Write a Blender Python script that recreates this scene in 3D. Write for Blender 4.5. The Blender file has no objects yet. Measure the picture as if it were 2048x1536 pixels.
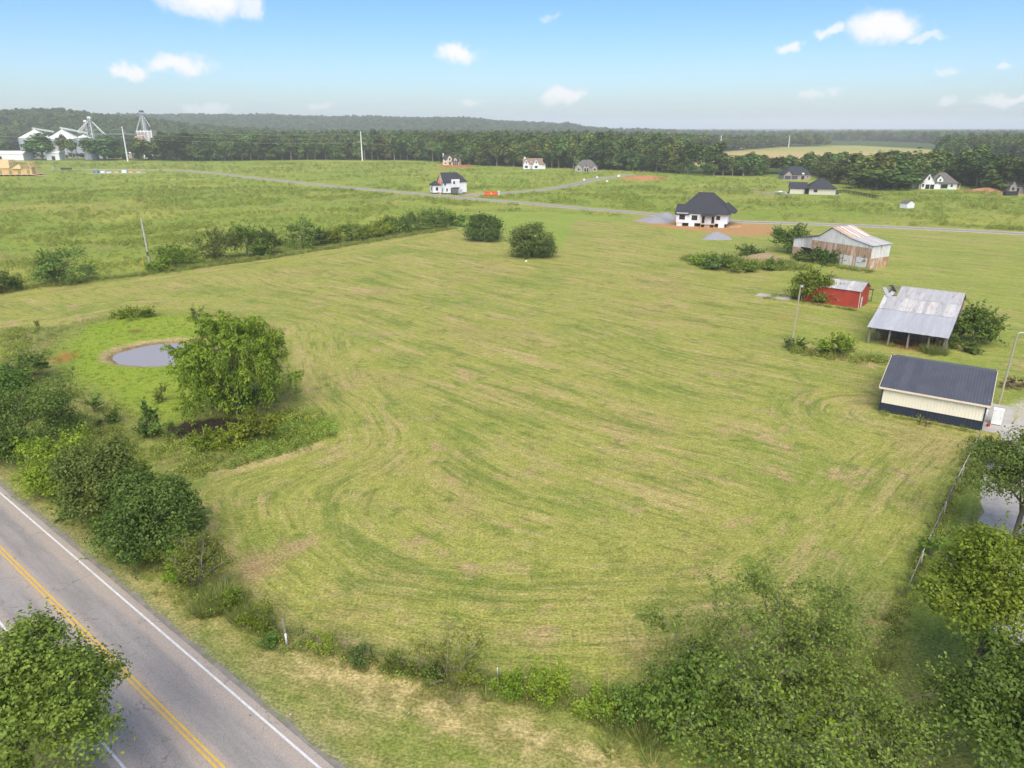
import bpy, math, random
import numpy as np
from mathutils import Vector, Matrix

S = bpy.context.scene
COL = S.collection
random.seed(11)

# ------------------------------------------------------------------ camera
CAM_H, FOC, YHOR = 32.0, 1420.0, 255.0          # drone height (m), focal length and horizon row of the 2048 px photograph
PITCH = math.atan((768 - YHOR) / FOC)
cam_d = bpy.data.cameras.new('camera')
cam = bpy.data.objects.new('camera', cam_d)
COL.objects.link(cam)
cam.location = (0, 0, CAM_H)
cam.rotation_euler = (math.pi / 2 - PITCH, 0, 0)
cam_d.sensor_fit = 'HORIZONTAL'
cam_d.sensor_width = 36.0
cam_d.lens = 36.0 * FOC / 2048
cam_d.clip_start, cam_d.clip_end = 0.5, 60000
S.camera = cam

# ------------------------------------------------------------------ light
SUN_EL, SUN_AZ = math.radians(52), math.radians(182)    # azimuth from +Y (view direction) clockwise
sun_dir = Vector((math.sin(SUN_AZ) * math.cos(SUN_EL), math.cos(SUN_AZ) * math.cos(SUN_EL), math.sin(SUN_EL)))
sl = bpy.data.lights.new('sun', 'SUN')
sl.energy, sl.angle, sl.color = 2.4, math.radians(66), (1.0, 0.92, 0.78)
so = bpy.data.objects.new('sun', sl)
COL.objects.link(so)
so.rotation_euler = sun_dir.to_track_quat('Z', 'Y').to_euler()
so.location = (0, 0, 200)

S.view_settings.view_transform = 'Standard'
S.view_settings.look = 'None'
S.view_settings.exposure = 1.3
S.view_settings.gamma = 1.0
S.view_settings.use_curve_mapping = False

def px_dir(x, y):
    """direction of a photograph pixel, world space"""
    u, v = (x - 1024) / FOC, (768 - y) / FOC
    return Vector((u, math.cos(PITCH) + v * math.sin(PITCH), -math.sin(PITCH) + v * math.cos(PITCH))).normalized()

def build_world():
    w = bpy.data.worlds.new('World')
    S.world = w
    w.use_nodes = True
    nt = w.node_tree
    nt.nodes.clear()
    N, L = nt.nodes.new, nt.links.new
    out, bg = N('ShaderNodeOutputWorld'), N('ShaderNodeBackground')
    sky = N('ShaderNodeTexSky')
    sky.sky_type = 'NISHITA'
    sky.sun_disc = False
    sky.sun_elevation, sky.sun_rotation = SUN_EL, SUN_AZ
    sky.altitude = 200
    sky.air_density, sky.dust_density, sky.ozone_density = 1.0, 1.2, 1.6
    hsv = N('ShaderNodeHueSaturation')
    hsv.inputs['Saturation'].default_value = SKY_SAT
    hsv.inputs['Value'].default_value = 1.0
    L(sky.outputs[0], hsv.inputs['Color'])
    tint = N('ShaderNodeMix'); tint.data_type = 'RGBA'; tint.blend_type = 'MULTIPLY'; tint.inputs['Factor'].default_value = 1.0
    tint.inputs['B'].default_value = (0.79, 0.915, 1.13, 1)
    L(hsv.outputs[0], tint.inputs['A'])
    geo = N('ShaderNodeTexCoord')
    sep = N('ShaderNodeSeparateXYZ')
    L(geo.outputs['Generated'], sep.inputs[0])
    def M(op, a, b=None, clamp=False):
        m = N('ShaderNodeMath'); m.operation = op; m.use_clamp = clamp
        for i, q in enumerate((a, b)):
            if q is None: continue
            if isinstance(q, (int, float)): m.inputs[i].default_value = q
            else: L(q, m.inputs[i])
        return m.outputs[0]
    az = M('ARCTAN2', sep.outputs[0], sep.outputs[1])
    el = M('ARCSINE', sep.outputs[2])
    noi = N('ShaderNodeTexNoise')
    noi.inputs['Scale'].default_value = 34
    noi.inputs['Detail'].default_value = 5
    noi.inputs['Roughness'].default_value = 0.58
    L(geo.outputs['Generated'], noi.inputs['Vector'])
    ns = N('ShaderNodeSeparateColor')
    L(noi.outputs['Color'], ns.inputs[0])
    azw = M('ADD', az, M('MULTIPLY', M('SUBTRACT', ns.outputs[0], 0.5), 0.075))
    elw = M('ADD', el, M('MULTIPLY', M('SUBTRACT', ns.outputs[1], 0.5), 0.034))
    # small fair weather clouds: (px, py, half width px, half height px, density)
    blobs = [(415, -4, 80, 34, 1), (505, 12, 34, 20, .8), (270, 138, 30, 17, 1), (362, 130, 50, 20, 1), (918, 106, 44, 21, 1),
             (1122, 192, 40, 18, .95), (1768, 52, 62, 26, 1), (1662, 62, 30, 11, .8), (1580, 90, 24, 12, .85), (1852, 72, 30, 8, .6),
             (2010, 199, 50, 9, .8), (640, 208, 26, 9, .55), (420, 219, 36, 8, .5), (940, 206, 24, 9, .6), (1628, 192, 20, 7, .55),
             (1673, 185, 16, 7, .5), (1888, 204, 20, 6, .6), (1893, 142, 26, 8, .5), (2010, 132, 16, 7, .7), (1095, 32, 26, 6, .35)]
    spots = []
    for x, y, wpx, hpx, dn in blobs:
        d = px_dir(x, y)
        spots.append((math.atan2(d.x, d.y), math.asin(d.z), wpx / FOC * 1.05, hpx / FOC * 1.05, dn))
    r = random.Random(5)
    for k in range(12):                              # the same kind of cloud goes on round the rest of the sky
        a = r.uniform(0.75, 2 * math.pi - 0.75)
        e = r.choice((r.uniform(0.05, 0.35), r.uniform(0.1, 1.0)))
        a = (a + math.pi) % (2 * math.pi) - math.pi
        s_ = r.uniform(0.02, 0.06)
        spots.append((a, e, s_ / max(0.35, math.cos(e)), s_ * 0.42, r.uniform(.6, 1)))
    cv = N('ShaderNodeCombineXYZ'); L(azw, cv.inputs[0]); L(elw, cv.inputs[1])
    acc = None
    for a, e, wa, we, dn in spots:
        md = N('ShaderNodeVectorMath'); md.operation = 'MULTIPLY_ADD'
        L(cv.outputs[0], md.inputs[0]); md.inputs[1].default_value = (1 / wa, 1 / we, 0); md.inputs[2].default_value = (-a / wa, -e / we, 0)
        ln = N('ShaderNodeVectorMath'); ln.operation = 'LENGTH'; L(md.outputs[0], ln.inputs[0])
        mr = N('ShaderNodeMapRange'); mr.interpolation_type = 'SMOOTHSTEP'
        mr.inputs['From Min'].default_value = 1.1
        mr.inputs['From Max'].default_value = 0.34
        mr.inputs['To Min'].default_value = 0.0
        mr.inputs['To Max'].default_value = dn
        L(ln.outputs['Value'], mr.inputs['Value'])
        acc = mr.outputs[0] if acc is None else M('MAXIMUM', acc, mr.outputs[0])
    mix = N('ShaderNodeMix'); mix.data_type = 'RGBA'
    L(M('MULTIPLY', acc, 0.95), mix.inputs['Factor'])
    L(tint.outputs['Result'], mix.inputs['A'])
    mix.inputs['B'].default_value = (CLOUD, CLOUD * 0.985, CLOUD * 0.985, 1)
    L(mix.outputs['Result'], bg.inputs['Color'])
    bg.inputs['Strength'].default_value = SKY_STR
    L(bg.outputs[0], out.inputs['Surface'])
    w.cycles.sampling_method = 'MANUAL'
    w.cycles.sample_map_resolution = 256

SKY_STR, SKY_SAT, CLOUD = 0.064, 1.36, 6.7
build_world()
S.cycles.use_denoising = True
S.cycles.max_bounces = 6
S.cycles.diffuse_bounces = 3
S.cycles.glossy_bounces = 2
S.cycles.transmission_bounces = 3
S.cycles.transparent_max_bounces = 6
S.cycles.volume_bounces = 1
S.cycles.use_adaptive_sampling = True
S.cycles.adaptive_threshold = 0.02

# ------------------------------------------------------------------ helpers
def link(name, data, parent=None):
    o = bpy.data.objects.new(name, data)
    COL.objects.link(o)
    if parent is not None:
        o.parent = parent
    return o

def tag(o, label=None, cat=None, group=None, kind=None):
    if label: o['label'] = label
    if cat: o['category'] = cat
    if group: o['group'] = group
    if kind: o['kind'] = kind
    return o

def thing(name, label, cat, loc=(0, 0, 0), rotz=0.0, group=None):
    o = link(name, None)
    o.location = loc
    o.rotation_euler = (0, 0, rotz)
    o.empty_display_size = 0.5
    return tag(o, label, cat, group)

def site(x, y, z=0.0):
    """ground point under a photograph pixel (level ground)"""
    u, v = (x - 1024) / FOC, (768 - y) / FOC
    dy, dz = math.cos(PITCH) + v * math.sin(PITCH), -math.sin(PITCH) + v * math.cos(PITCH)
    t = -(CAM_H - z) / dz
    return Vector((u * t, dy * t, 0))

def sites(pts):
    return [tuple(site(*p)[:2]) for p in pts]

class MB:
    """collects faces; build() links them as one mesh object"""
    def __init__(s):
        s.v, s.f = [], []
    def face(s, pts):
        b = len(s.v); s.v += [tuple(p) for p in pts]; s.f.append(tuple(range(b, b + len(pts)))); return s
    def hexa(s, p):            # 8 points: bottom ring ccw, top ring ccw
        b = len(s.v); s.v += [tuple(q) for q in p]
        for q in ((3, 2, 1, 0), (4, 5, 6, 7), (0, 1, 5, 4), (1, 2, 6, 5), (2, 3, 7, 6), (3, 0, 4, 7)):
            s.f.append(tuple(b + i for i in q))
        return s
    def box(s, x0, x1, y0, y1, z0, z1):
        return s.hexa([(x0, y0, z0), (x1, y0, z0), (x1, y1, z0), (x0, y1, z0), (x0, y0, z1), (x1, y0, z1), (x1, y1, z1), (x0, y1, z1)])
    def bar(s, a, b, w, h=None):
        a, b = Vector(a), Vector(b); h = w if h is None else h
        d = (b - a).normalized()
        up = Vector((0, 0, 1)) if abs(d.z) < 0.95 else Vector((0, 1, 0))
        r = d.cross(up).normalized(); u = r.cross(d)
        o = [(-w / 2, -h / 2), (w / 2, -h / 2), (w / 2, h / 2), (-w / 2, h / 2)]
        pa = [a + r * i + u * j for i, j in o]; pb = [b + r * i + u * j for i, j in o]
        bi = len(s.v); s.v += [tuple(q) for q in pa + pb]
        for q in ((0, 1, 2, 3), (7, 6, 5, 4), (1, 0, 4, 5), (2, 1, 5, 6), (3, 2, 6, 7), (0, 3, 7, 4)):
            s.f.append(tuple(bi + i for i in q))
        return s
    def tube(s, pts, rad, n=6, cap=True):
        pts = [Vector(p) for p in pts]
        if not hasattr(rad, '__len__'): rad = [rad] * len(pts)
        b = len(s.v)
        for i, p in enumerate(pts):
            d = (pts[min(i + 1, len(pts) - 1)] - pts[max(i - 1, 0)]).normalized()
            up = Vector((0, 0, 1)) if abs(d.z) < 0.9 else Vector((1, 0, 0))
            r = d.cross(up).normalized(); u = r.cross(d)
            for k in range(n):
                a = 2 * math.pi * k / n
                s.v.append(tuple(p + (r * math.cos(a) + u * math.sin(a)) * rad[i]))
        for i in range(len(pts) - 1):
            for k in range(n):
                k2 = (k + 1) % n
                s.f.append((b + i * n + k, b + (i + 1) * n + k, b + (i + 1) * n + k2, b + i * n + k2))
        if cap:
            s.f.append(tuple(b + k for k in range(n)))
            s.f.append(tuple(b + (len(pts) - 1) * n + k for k in reversed(range(n))))
        return s
    def prism(s, poly, z0, z1):          # poly ccw in xy
        n = len(poly); b = len(s.v)
        s.v += [(x, y, z0) for x, y in poly] + [(x, y, z1) for x, y in poly]
        s.f.append(tuple(b + i for i in reversed(range(n)))); s.f.append(tuple(b + n + i for i in range(n)))
        for i in range(n):
            j = (i + 1) % n
            s.f.append((b + i, b + j, b + n + j, b + n + i))
        return s
    def slab(s, pts, t):                 # planar polygon given thickness t along its normal (downwards)
        P = [Vector(p) for p in pts]
        nrm = (P[1] - P[0]).cross(P[2] - P[0]).normalized()
        Q = [p - nrm * t for p in P]
        n = len(P); b = len(s.v)
        s.v += [tuple(p) for p in P] + [tuple(q) for q in Q]
        s.f.append(tuple(b + i for i in range(n))); s.f.append(tuple(b + n + i for i in reversed(range(n))))
        for i in range(n):
            j = (i + 1) % n
            s.f.append((b + i, b + n + i, b + n + j, b + j))
        return s
    def data(s, name, mat=None, smooth=False):
        me = bpy.data.meshes.new(name)
        me.from_pydata(s.v, [], s.f)
        if smooth: me.shade_smooth()
        if mat is not None: me.materials.append(mat)
        me.update()
        return me
    def build(s, name, mat=None, parent=None, smooth=False):
        return link(name, s.data(name, mat, smooth), parent)

def quads_mesh(name, V, mat, ts=0.9):
    """V: (n,4,3) array of quads -> mesh, quick"""
    n = len(V)
    me = bpy.data.meshes.new(name)
    me.vertices.add(n * 4); me.loops.add(n * 4); me.polygons.add(n)
    me.vertices.foreach_set('co', np.ascontiguousarray(V, dtype=np.float32).ravel())
    me.loops.foreach_set('vertex_index', np.arange(n * 4, dtype=np.int32))
    me.polygons.foreach_set('loop_start', np.arange(0, n * 4, 4, dtype=np.int32))
    me.update(calc_edges=True)
    c = V.mean(1)                              # sprays of younger and older growth
    tn = fbm((c[:, 0] + c[:, 2] * .7) / ts + 50, (c[:, 1] - c[:, 2] * .6) / ts + 50, 2)
    a = me.attributes.new('tone', 'FLOAT', 'FACE'); a.data.foreach_set('value', np.clip((tn - .28) / .44, 0, 1).astype(np.float32))
    if mat is not None: me.materials.append(mat)
    return me

# ------------------------------------------------------------------ 2D noise in numpy (for shaping and zoning the ground)
_lat = np.random.default_rng(3).random((256, 256)).astype(np.float32)
def vnoise(x, y):
    xi, yi = np.floor(x).astype(int), np.floor(y).astype(int)
    fx, fy = x - xi, y - yi
    fx, fy = fx * fx * (3 - 2 * fx), fy * fy * (3 - 2 * fy)
    g = lambda i, j: _lat[i % 256, j % 256]
    a, b, c, d = g(xi, yi), g(xi + 1, yi), g(xi, yi + 1), g(xi + 1, yi + 1)
    return (a * (1 - fx) + b * fx) * (1 - fy) + (c * (1 - fx) + d * fx) * fy
def fbm(x, y, o=4):
    s, a, t = 0, 0.5, 0
    for k in range(o):
        s = s + a * vnoise(x * 2 ** k + 17.3 * k, y * 2 ** k + 9.1 * k); t += a; a *= 0.5
    return s / t
def sstep(a, b, x):
    t = np.clip((x - a) / (b - a), 0, 1)
    return t * t * (3 - 2 * t)
def seg_dist(x, y, pts, closed=False):
    d = np.full(x.shape, 1e9)
    n = len(pts)
    for i in range(n if closed else n - 1):
        (ax, ay), (bx, by) = pts[i], pts[(i + 1) % n]
        ex, ey = bx - ax, by - ay
        t = np.clip(((x - ax) * ex + (y - ay) * ey) / (ex * ex + ey * ey + 1e-9), 0, 1)
        d = np.minimum(d, np.hypot(x - ax - t * ex, y - ay - t * ey))
    return d
def poly_sd(x, y, pts):                   # > 0 inside
    ins = np.zeros(x.shape, bool)
    n = len(pts)
    for i in range(n):
        (ax, ay), (bx, by) = pts[i], pts[(i + 1) % n]
        c = ((ay > y) != (by > y))
        xx = (bx - ax) * (y - ay) / (by - ay + 1e-12) + ax
        ins ^= c & (x < xx)
    d = seg_dist(x, y, pts, True)
    return np.where(ins, d, -d)

# ------------------------------------------------------------------ materials
def nodes_of(m):
    m.use_nodes = True
    nt = m.node_tree
    return nt, nt.nodes['Principled BSDF']

def pmat(name, c1, c2=None, scale=1.0, rough=0.8, metal=0.0, bump=0.0, bscale=None, stretch=(1, 1, 1), lo=0.35, hi=0.65, detail=5, spec=0.3, coord='Object', c3=None, c3scale=None, c3lo=0.55, c3hi=0.7, c3stretch=(1, 1, 1), vary=0.0):
    """plain procedural surface: two noise-mixed tones, optional third (rust, dirt) and fine relief"""
    m = bpy.data.materials.new(name)
    nt, b = nodes_of(m)
    N, L = nt.nodes.new, nt.links.new
    b.inputs['Roughness'].default_value = rough
    b.inputs['Metallic'].default_value = metal
    b.inputs['Specular IOR Level'].default_value = spec
    tc = N('ShaderNodeTexCoord')
    def noise_fac(sc, st, lo, hi, det=detail):
        mp = N('ShaderNodeMapping'); mp.inputs['Scale'].default_value = st
        L(tc.outputs[coord], mp.inputs[0])
        n = N('ShaderNodeTexNoise'); n.inputs['Scale'].default_value = sc; n.inputs['Detail'].default_value = det
        n.inputs['Roughness'].default_value = 0.6
        oi = N('ShaderNodeObjectInfo')
        ad = N('ShaderNodeVectorMath'); ad.operation = 'ADD'
        mu = N('ShaderNodeMath'); mu.operation = 'MULTIPLY'; mu.inputs[1].default_value = 37.0
        L(oi.outputs['Random'], mu.inputs[0]); L(mp.outputs[0], ad.inputs[0]); L(mu.outputs[0], ad.inputs[1])
        L(ad.outputs[0], n.inputs['Vector'])
        r = N('ShaderNodeMapRange'); r.inputs['From Min'].default_value = lo; r.inputs['From Max'].default_value = hi
        L(n.outputs[0], r.inputs['Value'])
        return r.outputs[0]
    c2 = c2 or tuple(q * 0.85 for q in c1)
    mx = N('ShaderNodeMix'); mx.data_type = 'RGBA'
    mx.inputs['A'].default_value = (*c1, 1); mx.inputs['B'].default_value = (*c2, 1)
    L(noise_fac(scale, stretch, lo, hi), mx.inputs['Factor'])
    col = mx.outputs['Result']
    if c3:
        m3 = N('ShaderNodeMix'); m3.data_type = 'RGBA'
        L(col, m3.inputs['A']); m3.inputs['B'].default_value = (*c3, 1)
        L(noise_fac(c3scale or scale, c3stretch, c3lo, c3hi), m3.inputs['Factor'])
        col = m3.outputs['Result']
    if vary:
        oi = N('ShaderNodeObjectInfo'); hs = N('ShaderNodeHueSaturation')
        mr = N('ShaderNodeMapRange'); mr.inputs['To Min'].default_value = 1 - vary; mr.inputs['To Max'].default_value = 1 + vary
        L(oi.outputs['Random'], mr.inputs['Value']); L(mr.outputs[0], hs.inputs['Value']); L(col, hs.inputs['Color'])
        col = hs.outputs[0]
    L(col, b.inputs['Base Color'])
    if bump:
        n = N('ShaderNodeTexNoise'); n.inputs['Scale'].default_value = bscale or scale * 6; n.inputs['Detail'].default_value = 3
        L(tc.outputs[coord], n.inputs['Vector'])
        bp = N('ShaderNodeBump'); bp.inputs['Strength'].default_value = bump; bp.inputs['Distance'].default_value = 0.05
        L(n.outputs[0], bp.inputs['Height']); L(bp.outputs[0], b.inputs['Normal'])
    return m

def leaf_mat(name, c, c2, hv=0.02, vv=0.3, trans=0.3, rough=0.55):
    """leaves: each leaf its own tone, some light passing through"""
    m = bpy.data.materials.new(name)
    nt, b = nodes_of(m)
    N, L = nt.nodes.new, nt.links.new
    g = N('ShaderNodeNewGeometry'); oi = N('ShaderNodeObjectInfo')
    mx = N('ShaderNodeMix'); mx.data_type = 'RGBA'
    mx.inputs['A'].default_value = (*c, 1); mx.inputs['B'].default_value = (*c2, 1)
    pw = N('ShaderNodeMath'); pw.operation = 'POWER'; pw.inputs[1].default_value = 1.6
    at = N('ShaderNodeAttribute'); at.attribute_name = 'tone'
    ma = N('ShaderNodeMath'); ma.operation = 'MULTIPLY_ADD'; ma.inputs[1].default_value = .75; ma.use_clamp = True
    L(at.outputs['Fac'], ma.inputs[0]); mh = N('ShaderNodeMath'); mh.operation = 'MULTIPLY'; mh.inputs[1].default_value = .6
    L(g.outputs['Random Per Island'], pw.inputs[0]); L(pw.outputs[0], mh.inputs[0]); L(mh.outputs[0], ma.inputs[2]); L(ma.outputs[0], mx.inputs['Factor'])
    hs = N('ShaderNodeHueSaturation')
    h = N('ShaderNodeMapRange'); h.inputs['To Min'].default_value = 0.5 - hv; h.inputs['To Max'].default_value = 0.5 + hv
    v = N('ShaderNodeMapRange'); v.inputs['To Min'].default_value = 1 - vv; v.inputs['To Max'].default_value = 1 + vv
    fr = N('ShaderNodeMath'); fr.operation = 'FRACT'
    mu = N('ShaderNodeMath'); mu.operation = 'MULTIPLY'; mu.inputs[1].default_value = 7.31
    L(oi.outputs['Random'], h.inputs['Value']); L(oi.outputs['Random'], mu.inputs[0]); L(mu.outputs[0], fr.inputs[0]); L(fr.outputs[0], v.inputs['Value'])
    L(mx.outputs['Result'], hs.inputs['Color']); L(h.outputs[0], hs.inputs['Hue']); L(v.outputs[0], hs.inputs['Value'])
    df, tr, ms = N('ShaderNodeBsdfDiffuse'), N('ShaderNodeBsdfTranslucent'), N('ShaderNodeMixShader')
    L(hs.outputs[0], df.inputs['Color']); L(hs.outputs[0], tr.inputs['Color'])
    ms.inputs[0].default_value = trans
    L(df.outputs[0], ms.inputs[1]); L(tr.outputs[0], ms.inputs[2])
    gl = N('ShaderNodeBsdfGlossy'); gl.inputs['Roughness'].default_value = rough; gl.inputs['Color'].default_value = (1, 1, 1, 1)
    m2 = N('ShaderNodeMixShader'); m2.inputs[0].default_value = 0.012
    L(ms.outputs[0], m2.inputs[1]); L(gl.outputs[0], m2.inputs[2])
    L(m2.outputs[0], nt.nodes['Material Output'].inputs['Surface'])
    nt.nodes.remove(b)
    return m
# ------------------------------------------------------------------ the lie of the land (photograph pixels surveyed onto level ground)
MOWN = sites([(-260, 606), (0, 582), (100, 567), (300, 546), (420, 529), (560, 511), (760, 478), (905, 456), (945, 482), (1010, 492), (1060, 512), (1130, 500),
              (1150, 440), (1300, 446), (1400, 492), (1420, 540), (1560, 548), (1592, 612), (1575, 700), (1690, 712), (1765, 720), (1757, 832), (1950, 876), (1840, 1130), (1745, 1330),
              (1300, 1398), (920, 1360), (570, 1285), (450, 1165), (368, 985), (430, 952), (560, 908), (640, 884), (622, 832), (585, 790),
              (572, 700), (548, 655), (450, 630), (250, 624), (130, 652), (0, 668), (-260, 690)])
LAWN = sites([(905, 456), (925, 424), (1100, 424), (1300, 441), (1560, 452), (2150, 478), (2300, 560), (2300, 900), (1960, 876), (1740, 830), (1575, 705), (1592, 612), (1400, 560), (1100, 515), (945, 490)])
POND_C, POND_R = (-52.8, 103.4), (8.2, 6.7)
_m = site(432, 856); MUD_C, MUD_R = (_m.x, _m.y), (5.8, 3.6)
_m = site(570, 866); REED_C, REED_R = (_m.x, _m.y), (6.2, 6.4)
LUSH = sites([(110, 700), (150, 655), (260, 628), (380, 632), (450, 640), (470, 700), (420, 800), (380, 850), (300, 840), (230, 800), (150, 770)])
BANK = sites([(0, 660), (110, 655), (250, 622), (450, 628), (560, 655), (590, 790), (640, 884), (560, 912), (400, 960), (300, 930), (180, 860), (0, 740)])
ROAD_A, ROAD_DIR = Vector((-10.2, 28.5, 0)), Vector((-0.7785, 0.6276, 0)).normalized()
ROAD_N = Vector((ROAD_DIR.y, -ROAD_DIR.x, 0))            # points to the field side (right of the white line)
MAINST = [(2500, 494), (2048, 468), (1850, 458), (1700, 451), (1500, 444.5), (1400, 439), (1290, 428), (1150, 416), (1030, 405), (930, 397), (830, 387), (700, 376), (600, 366), (500, 355), (430, 347), (360, 341), (250, 339.5), (100, 339)]
SIDEST = [(905, 394), (960, 389.5), (1040, 384), (1100, 378), (1150, 369), (1195, 358), (1240, 352), (1262, 349)]
DRIVE = [(1420, 380), (1490, 382), (1580, 389)]
TREELINE = [(-420, 312), (-100, 317), (200, 319), (400, 322), (640, 320), (850, 321), (950, 331), (1020, 333), (1250, 341), (1400, 351), (1500, 353), (1550, 350), (1640, 351), (1690, 368), (1760, 379), (1835, 375), (1900, 368), (1960, 374), (2048, 386), (2250, 400), (2700, 420)]
FOREST = sites(TREELINE) + [(2500, 300), (9000, 1500), (9000, 13000), (-9000, 13000), (-9000, 900)]
TANFIELD = sites([(1366, 334), (1384, 313), (1450, 303), (1560, 294.5), (1680, 291), (1790, 294), (1900, 300), (1850, 332), (1560, 330)])
YARD = [(-900, 735), (-415, 735), (-395, 820), (-430, 1075), (-700, 1090), (-900, 1000)]
RIDGE1 = ([-1700, -1350, -1080, -860, -700, -560, -420], [48, 47, 45, 33, 17, 5, 0])
RIDGE2 = ([-2700, -2100, -1200, -600, -90, 240, 450, 750], [60, 58, 54, 48, 38, 24, 8, 0])

def hgt(x, y):
    x, y = np.asarray(x, float), np.asarray(y, float)
    w = (fbm(x / 260 + 5, y / 260 + 3, 2) - 0.5) * 10
    z = np.interp(x, *RIDGE1) * sstep(1050, 1560, y) * (1 - 0.75 * sstep(1700, 2300, y))
    z = np.maximum(z, np.interp(x, *RIDGE2) * sstep(2200, 3000, y))
    z = z + np.where(z > 1, w * 2.2, 0) * sstep(1, 14, z)
    q = np.hypot((x - POND_C[0]) / POND_R[0], (y - POND_C[1]) / POND_R[1]) + (fbm(x / 2.2, y / 2.2, 3) - .5) * .16
    z = z - 1.1 * (1 - sstep(0.55, 1.22, q))
    q = np.hypot((x - MUD_C[0]) / MUD_R[0], (y - MUD_C[1]) / MUD_R[1])
    z = z - 0.5 * (1 - sstep(0.5, 1.1, q))
    return z
def hz(x, y):
    return float(hgt(np.array([x]), np.array([y]))[0])

def spread(lo, hi, step, g, far_lo, far_hi, g2=1.1, turn=320):
    a = list(np.arange(lo, hi + 1e-6, step))
    s = step
    while a[-1] < far_hi:
        s *= g if a[-1] < turn else g2
        a.append(a[-1] + s)
    s = step
    while a[0] > far_lo:
        s *= g if a[0] > -turn else g2
        a.insert(0, a[0] - s)
    return np.array(a)

def catmull(P, n=8):
    P = [Vector((p[0], p[1], 0)) for p in P]
    Q = [P[0] * 2 - P[1]] + P + [P[-1] * 2 - P[-2]]
    out = []
    for i in range(1, len(Q) - 2):
        a, b, c, d = Q[i - 1:i + 3]
        for k in range(n):
            t = k / n
            out.append(0.5 * ((2 * b) + (c - a) * t + (2 * a - 5 * b + 4 * c - d) * t * t + (3 * b - a - 3 * c + d) * t ** 3))
    out.append(P[-1])
    return out

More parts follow.
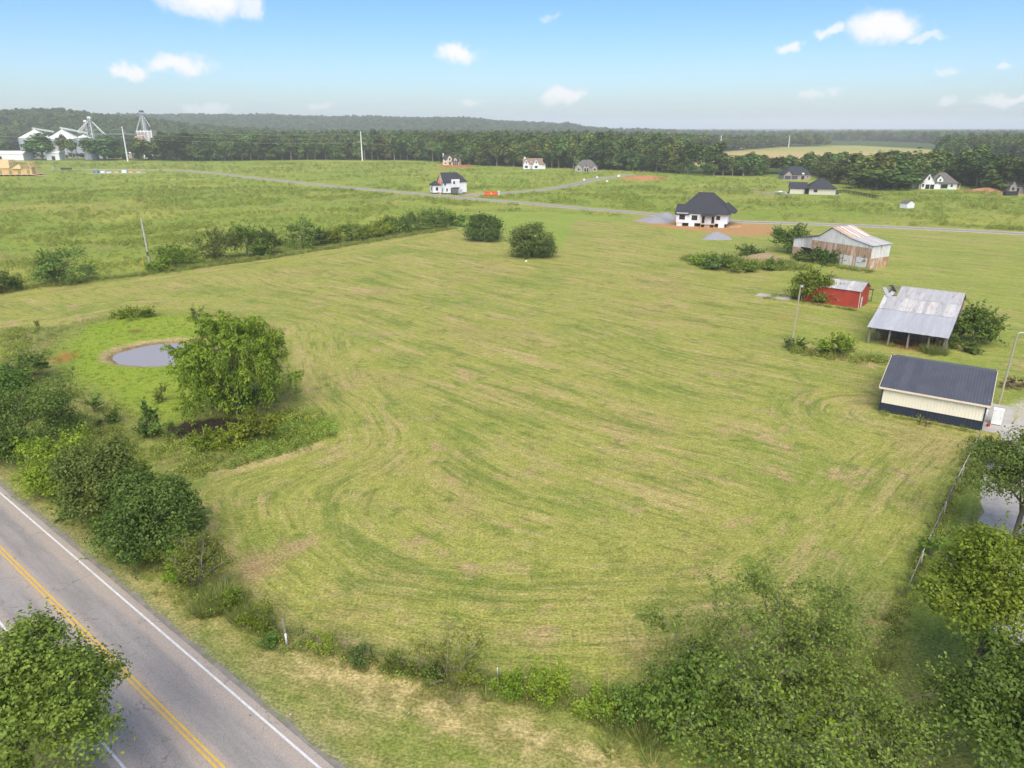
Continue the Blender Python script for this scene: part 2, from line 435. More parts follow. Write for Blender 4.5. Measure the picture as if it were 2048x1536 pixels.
def ground_material():
    m = bpy.data.materials.new('grassland')
    nt, b = nodes_of(m)
    N, L = nt.nodes.new, nt.links.new
    b.inputs['Roughness'].default_value = 0.95
    b.inputs['Specular IOR Level'].default_value = 0.08
    tc = N('ShaderNodeTexCoord')
    def attr(n, col=False):
        a = N('ShaderNodeAttribute'); a.attribute_name = n
        return a.outputs['Color'] if col else a.outputs['Fac']
    def noise(vec, sc, det=4, ro=0.6):
        n = N('ShaderNodeTexNoise'); n.inputs['Scale'].default_value = sc; n.inputs['Detail'].default_value = det; n.inputs['Roughness'].default_value = ro
        L(vec, n.inputs['Vector']); return n.outputs[0]
    def mr(v, a, b_, c=0, d=1):
        r = N('ShaderNodeMapRange'); r.interpolation_type = 'SMOOTHSTEP'
        for k, q in zip(('From Min', 'From Max', 'To Min', 'To Max'), (a, b_, c, d)): r.inputs[k].default_value = q
        L(v, r.inputs['Value']); return r.outputs[0]
    def mul(a, b_):
        x = N('ShaderNodeMath'); x.operation = 'MULTIPLY'
        for i, q in enumerate((a, b_)):
            if isinstance(q, (int, float)): x.inputs[i].default_value = q
            else: L(q, x.inputs[i])
        return x.outputs[0]
    def mix(f, a, b_, mode='MIX'):
        x = N('ShaderNodeMix'); x.data_type = 'RGBA'; x.blend_type = mode
        for s, q in (('Factor', f), ('A', a), ('B', b_)):
            if isinstance(q, tuple): x.inputs[s].default_value = (*q, 1)
            elif isinstance(q, (int, float)): x.inputs[s].default_value = q
            else: L(q, x.inputs[s])
        return x.outputs['Result']
    P = tc.outputs['Object']
    base = attr('base', True)
    amt = N('ShaderNodeSeparateColor'); L(attr('amt', True), amt.inputs[0])
    swath, weed, straw = amt.outputs[0], amt.outputs[1], amt.outputs[2]
    sp = N('ShaderNodeSeparateXYZ'); L(P, sp.inputs[0])
    v, v2, inner = attr('lane'), attr('pass'), attr('inner')
    def lanes(kxy, kv, vv):
        c = N('ShaderNodeCombineXYZ')
        L(mul(sp.outputs[0], kxy), c.inputs[0]); L(mul(sp.outputs[1], kxy), c.inputs[1]); L(mul(vv, kv), c.inputs[2])
        return c.outputs[0]
    def both(kxy, kv, det, ro):
        x = N('ShaderNodeMix'); x.data_type = 'FLOAT'
        L(inner, x.inputs[0]); L(noise(lanes(kxy, kv, v), 1.0, det, ro), x.inputs[2]); L(noise(lanes(kxy, kv, v2), 1.0, det, ro), x.inputs[3])
        return x.outputs[0]
    col = base
    # blotches of species and moisture
    bl = noise(P, 0.05, 5, .65)
    col = mix(mul(mr(bl, 0.48, 0.62), mul(swath, 0.75)), col, (0.185, 0.235, 0.050))
    col = mix(mul(mr(bl, 0.47, 0.36), mul(swath, 0.8)), col, (0.300, 0.250, 0.105))
    col = mix(mul(mr(noise(P, 0.22, 5), 0.48, 0.72), mul(swath, 0.5)), col, (0.34, 0.30, 0.115))
    # cut lanes: dry windrow remains and greener strips along the mower's path
    l1 = both(0.055, 0.50, 5, 0.64)
    l2 = both(0.20, 2.1, 4, 0.64)
    pat = mr(noise(P, 0.075, 4), 0.36, 0.58)
    col = mix(mul(mul(mr(noise(P, 0.2, 6, .70), 0.52, 0.64), pat), mul(swath, 1.0)), col, (0.38, 0.275, 0.155))
    col = mix(mul(mr(noise(P, 0.3, 6, .68), 0.53, 0.66), mul(swath, .75)), col, (0.135, 0.185, 0.036))
    col = mix(mul(mul(mr(l1, 0.52, 0.64), pat), mul(swath, 0.9)), col, (0.40, 0.315, 0.155))
    col = mix(mul(mr(l1, 0.47, 0.35), mul(swath, 0.75)), col, (0.155, 0.195, 0.046))
    col = mix(mul(mr(l2, 0.53, 0.68), mul(swath, 0.6)), col, (0.40, 0.34, 0.16))
    col = mix(mul(mr(l2, 0.47, 0.33), mul(swath, 0.6)), col, (0.145, 0.170, 0.044))
    # coarse weeds
    wn = noise(P, 0.11, 6, 0.68)
    col = mix(mul(mr(wn, 0.52, 0.66), mul(weed, 0.75)), col, (0.130, 0.185, 0.034))
    wn2 = noise(P, 0.45, 5, 0.65)
    col = mix(mul(mr(wn2, 0.5, 0.7), mul(weed, 0.5)), col, (0.150, 0.205, 0.040))
    col = mix(mul(mr(noise(P, 0.03, 4), 0.5, 0.68), mul(weed, 0.75)), col, (0.33, 0.32, 0.080))
    # dead straw
    col = mix(mul(mr(noise(P, 0.55, 6, 0.7), 0.42, 0.60), straw), col, (0.46, 0.37, 0.19))
    # blade-scale grain
    g1 = noise(P, 5.0, 4, 0.7); g2 = noise(P, 1.3, 4, 0.6)
    col = mix(1.0, col, mix(mr(g1, 0.3, 0.72), (0.58, 0.60, 0.54), (1.42, 1.40, 1.36)), 'MULTIPLY')
    col = mix(1.0, col, mix(mr(g2, 0.3, 0.7), (0.84, 0.86, 0.8), (1.14, 1.12, 1.1)), 'MULTIPLY')
    col = mix(1.0, col, (1.0, 1.0, 0.90), 'MULTIPLY')
    L(col, b.inputs['Base Color'])
    bp = N('ShaderNodeBump'); bp.inputs['Strength'].default_value = 0.8; bp.inputs['Distance'].default_value = 0.12
    hsum = N('ShaderNodeMath'); hsum.operation = 'ADD'; L(g1, hsum.inputs[0]); L(mul(l2, 1.2), hsum.inputs[1])
    L(hsum.outputs[0], bp.inputs['Height']); L(bp.outputs[0], b.inputs['Normal'])
    return m

def build_ground():
    xs = spread(-72, 76, 0.62, 1.045, -9000, 9000)
    ys = spread(26, 122, 0.62, 1.024, -2500, 13000, 1.09, 420)
    X, Y = np.meshgrid(xs, ys)
    nx, ny = len(xs), len(ys)
    x, y = X.ravel(), Y.ravel()
    z = hgt(x, y)
    me = bpy.data.meshes.new('ground')
    n = len(x)
    me.vertices.add(n)
    me.vertices.foreach_set('co', np.stack([x, y, z], 1).astype(np.float32).ravel())
    i = (np.arange(ny - 1)[:, None] * nx + np.arange(nx - 1)[None, :]).ravel()
    q = np.stack([i, i + 1, i + nx + 1, i + nx], 1).astype(np.int32)
    me.loops.add(q.size); me.polygons.add(len(q))
    me.loops.foreach_set('vertex_index', q.ravel())
    me.polygons.foreach_set('loop_start', np.arange(0, q.size, 4, dtype=np.int32))
    me.update(calc_edges=True)
    me.shade_smooth()
    # wobble so that no zone edge is ruled
    wx = x + (fbm(x / 2.6, y / 2.6, 4) - .5) * 2.6 + (fbm(x / 14, y / 14, 2) - .5) * 3
    wy = y + (fbm(x / 2.6 + 40, y / 2.6 + 7, 4) - .5) * 2.6 + (fbm(x / 14 + 9, y / 14, 2) - .5) * 3
    C = np.empty((n, 3)); A = np.zeros((n, 3))
    def put(mask, col, sw=None, we=None, st=None):
        m = np.clip(mask, 0, 1)[:, None]
        C[:] = C * (1 - m) + np.array(col) * m
        for k, val in enumerate((sw, we, st)):
            if val is not None:
                A[:, k] = A[:, k] * (1 - m[:, 0]) + val * m[:, 0]
    C[:] = (0.215, 0.265, 0.050); A[:, 1] = 1.0
    f = fbm(x / 60, y / 60, 3)
    put(sstep(.52, .66, f) * .8, (0.29, 0.285, 0.070))
    put(sstep(260, 420, y) * .5, (0.215, 0.275, 0.048))
    far = poly_sd(x, y, FOREST)
    put(sstep(-2, 6, far), (0.05, 0.075, 0.022), 0, 0.3, 0)
    put(sstep(-5, 15, poly_sd(x, y, TANFIELD)), (0.46, 0.335, 0.175), 0.2, 0.0, 0.2)
    put(sstep(-5, 10, poly_sd(x, y, TANFIELD)) * sstep(950, 1150, y), (0.30, 0.30, 0.10))
    put(sstep(-5, 10, poly_sd(x, y, YARD)), (0.15, 0.19, 0.05), 0, .6, 0)
    # lawns beyond the mown hay field, up to the street and round the barns
    put(sstep(-1.5, 1.5, poly_sd(wx, wy, LAWN)), (0.255, 0.290, 0.066), 0.75, 0.10, 0)
    put(sstep(-1, 1, poly_sd(wx, wy, sites([(905, 456), (925, 424), (1100, 424), (1340, 446), (1420, 520), (1200, 510), (1010, 470)]))), (0.225, 0.300, 0.056), 0.40, 0.1)
    put(sstep(-1.2, 1.2, poly_sd(wx, wy, MOWN)), (0.290, 0.290, 0.078), 1.0, 0.0, 0)
    # back of the property: hedge foot
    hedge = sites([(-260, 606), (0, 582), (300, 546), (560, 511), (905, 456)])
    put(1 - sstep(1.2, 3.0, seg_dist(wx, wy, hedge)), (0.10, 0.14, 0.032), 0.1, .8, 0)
    # unmown bank round the ponds, lush grass inside it
    put(sstep(-1, 1.5, poly_sd(wx, wy, BANK)), (0.19, 0.215, 0.060), 0.15, 0.75, 0.1)
    put(sstep(-2, 2.5, poly_sd(wx, wy, LUSH)), (0.215, 0.285, 0.036), 0.0, 0.35, 0)
    q = np.hypot((wx - REED_C[0]) / REED_R[0], (wy - REED_C[1]) / REED_R[1])
    put(1 - sstep(.75, 1.0, q), (0.15, 0.25, 0.04), 0, .5, 0)
    xs_ = x + (fbm(x / 1.5, y / 1.5, 3) - .5) * 1.0; ys_ = y + (fbm(x / 1.5 + 8, y / 1.5, 3) - .5) * 1.0
    q = np.hypot((xs_ - POND_C[0]) / POND_R[0], (ys_ - POND_C[1]) / POND_R[1])
    put(1 - sstep(1.08, 1.17, q), (0.36, 0.28, 0.155), 0, 0, 0)
    put(1 - sstep(0.94, 1.02, q), (0.20, 0.155, 0.09), 0, 0, 0)
    q = np.hypot((xs_ - MUD_C[0]) / MUD_R[0], (ys_ - MUD_C[1]) / MUD_R[1])
    put(1 - sstep(.86, 1.0, q), (0.045, 0.035, 0.026), 0, 0, 0)
    def spot(px, py, rx, ry, col, soft=.5, a=1.0, **kw):
        c = site(px, py)
        q = np.hypot((wx - c.x) / rx, (wy - c.y) / ry)
        put((1 - sstep(1 - soft, 1 + soft * .5, q)) * a, col, **kw)
    clay, brown = (0.40, 0.225, 0.115), (0.30, 0.205, 0.115)
    spot(116, 716, 1.5, 3.0, (0.33, 0.12, 0.05), .8, .75, sw=0, we=.3)
    spot(265, 664, 1.7, 1.2, (0.14, 0.075, 0.035), .5, .9)
    spot(500, 1138, 2.2, 2.8, (.34, .225, .14), .8, 1, sw=.15)
    spot(582, 1098, 1.9, 1.6, (.36, .245, .15), .7, 1, sw=.15)
    spot(905, 1020, 1.6, 1.2, brown, .8, .5)
    spot(1560, 634, 3.2, 2.4, (0.36, 0.21, 0.09), .8, .6, sw=.3)
    spot(1825, 690, 6.0, 3.0, (0.36, 0.19, 0.085), .5, .95, sw=0, we=0)
    spot(1700, 1175, 1.6, 5.0, (0.30, 0.235, 0.12), .8, .5)
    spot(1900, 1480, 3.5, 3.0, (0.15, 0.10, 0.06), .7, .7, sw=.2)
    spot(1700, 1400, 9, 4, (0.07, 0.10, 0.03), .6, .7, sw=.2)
    spot(1480, 1260, 6, 5, (0.16, 0.17, 0.06), .8, .5)
    # builders' clay round the new houses
    put(sstep(-1, 2, poly_sd(wx, wy, sites([(1255, 440), (1300, 432), (1345, 430), (1460, 440), (1550, 448), (1552, 468), (1500, 474), (1420, 466), (1340, 458), (1280, 447)]))), clay, 0, 0, 0)
    put(sstep(-2, 3, poly_sd(x, y, sites([(868, 333), (885, 328), (930, 328), (962, 332), (925, 336.5), (885, 335)]))), (0.36, 0.16, 0.07), 0, 0, 0)
    put(sstep(-2, 3, poly_sd(x, y, sites([(1250, 358), (1258, 351), (1310, 352), (1345, 358), (1300, 362)]))), clay, 0, 0, 0)
    put(sstep(-2, 3, poly_sd(x, y, sites([(925, 391), (935, 384), (980, 386), (975, 391)]))), (0.36, 0.27, 0.15), 0, 0, 0)
    put(sstep(-2, 3, poly_sd(x, y, sites([(1700, 362), (1690, 366), (1745, 371), (1735, 364)]))), clay, 0, 0, 0)
    put(sstep(-2, 3, poly_sd(x, y, sites([(1955, 384), (1960, 379), (2060, 380), (2060, 392), (1990, 391)]))), (0.40, 0.27, 0.16), 0, 0, 0)
    put(sstep(-2, 3, poly_sd(x, y, sites([(45, 352), (60, 346), (95, 348), (70, 353)]))), (0.36, 0.27, 0.15), 0, 0, 0)
    # worn track round the pond bank
    trk = sites([(362, 990), (372, 972), (410, 955), (480, 938), (540, 922), (600, 905), (640, 890)])
    put((1 - sstep(0.35, 1.1, seg_dist(wx * .3 + x * .7, wy * .3 + y * .7, trk))) * .9, (0.42, 0.33, 0.17), .2, 0, 0)
    trk = sites([(1700, 830), (1725, 805), (1757, 772)])
    put((1 - sstep(0.5, 2.2, seg_dist(wx, wy, trk))) * .6, (0.36, 0.29, 0.15))
    trk = sites([(1715, 838), (1850, 862), (1950, 885)])
    put((1 - sstep(0.5, 2.6, seg_dist(wx, wy, trk))) * .55, (0.36, 0.29, 0.15))
    # strip of verge along the highway
    t = (x - ROAD_A.x) * ROAD_N.x + (y - ROAD_A.y) * ROAD_N.y          # metres from the white line, field side +
    tw = (wx - ROAD_A.x) * ROAD_N.x + (wy - ROAD_A.y) * ROAD_N.y
    fence_side = seg_dist(x, y, MOWN, True)
    verge = sstep(-1, .5, -poly_sd(wx, wy, MOWN)) * (1 - sstep(14, 18, tw)) * sstep(-14, -12, tw) * (1 - sstep(70, 85, y))
    put(verge, (0.190, 0.225, 0.054), .6, .3, .10)
    fl = sites([(450, 1165), (570, 1287), (760, 1330), (920, 1362), (1160, 1402), (1300, 1420), (1500, 1500)])
    put((1 - sstep(.6, 2.2, seg_dist(wx, wy, fl))) * .8, (0.13, 0.15, 0.042), .2, .7, .3)
    ll = sites([(560, 1292), (700, 1325), (860, 1356), (940, 1372)])
    put((1 - sstep(.25, .75, seg_dist(wx, wy, ll))) * .85, (0.33, 0.24, 0.17), 0, 0, .2)
    dl = sites([(620, 1345), (760, 1380), (900, 1425), (1050, 1470), (1250, 1540)])
    put((1 - sstep(.5, 2.4, seg_dist(wx, wy, dl))) * .95, (0.24, 0.21, 0.085), .2, .0, 1.0)
    put((1 - sstep(.0, 1.3, np.abs(tw - 2.2))) * .5, (0.25, 0.21, 0.095), .2, 0, .7)
    put((1 - sstep(.0, 1.0, np.abs(tw - 4.6))) * sstep(.45, .6, fbm(x / 5, y / 5, 2)) * .7, (0.33, 0.25, 0.12), .2, 0, .6)
    put(1 - sstep(1.0, 2.4, np.abs(t + 3.3) - 2.6), (0.24, 0.22, 0.18), 0, 0, 0)
    # right of the fence: grass with tree shade put into its colour, gravel yard
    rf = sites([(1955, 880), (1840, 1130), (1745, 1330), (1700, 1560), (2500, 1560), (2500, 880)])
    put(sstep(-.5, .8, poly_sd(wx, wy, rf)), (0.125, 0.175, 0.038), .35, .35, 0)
    put(sstep(-.8, 1.2, poly_sd(wx, wy, sites([(2010, 820), (2040, 805), (2300, 810), (2300, 900), (2060, 870)]))), (0.40, 0.375, 0.33), 0, 0, 0)
    # pale mown shoulders of the estate streets
    for line, w in ((MAINST, 9.0), (SIDEST, 8.0)):
        dd = seg_dist(x, y, sites(line))
        wv = fbm(x / 7, y / 7, 3) * 6
        put((1 - sstep(w - 5, w + 3, dd + wv - 3)) * .6, (0.33, 0.285, 0.125), 0, .25, 0)
    # mower lanes follow the edge of the field; the lane coordinate is the distance to it
    edges = [sites([(-260, 606), (0, 582), (300, 546), (560, 511), (905, 456)]), sites([(-260, 690), (0, 668), (130, 652), (250, 624), (450, 630), (548, 655), (572, 700), (585, 790), (622, 832), (640, 884), (560, 908), (430, 952), (368, 985)]),
             sites([(368, 985), (450, 1165), (570, 1285), (920, 1360), (1300, 1398)]), sites([(1300, 1398), (1745, 1330), (1840, 1130), (1950, 876), (1757, 832)])]
    dk = sum(np.maximum(seg_dist(x, y, e), .05) ** -3.0 for e in edges) ** (-1 / 3.0)
    warp = (fbm(x / 30, y / 30, 2) - .5)
    lane = dk + warp * 3.0
    lane2 = t + warp * 7.0 + 6 * np.sin(x / 60)
    A[:, 0] = A[:, 0]
    wgt = sstep(8, 15, dk + (fbm(x / 9, y / 9, 2) - .5) * 6)
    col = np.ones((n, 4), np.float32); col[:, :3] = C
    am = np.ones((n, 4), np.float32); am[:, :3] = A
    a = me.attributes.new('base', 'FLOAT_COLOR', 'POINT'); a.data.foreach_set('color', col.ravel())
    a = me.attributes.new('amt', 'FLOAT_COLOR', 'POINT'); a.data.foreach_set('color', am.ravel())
    for nm, vals in (('lane', lane), ('pass', lane2), ('inner', wgt)):
        a = me.attributes.new(nm, 'FLOAT', 'POINT'); a.data.foreach_set('value', vals.astype(np.float32))
    me.materials.append(ground_material())
    o = link('ground', me)
    tag(o, kind='structure')
    return o
build_ground()

# ------------------------------------------------------------------ highway
def asphalt(name, a, b, tracks=True, crack=True):
    m = bpy.data.materials.new(name)
    nt, bs = nodes_of(m)
    N, L = nt.nodes.new, nt.links.new
    bs.inputs['Roughness'].default_value = 0.85
    bs.inputs['Specular IOR Level'].default_value = 0.25
    tc = N('ShaderNodeTexCoord')
    def noise(sc, st=(1, 1, 1), det=5, ro=.6):
        mp = N('ShaderNodeMapping'); mp.inputs['Scale'].default_value = st; L(tc.outputs['Object'], mp.inputs[0])
        n = N('ShaderNodeTexNoise'); n.inputs['Scale'].default_value = sc; n.inputs['Detail'].default_value = det; n.inputs['Roughness'].default_value = ro
        L(mp.outputs[0], n.inputs['Vector']); return n.outputs[0]
    def mr(v, p, q, c=0, d=1):
        r = N('ShaderNodeMapRange'); r.interpolation_type = 'SMOOTHSTEP'
        for k, z in zip(('From Min', 'From Max', 'To Min', 'To Max'), (p, q, c, d)): r.inputs[k].default_value = z
        L(v, r.inputs['Value']); return r.outputs[0]
    def mix(f, A, B, mode='MIX'):
        x = N('ShaderNodeMix'); x.data_type = 'RGBA'; x.blend_type = mode
        for s, z in (('Factor', f), ('A', A), ('B', B)):
            if isinstance(z, tuple): x.inputs[s].default_value = (*z, 1)
            elif isinstance(z, (int, float)): x.inputs[s].default_value = z
            else: L(z, x.inputs[s])
        return x.outputs['Result']
    col = mix(mr(noise(0.9, (.12, 1, 1)), .35, .65), a, b)
    if tracks:
        sp = N('ShaderNodeSeparateXYZ'); L(tc.outputs['Object'], sp.inputs[0])
        # polished bands between the wheel paths, dust tinted
        wv = N('ShaderNodeMath'); wv.operation = 'SINE'
        sc = N('ShaderNodeMath'); sc.operation = 'MULTIPLY_ADD'; sc.inputs[1].default_value = 2 * math.pi / 3.25; sc.inputs[2].default_value = 1.2
        L(sp.outputs[1], sc.inputs[0]); L(sc.outputs[0], wv.inputs[0])
        ad = N('ShaderNodeMath'); ad.operation = 'MULTIPLY_ADD'; ad.inputs[1].default_value = 0.5
        L(wv.outputs[0], ad.inputs[0]); L(noise(0.35, (.15, 1, 1)), ad.inputs[2])
        col = mix(mr(ad.outputs[0], .35, .85, 0, .85), col, tuple(min(1, q * f) for q, f in zip(a, (1.55, 1.42, 1.28))))
    if crack:
        vo = N('ShaderNodeTexVoronoi'); vo.feature = 'DISTANCE_TO_EDGE'; vo.inputs['Scale'].default_value = 0.45
        ns = N('ShaderNodeTexNoise'); ns.inputs['Scale'].default_value = 1.4; ns.inputs['Detail'].default_value = 4; L(tc.outputs['Object'], ns.inputs['Vector'])
        av = N('ShaderNodeVectorMath'); av.operation = 'MULTIPLY_ADD'; av.inputs[1].default_value = (1.6, 1.6, 0)
        L(ns.outputs['Color'], av.inputs[0]); L(tc.outputs['Object'], av.inputs[2]); L(av.outputs[0], vo.inputs['Vector'])
        cm = N('ShaderNodeMath'); cm.operation = 'MULTIPLY'
        L(mr(vo.outputs['Distance'], 0.018, 0.004, 0, .55), cm.inputs[0]); L(mr(noise(.3), .45, .6), cm.inputs[1])
        col = mix(cm.outputs[0], col, tuple(q * .5 for q in a))
    col = mix(1.0, col, mix(mr(noise(14, det=3, ro=.7), .3, .7), (.82, .82, .82), (1.16, 1.16, 1.16)), 'MULTIPLY')
    L(col, bs.inputs['Base Color'])
    bp = N('ShaderNodeBump'); bp.inputs['Strength'].default_value = .35; bp.inputs['Distance'].default_value = .01
    L(noise(40, det=2), bp.inputs['Height']); L(bp.outputs[0], bs.inputs['Normal'])
    return m

M_ASPH = asphalt('highway_asphalt', (0.225, 0.205, 0.186), (0.282, 0.256, 0.230))
M_STREET = asphalt('street_asphalt', (0.225, 0.208, 0.18), (0.28, 0.26, 0.225), False, False)
M_WHITE = pmat('white_road_paint', (0.62, 0.62, 0.60), (0.50, 0.50, 0.48), 3, .7, c3=(.28, .27, .26), c3scale=9, c3lo=.6, c3hi=.72)
M_YELLOW = pmat('yellow_road_paint', (0.62, 0.39, 0.06), (0.53, 0.335, 0.055), 3, .7, c3=(.26, .23, .19), c3scale=9, c3lo=.6, c3hi=.72)
M_CHIP = pmat('shoulder_chippings', (0.25, 0.225, 0.195), (0.17, 0.16, 0.125), 1.2, .95, bump=.6, bscale=20, c3=(.15, .17, .06), c3scale=.7, c3lo=.56, c3hi=.68)

def build_highway():
    rot = math.atan2(ROAD_DIR.y, ROAD_DIR.x)
    # local frame: x along the road, y across; the field lies on the -y side
    def strip(name, y0, y1, z, mat, x0=-260, x1=420, n=1, wob=0.0, kind=True, parent=None, z2=None):
        mb = MB()
        k = int((x1 - x0) / (1.2 if wob else 20))
        r = random.Random(4)
        pts = []
        for i in range(k + 1):
            xx = x0 + (x1 - x0) * i / k
            pts.append((xx, y0 + wob * (vnoise(np.array([xx * 1.1]), np.array([3.3]))[0] - .5 + .5 * (r.random() - .5)), y1))
        for (xa, a0, a1), (xb, b0, b1) in zip(pts, pts[1:]):
            zz = z if z2 is None else z2
            mb.face([(xa, a0, z), (xb, b0, z), (xb, b1, zz), (xa, a1, zz)])
        o = mb.build(name, mat, parent)
        if parent is None:
            o.location = ROAD_A; o.rotation_euler = (0, 0, rot)
        if kind: tag(o, kind='structure')
        return o
    W = 6.5
    strip('gravel_shoulder', -.85, W + 1.0, 0.020, M_CHIP, wob=0.36)
    road = strip('highway', -0.5, W + .45, 0.045, M_ASPH, n=3)
    for nm, y0, y1, m in (('edge_line', -0.07, 0.07, M_WHITE), ('centre_line', 3.10, 3.23, M_YELLOW), ('centre_line', 3.36, 3.49, M_YELLOW), ('edge_line', W - .07, W + .07, M_WHITE)):
        strip(nm, y0, y1, 0.051, m, parent=road, kind=False)
build_highway()

# ------------------------------------------------------------------ estate streets with kerbs
M_KERB = pmat('kerb_concrete', (0.44, 0.41, 0.35), (0.36, 0.335, 0.285), .6, .9)
M_CONC = pmat('concrete', (0.42, 0.395, 0.35), (0.33, 0.31, 0.275), .5, .9, bump=.15, bscale=8)
def ribbon(line, w, n=6):
    P = catmull(sites(line), n)
    left, right = [], []
    for i, p in enumerate(P):
        d = (P[min(i + 1, len(P) - 1)] - P[max(i - 1, 0)]).normalized()
        nn = Vector((-d.y, d.x, 0))
        left.append(p + nn * w); right.append(p - nn * w)
    return left, right
def build_street(name, line, w, zoff=0.0, kerb=True):
    l, r = ribbon(line, w)
    mb = MB()
    for i in range(len(l) - 1):
        mb.face([(*r[i][:2], .03 + zoff), (*r[i + 1][:2], .03 + zoff), (*l[i + 1][:2], .03 + zoff), (*l[i][:2], .03 + zoff)])
    st = tag(mb.build(name, M_STREET), kind='structure')
    if kerb:
        for s0, s1 in ((w, w + .45), (-w - .45, -w)):
            a, _ = ribbon(line, s0); b, _ = ribbon(line, s1)
            mb = MB()
            for i in range(len(a) - 1):
                z = .15 + zoff
                if name == 'side_street' and i < 4: continue
                mb.hexa([(*a[i][:2], 0), (*a[i + 1][:2], 0), (*b[i + 1][:2], 0), (*b[i][:2], 0), (*a[i][:2], z), (*a[i + 1][:2], z), (*b[i + 1][:2], z), (*b[i][:2], z)])
            mb.build('kerb', M_KERB, st)
    return st
build_street('estate_street', MAINST, 2.6)
build_street('side_street', SIDEST, 2.6, 0.004)
build_street('driveway', DRIVE, 2.6, 0.0, False)

# ------------------------------------------------------------------ pond water, mud, gravel drive
def build_water():
    m = bpy.data.materials.new('pond_water')
    nt, b = nodes_of(m)
    N, L = nt.nodes.new, nt.links.new
    b.inputs['Base Color'].default_value = (0.30, 0.26, 0.225, 1)
    b.inputs['Roughness'].default_value = 0.16
    b.inputs['Specular IOR Level'].default_value = 0.4
    n = N('ShaderNodeTexNoise'); n.inputs['Scale'].default_value = 1.4; n.inputs['Detail'].default_value = 3
    tc = N('ShaderNodeTexCoord'); L(tc.outputs['Object'], n.inputs['Vector'])
    bp = N('ShaderNodeBump'); bp.inputs['Strength'].default_value = .06; bp.inputs['Distance'].default_value = .05
    L(n.outputs[0], bp.inputs['Height']); L(bp.outputs[0], b.inputs['Normal'])
    mb = MB()
    mb.face([(POND_C[0] + math.cos(a) * POND_R[0] * 1.12, POND_C[1] + math.sin(a) * POND_R[1] * 1.12, -0.52) for a in np.linspace(0, 2 * math.pi, 49)[:-1]])
    tag(mb.build('pond_water', m), kind='structure')
    M_GRAVEL = pmat('pale_gravel', (0.43, 0.395, 0.345), (0.35, 0.32, 0.28), 2.5, .95, bump=.7, bscale=14, c3=(.22, .24, .10), c3scale=.9, c3lo=.6, c3hi=.75, spec=.05)
    mb = MB()
    l, r = ribbon([(2150, 800), (2090, 845), (2046, 930), (2036, 1040), (2042, 1160), (2075, 1300), (2170, 1440)], 2.7)
    rw = random.Random(2)
    l = [p + Vector((rw.uniform(-.25, .25), rw.uniform(-.25, .25), 0)) for p in l]
    r = [p + Vector((rw.uniform(-.25, .25), rw.uniform(-.25, .25), 0)) for p in r]
    for k in range(len(l) - 1):
        mb.face([(*r[k][:2], .012), (*r[k + 1][:2], .012), (*l[k + 1][:2], .012), (*l[k][:2], .012)])
    tag(mb.build('gravel_driveway', M_GRAVEL), kind='structure')
    return M_GRAVEL
M_GRAVEL = build_water()
# ------------------------------------------------------------------ sheet metal, boards and other building pieces
def rib_sheet(w, l, step=0.3, h=0.03, wave=False):
    """profiled metal sheet: x across 0..w, y along 0..l, ribs stand up in z"""
    prof = []
    if wave:
        n = max(4, int(w / step))
        for i in range(2 * n + 1):
            prof.append((w * i / (2 * n), h if i % 2 else 0.0))
    else:
        k = max(1, round(w / step)); s = w / k
        for i in range(k):
            c = (i + .5) * s
            prof += [(c - .05, 0), (c - .025, h), (c + .025, h), (c + .05, 0)]
        prof = [(0, 0)] + prof + [(w, 0)]
    mb = MB()
    b = 0
    mb.v = [(x, 0, z) for x, z in prof] + [(x, l, z) for x, z in prof]
    n = len(prof)
    for i in range(n - 1):
        mb.f.append((i, i + 1, n + i + 1, n + i))
    return mb

def axes_matrix(o, ex, ey):
    ex, ey = Vector(ex).normalized(), Vector(ey).normalized()
    ez = ex.cross(ey).normalized()
    m = Matrix.Identity(4)
    for i in range(3):
        m[i][0], m[i][1], m[i][2], m[i][3] = ex[i], ey[i], ez[i], o[i]
    return m

def sheets(parent, name, o, ex, ey, width, length, pitch, mat, step=.3, h=.03, jit=0.0, skip=(), rnd=None, wave=False, mats=None):
    """a row of sheets laid side by side from corner o"""
    n = max(1, round(width / pitch)); p = width / n
    data = rib_sheet(p + .012, length, step, h, wave).data(name, mat)
    alts = [data] if not mats else []
    for mt in (mats or []):
        d2 = data.copy(); d2.materials.clear(); d2.materials.append(mt); alts.append(d2)
    rnd = rnd or random.Random(1)
    ex, ey = Vector(ex).normalized(), Vector(ey).normalized()
    ez = ex.cross(ey)
    for i in range(n):
        if i in skip: continue
        ob = link(name, rnd.choice(alts), parent)
        oo = Vector(o) + ex * (i * p) + ez * (0.004 * (i % 2) + jit * rnd.random()) + ey * (jit * 2 * (rnd.random() - .5))
        ob.matrix_basis = axes_matrix(oo, ex + ey * jit * .3 * (rnd.random() - .5), ey)

def planks(parent, name, o, ex, ey, width, length, pitch, mat, th=.025, rnd=None, skip=0.0, ragged=0.0):
    n = max(1, round(width / pitch)); p = width / n
    rnd = rnd or random.Random(2)
    data = MB().box(0.006, p - .006, 0, length, 0, th).data(name, mat)
    ex, ey = Vector(ex).normalized(), Vector(ey).normalized()
    ez = ex.cross(ey)
    for i in range(n):
        if rnd.random() < skip: continue
        ob = link(name, data, parent)
        ob.matrix_basis = axes_matrix(Vector(o) + ex * (i * p) + ez * rnd.uniform(0, .02) + ey * rnd.uniform(-ragged, ragged), ex, ey)

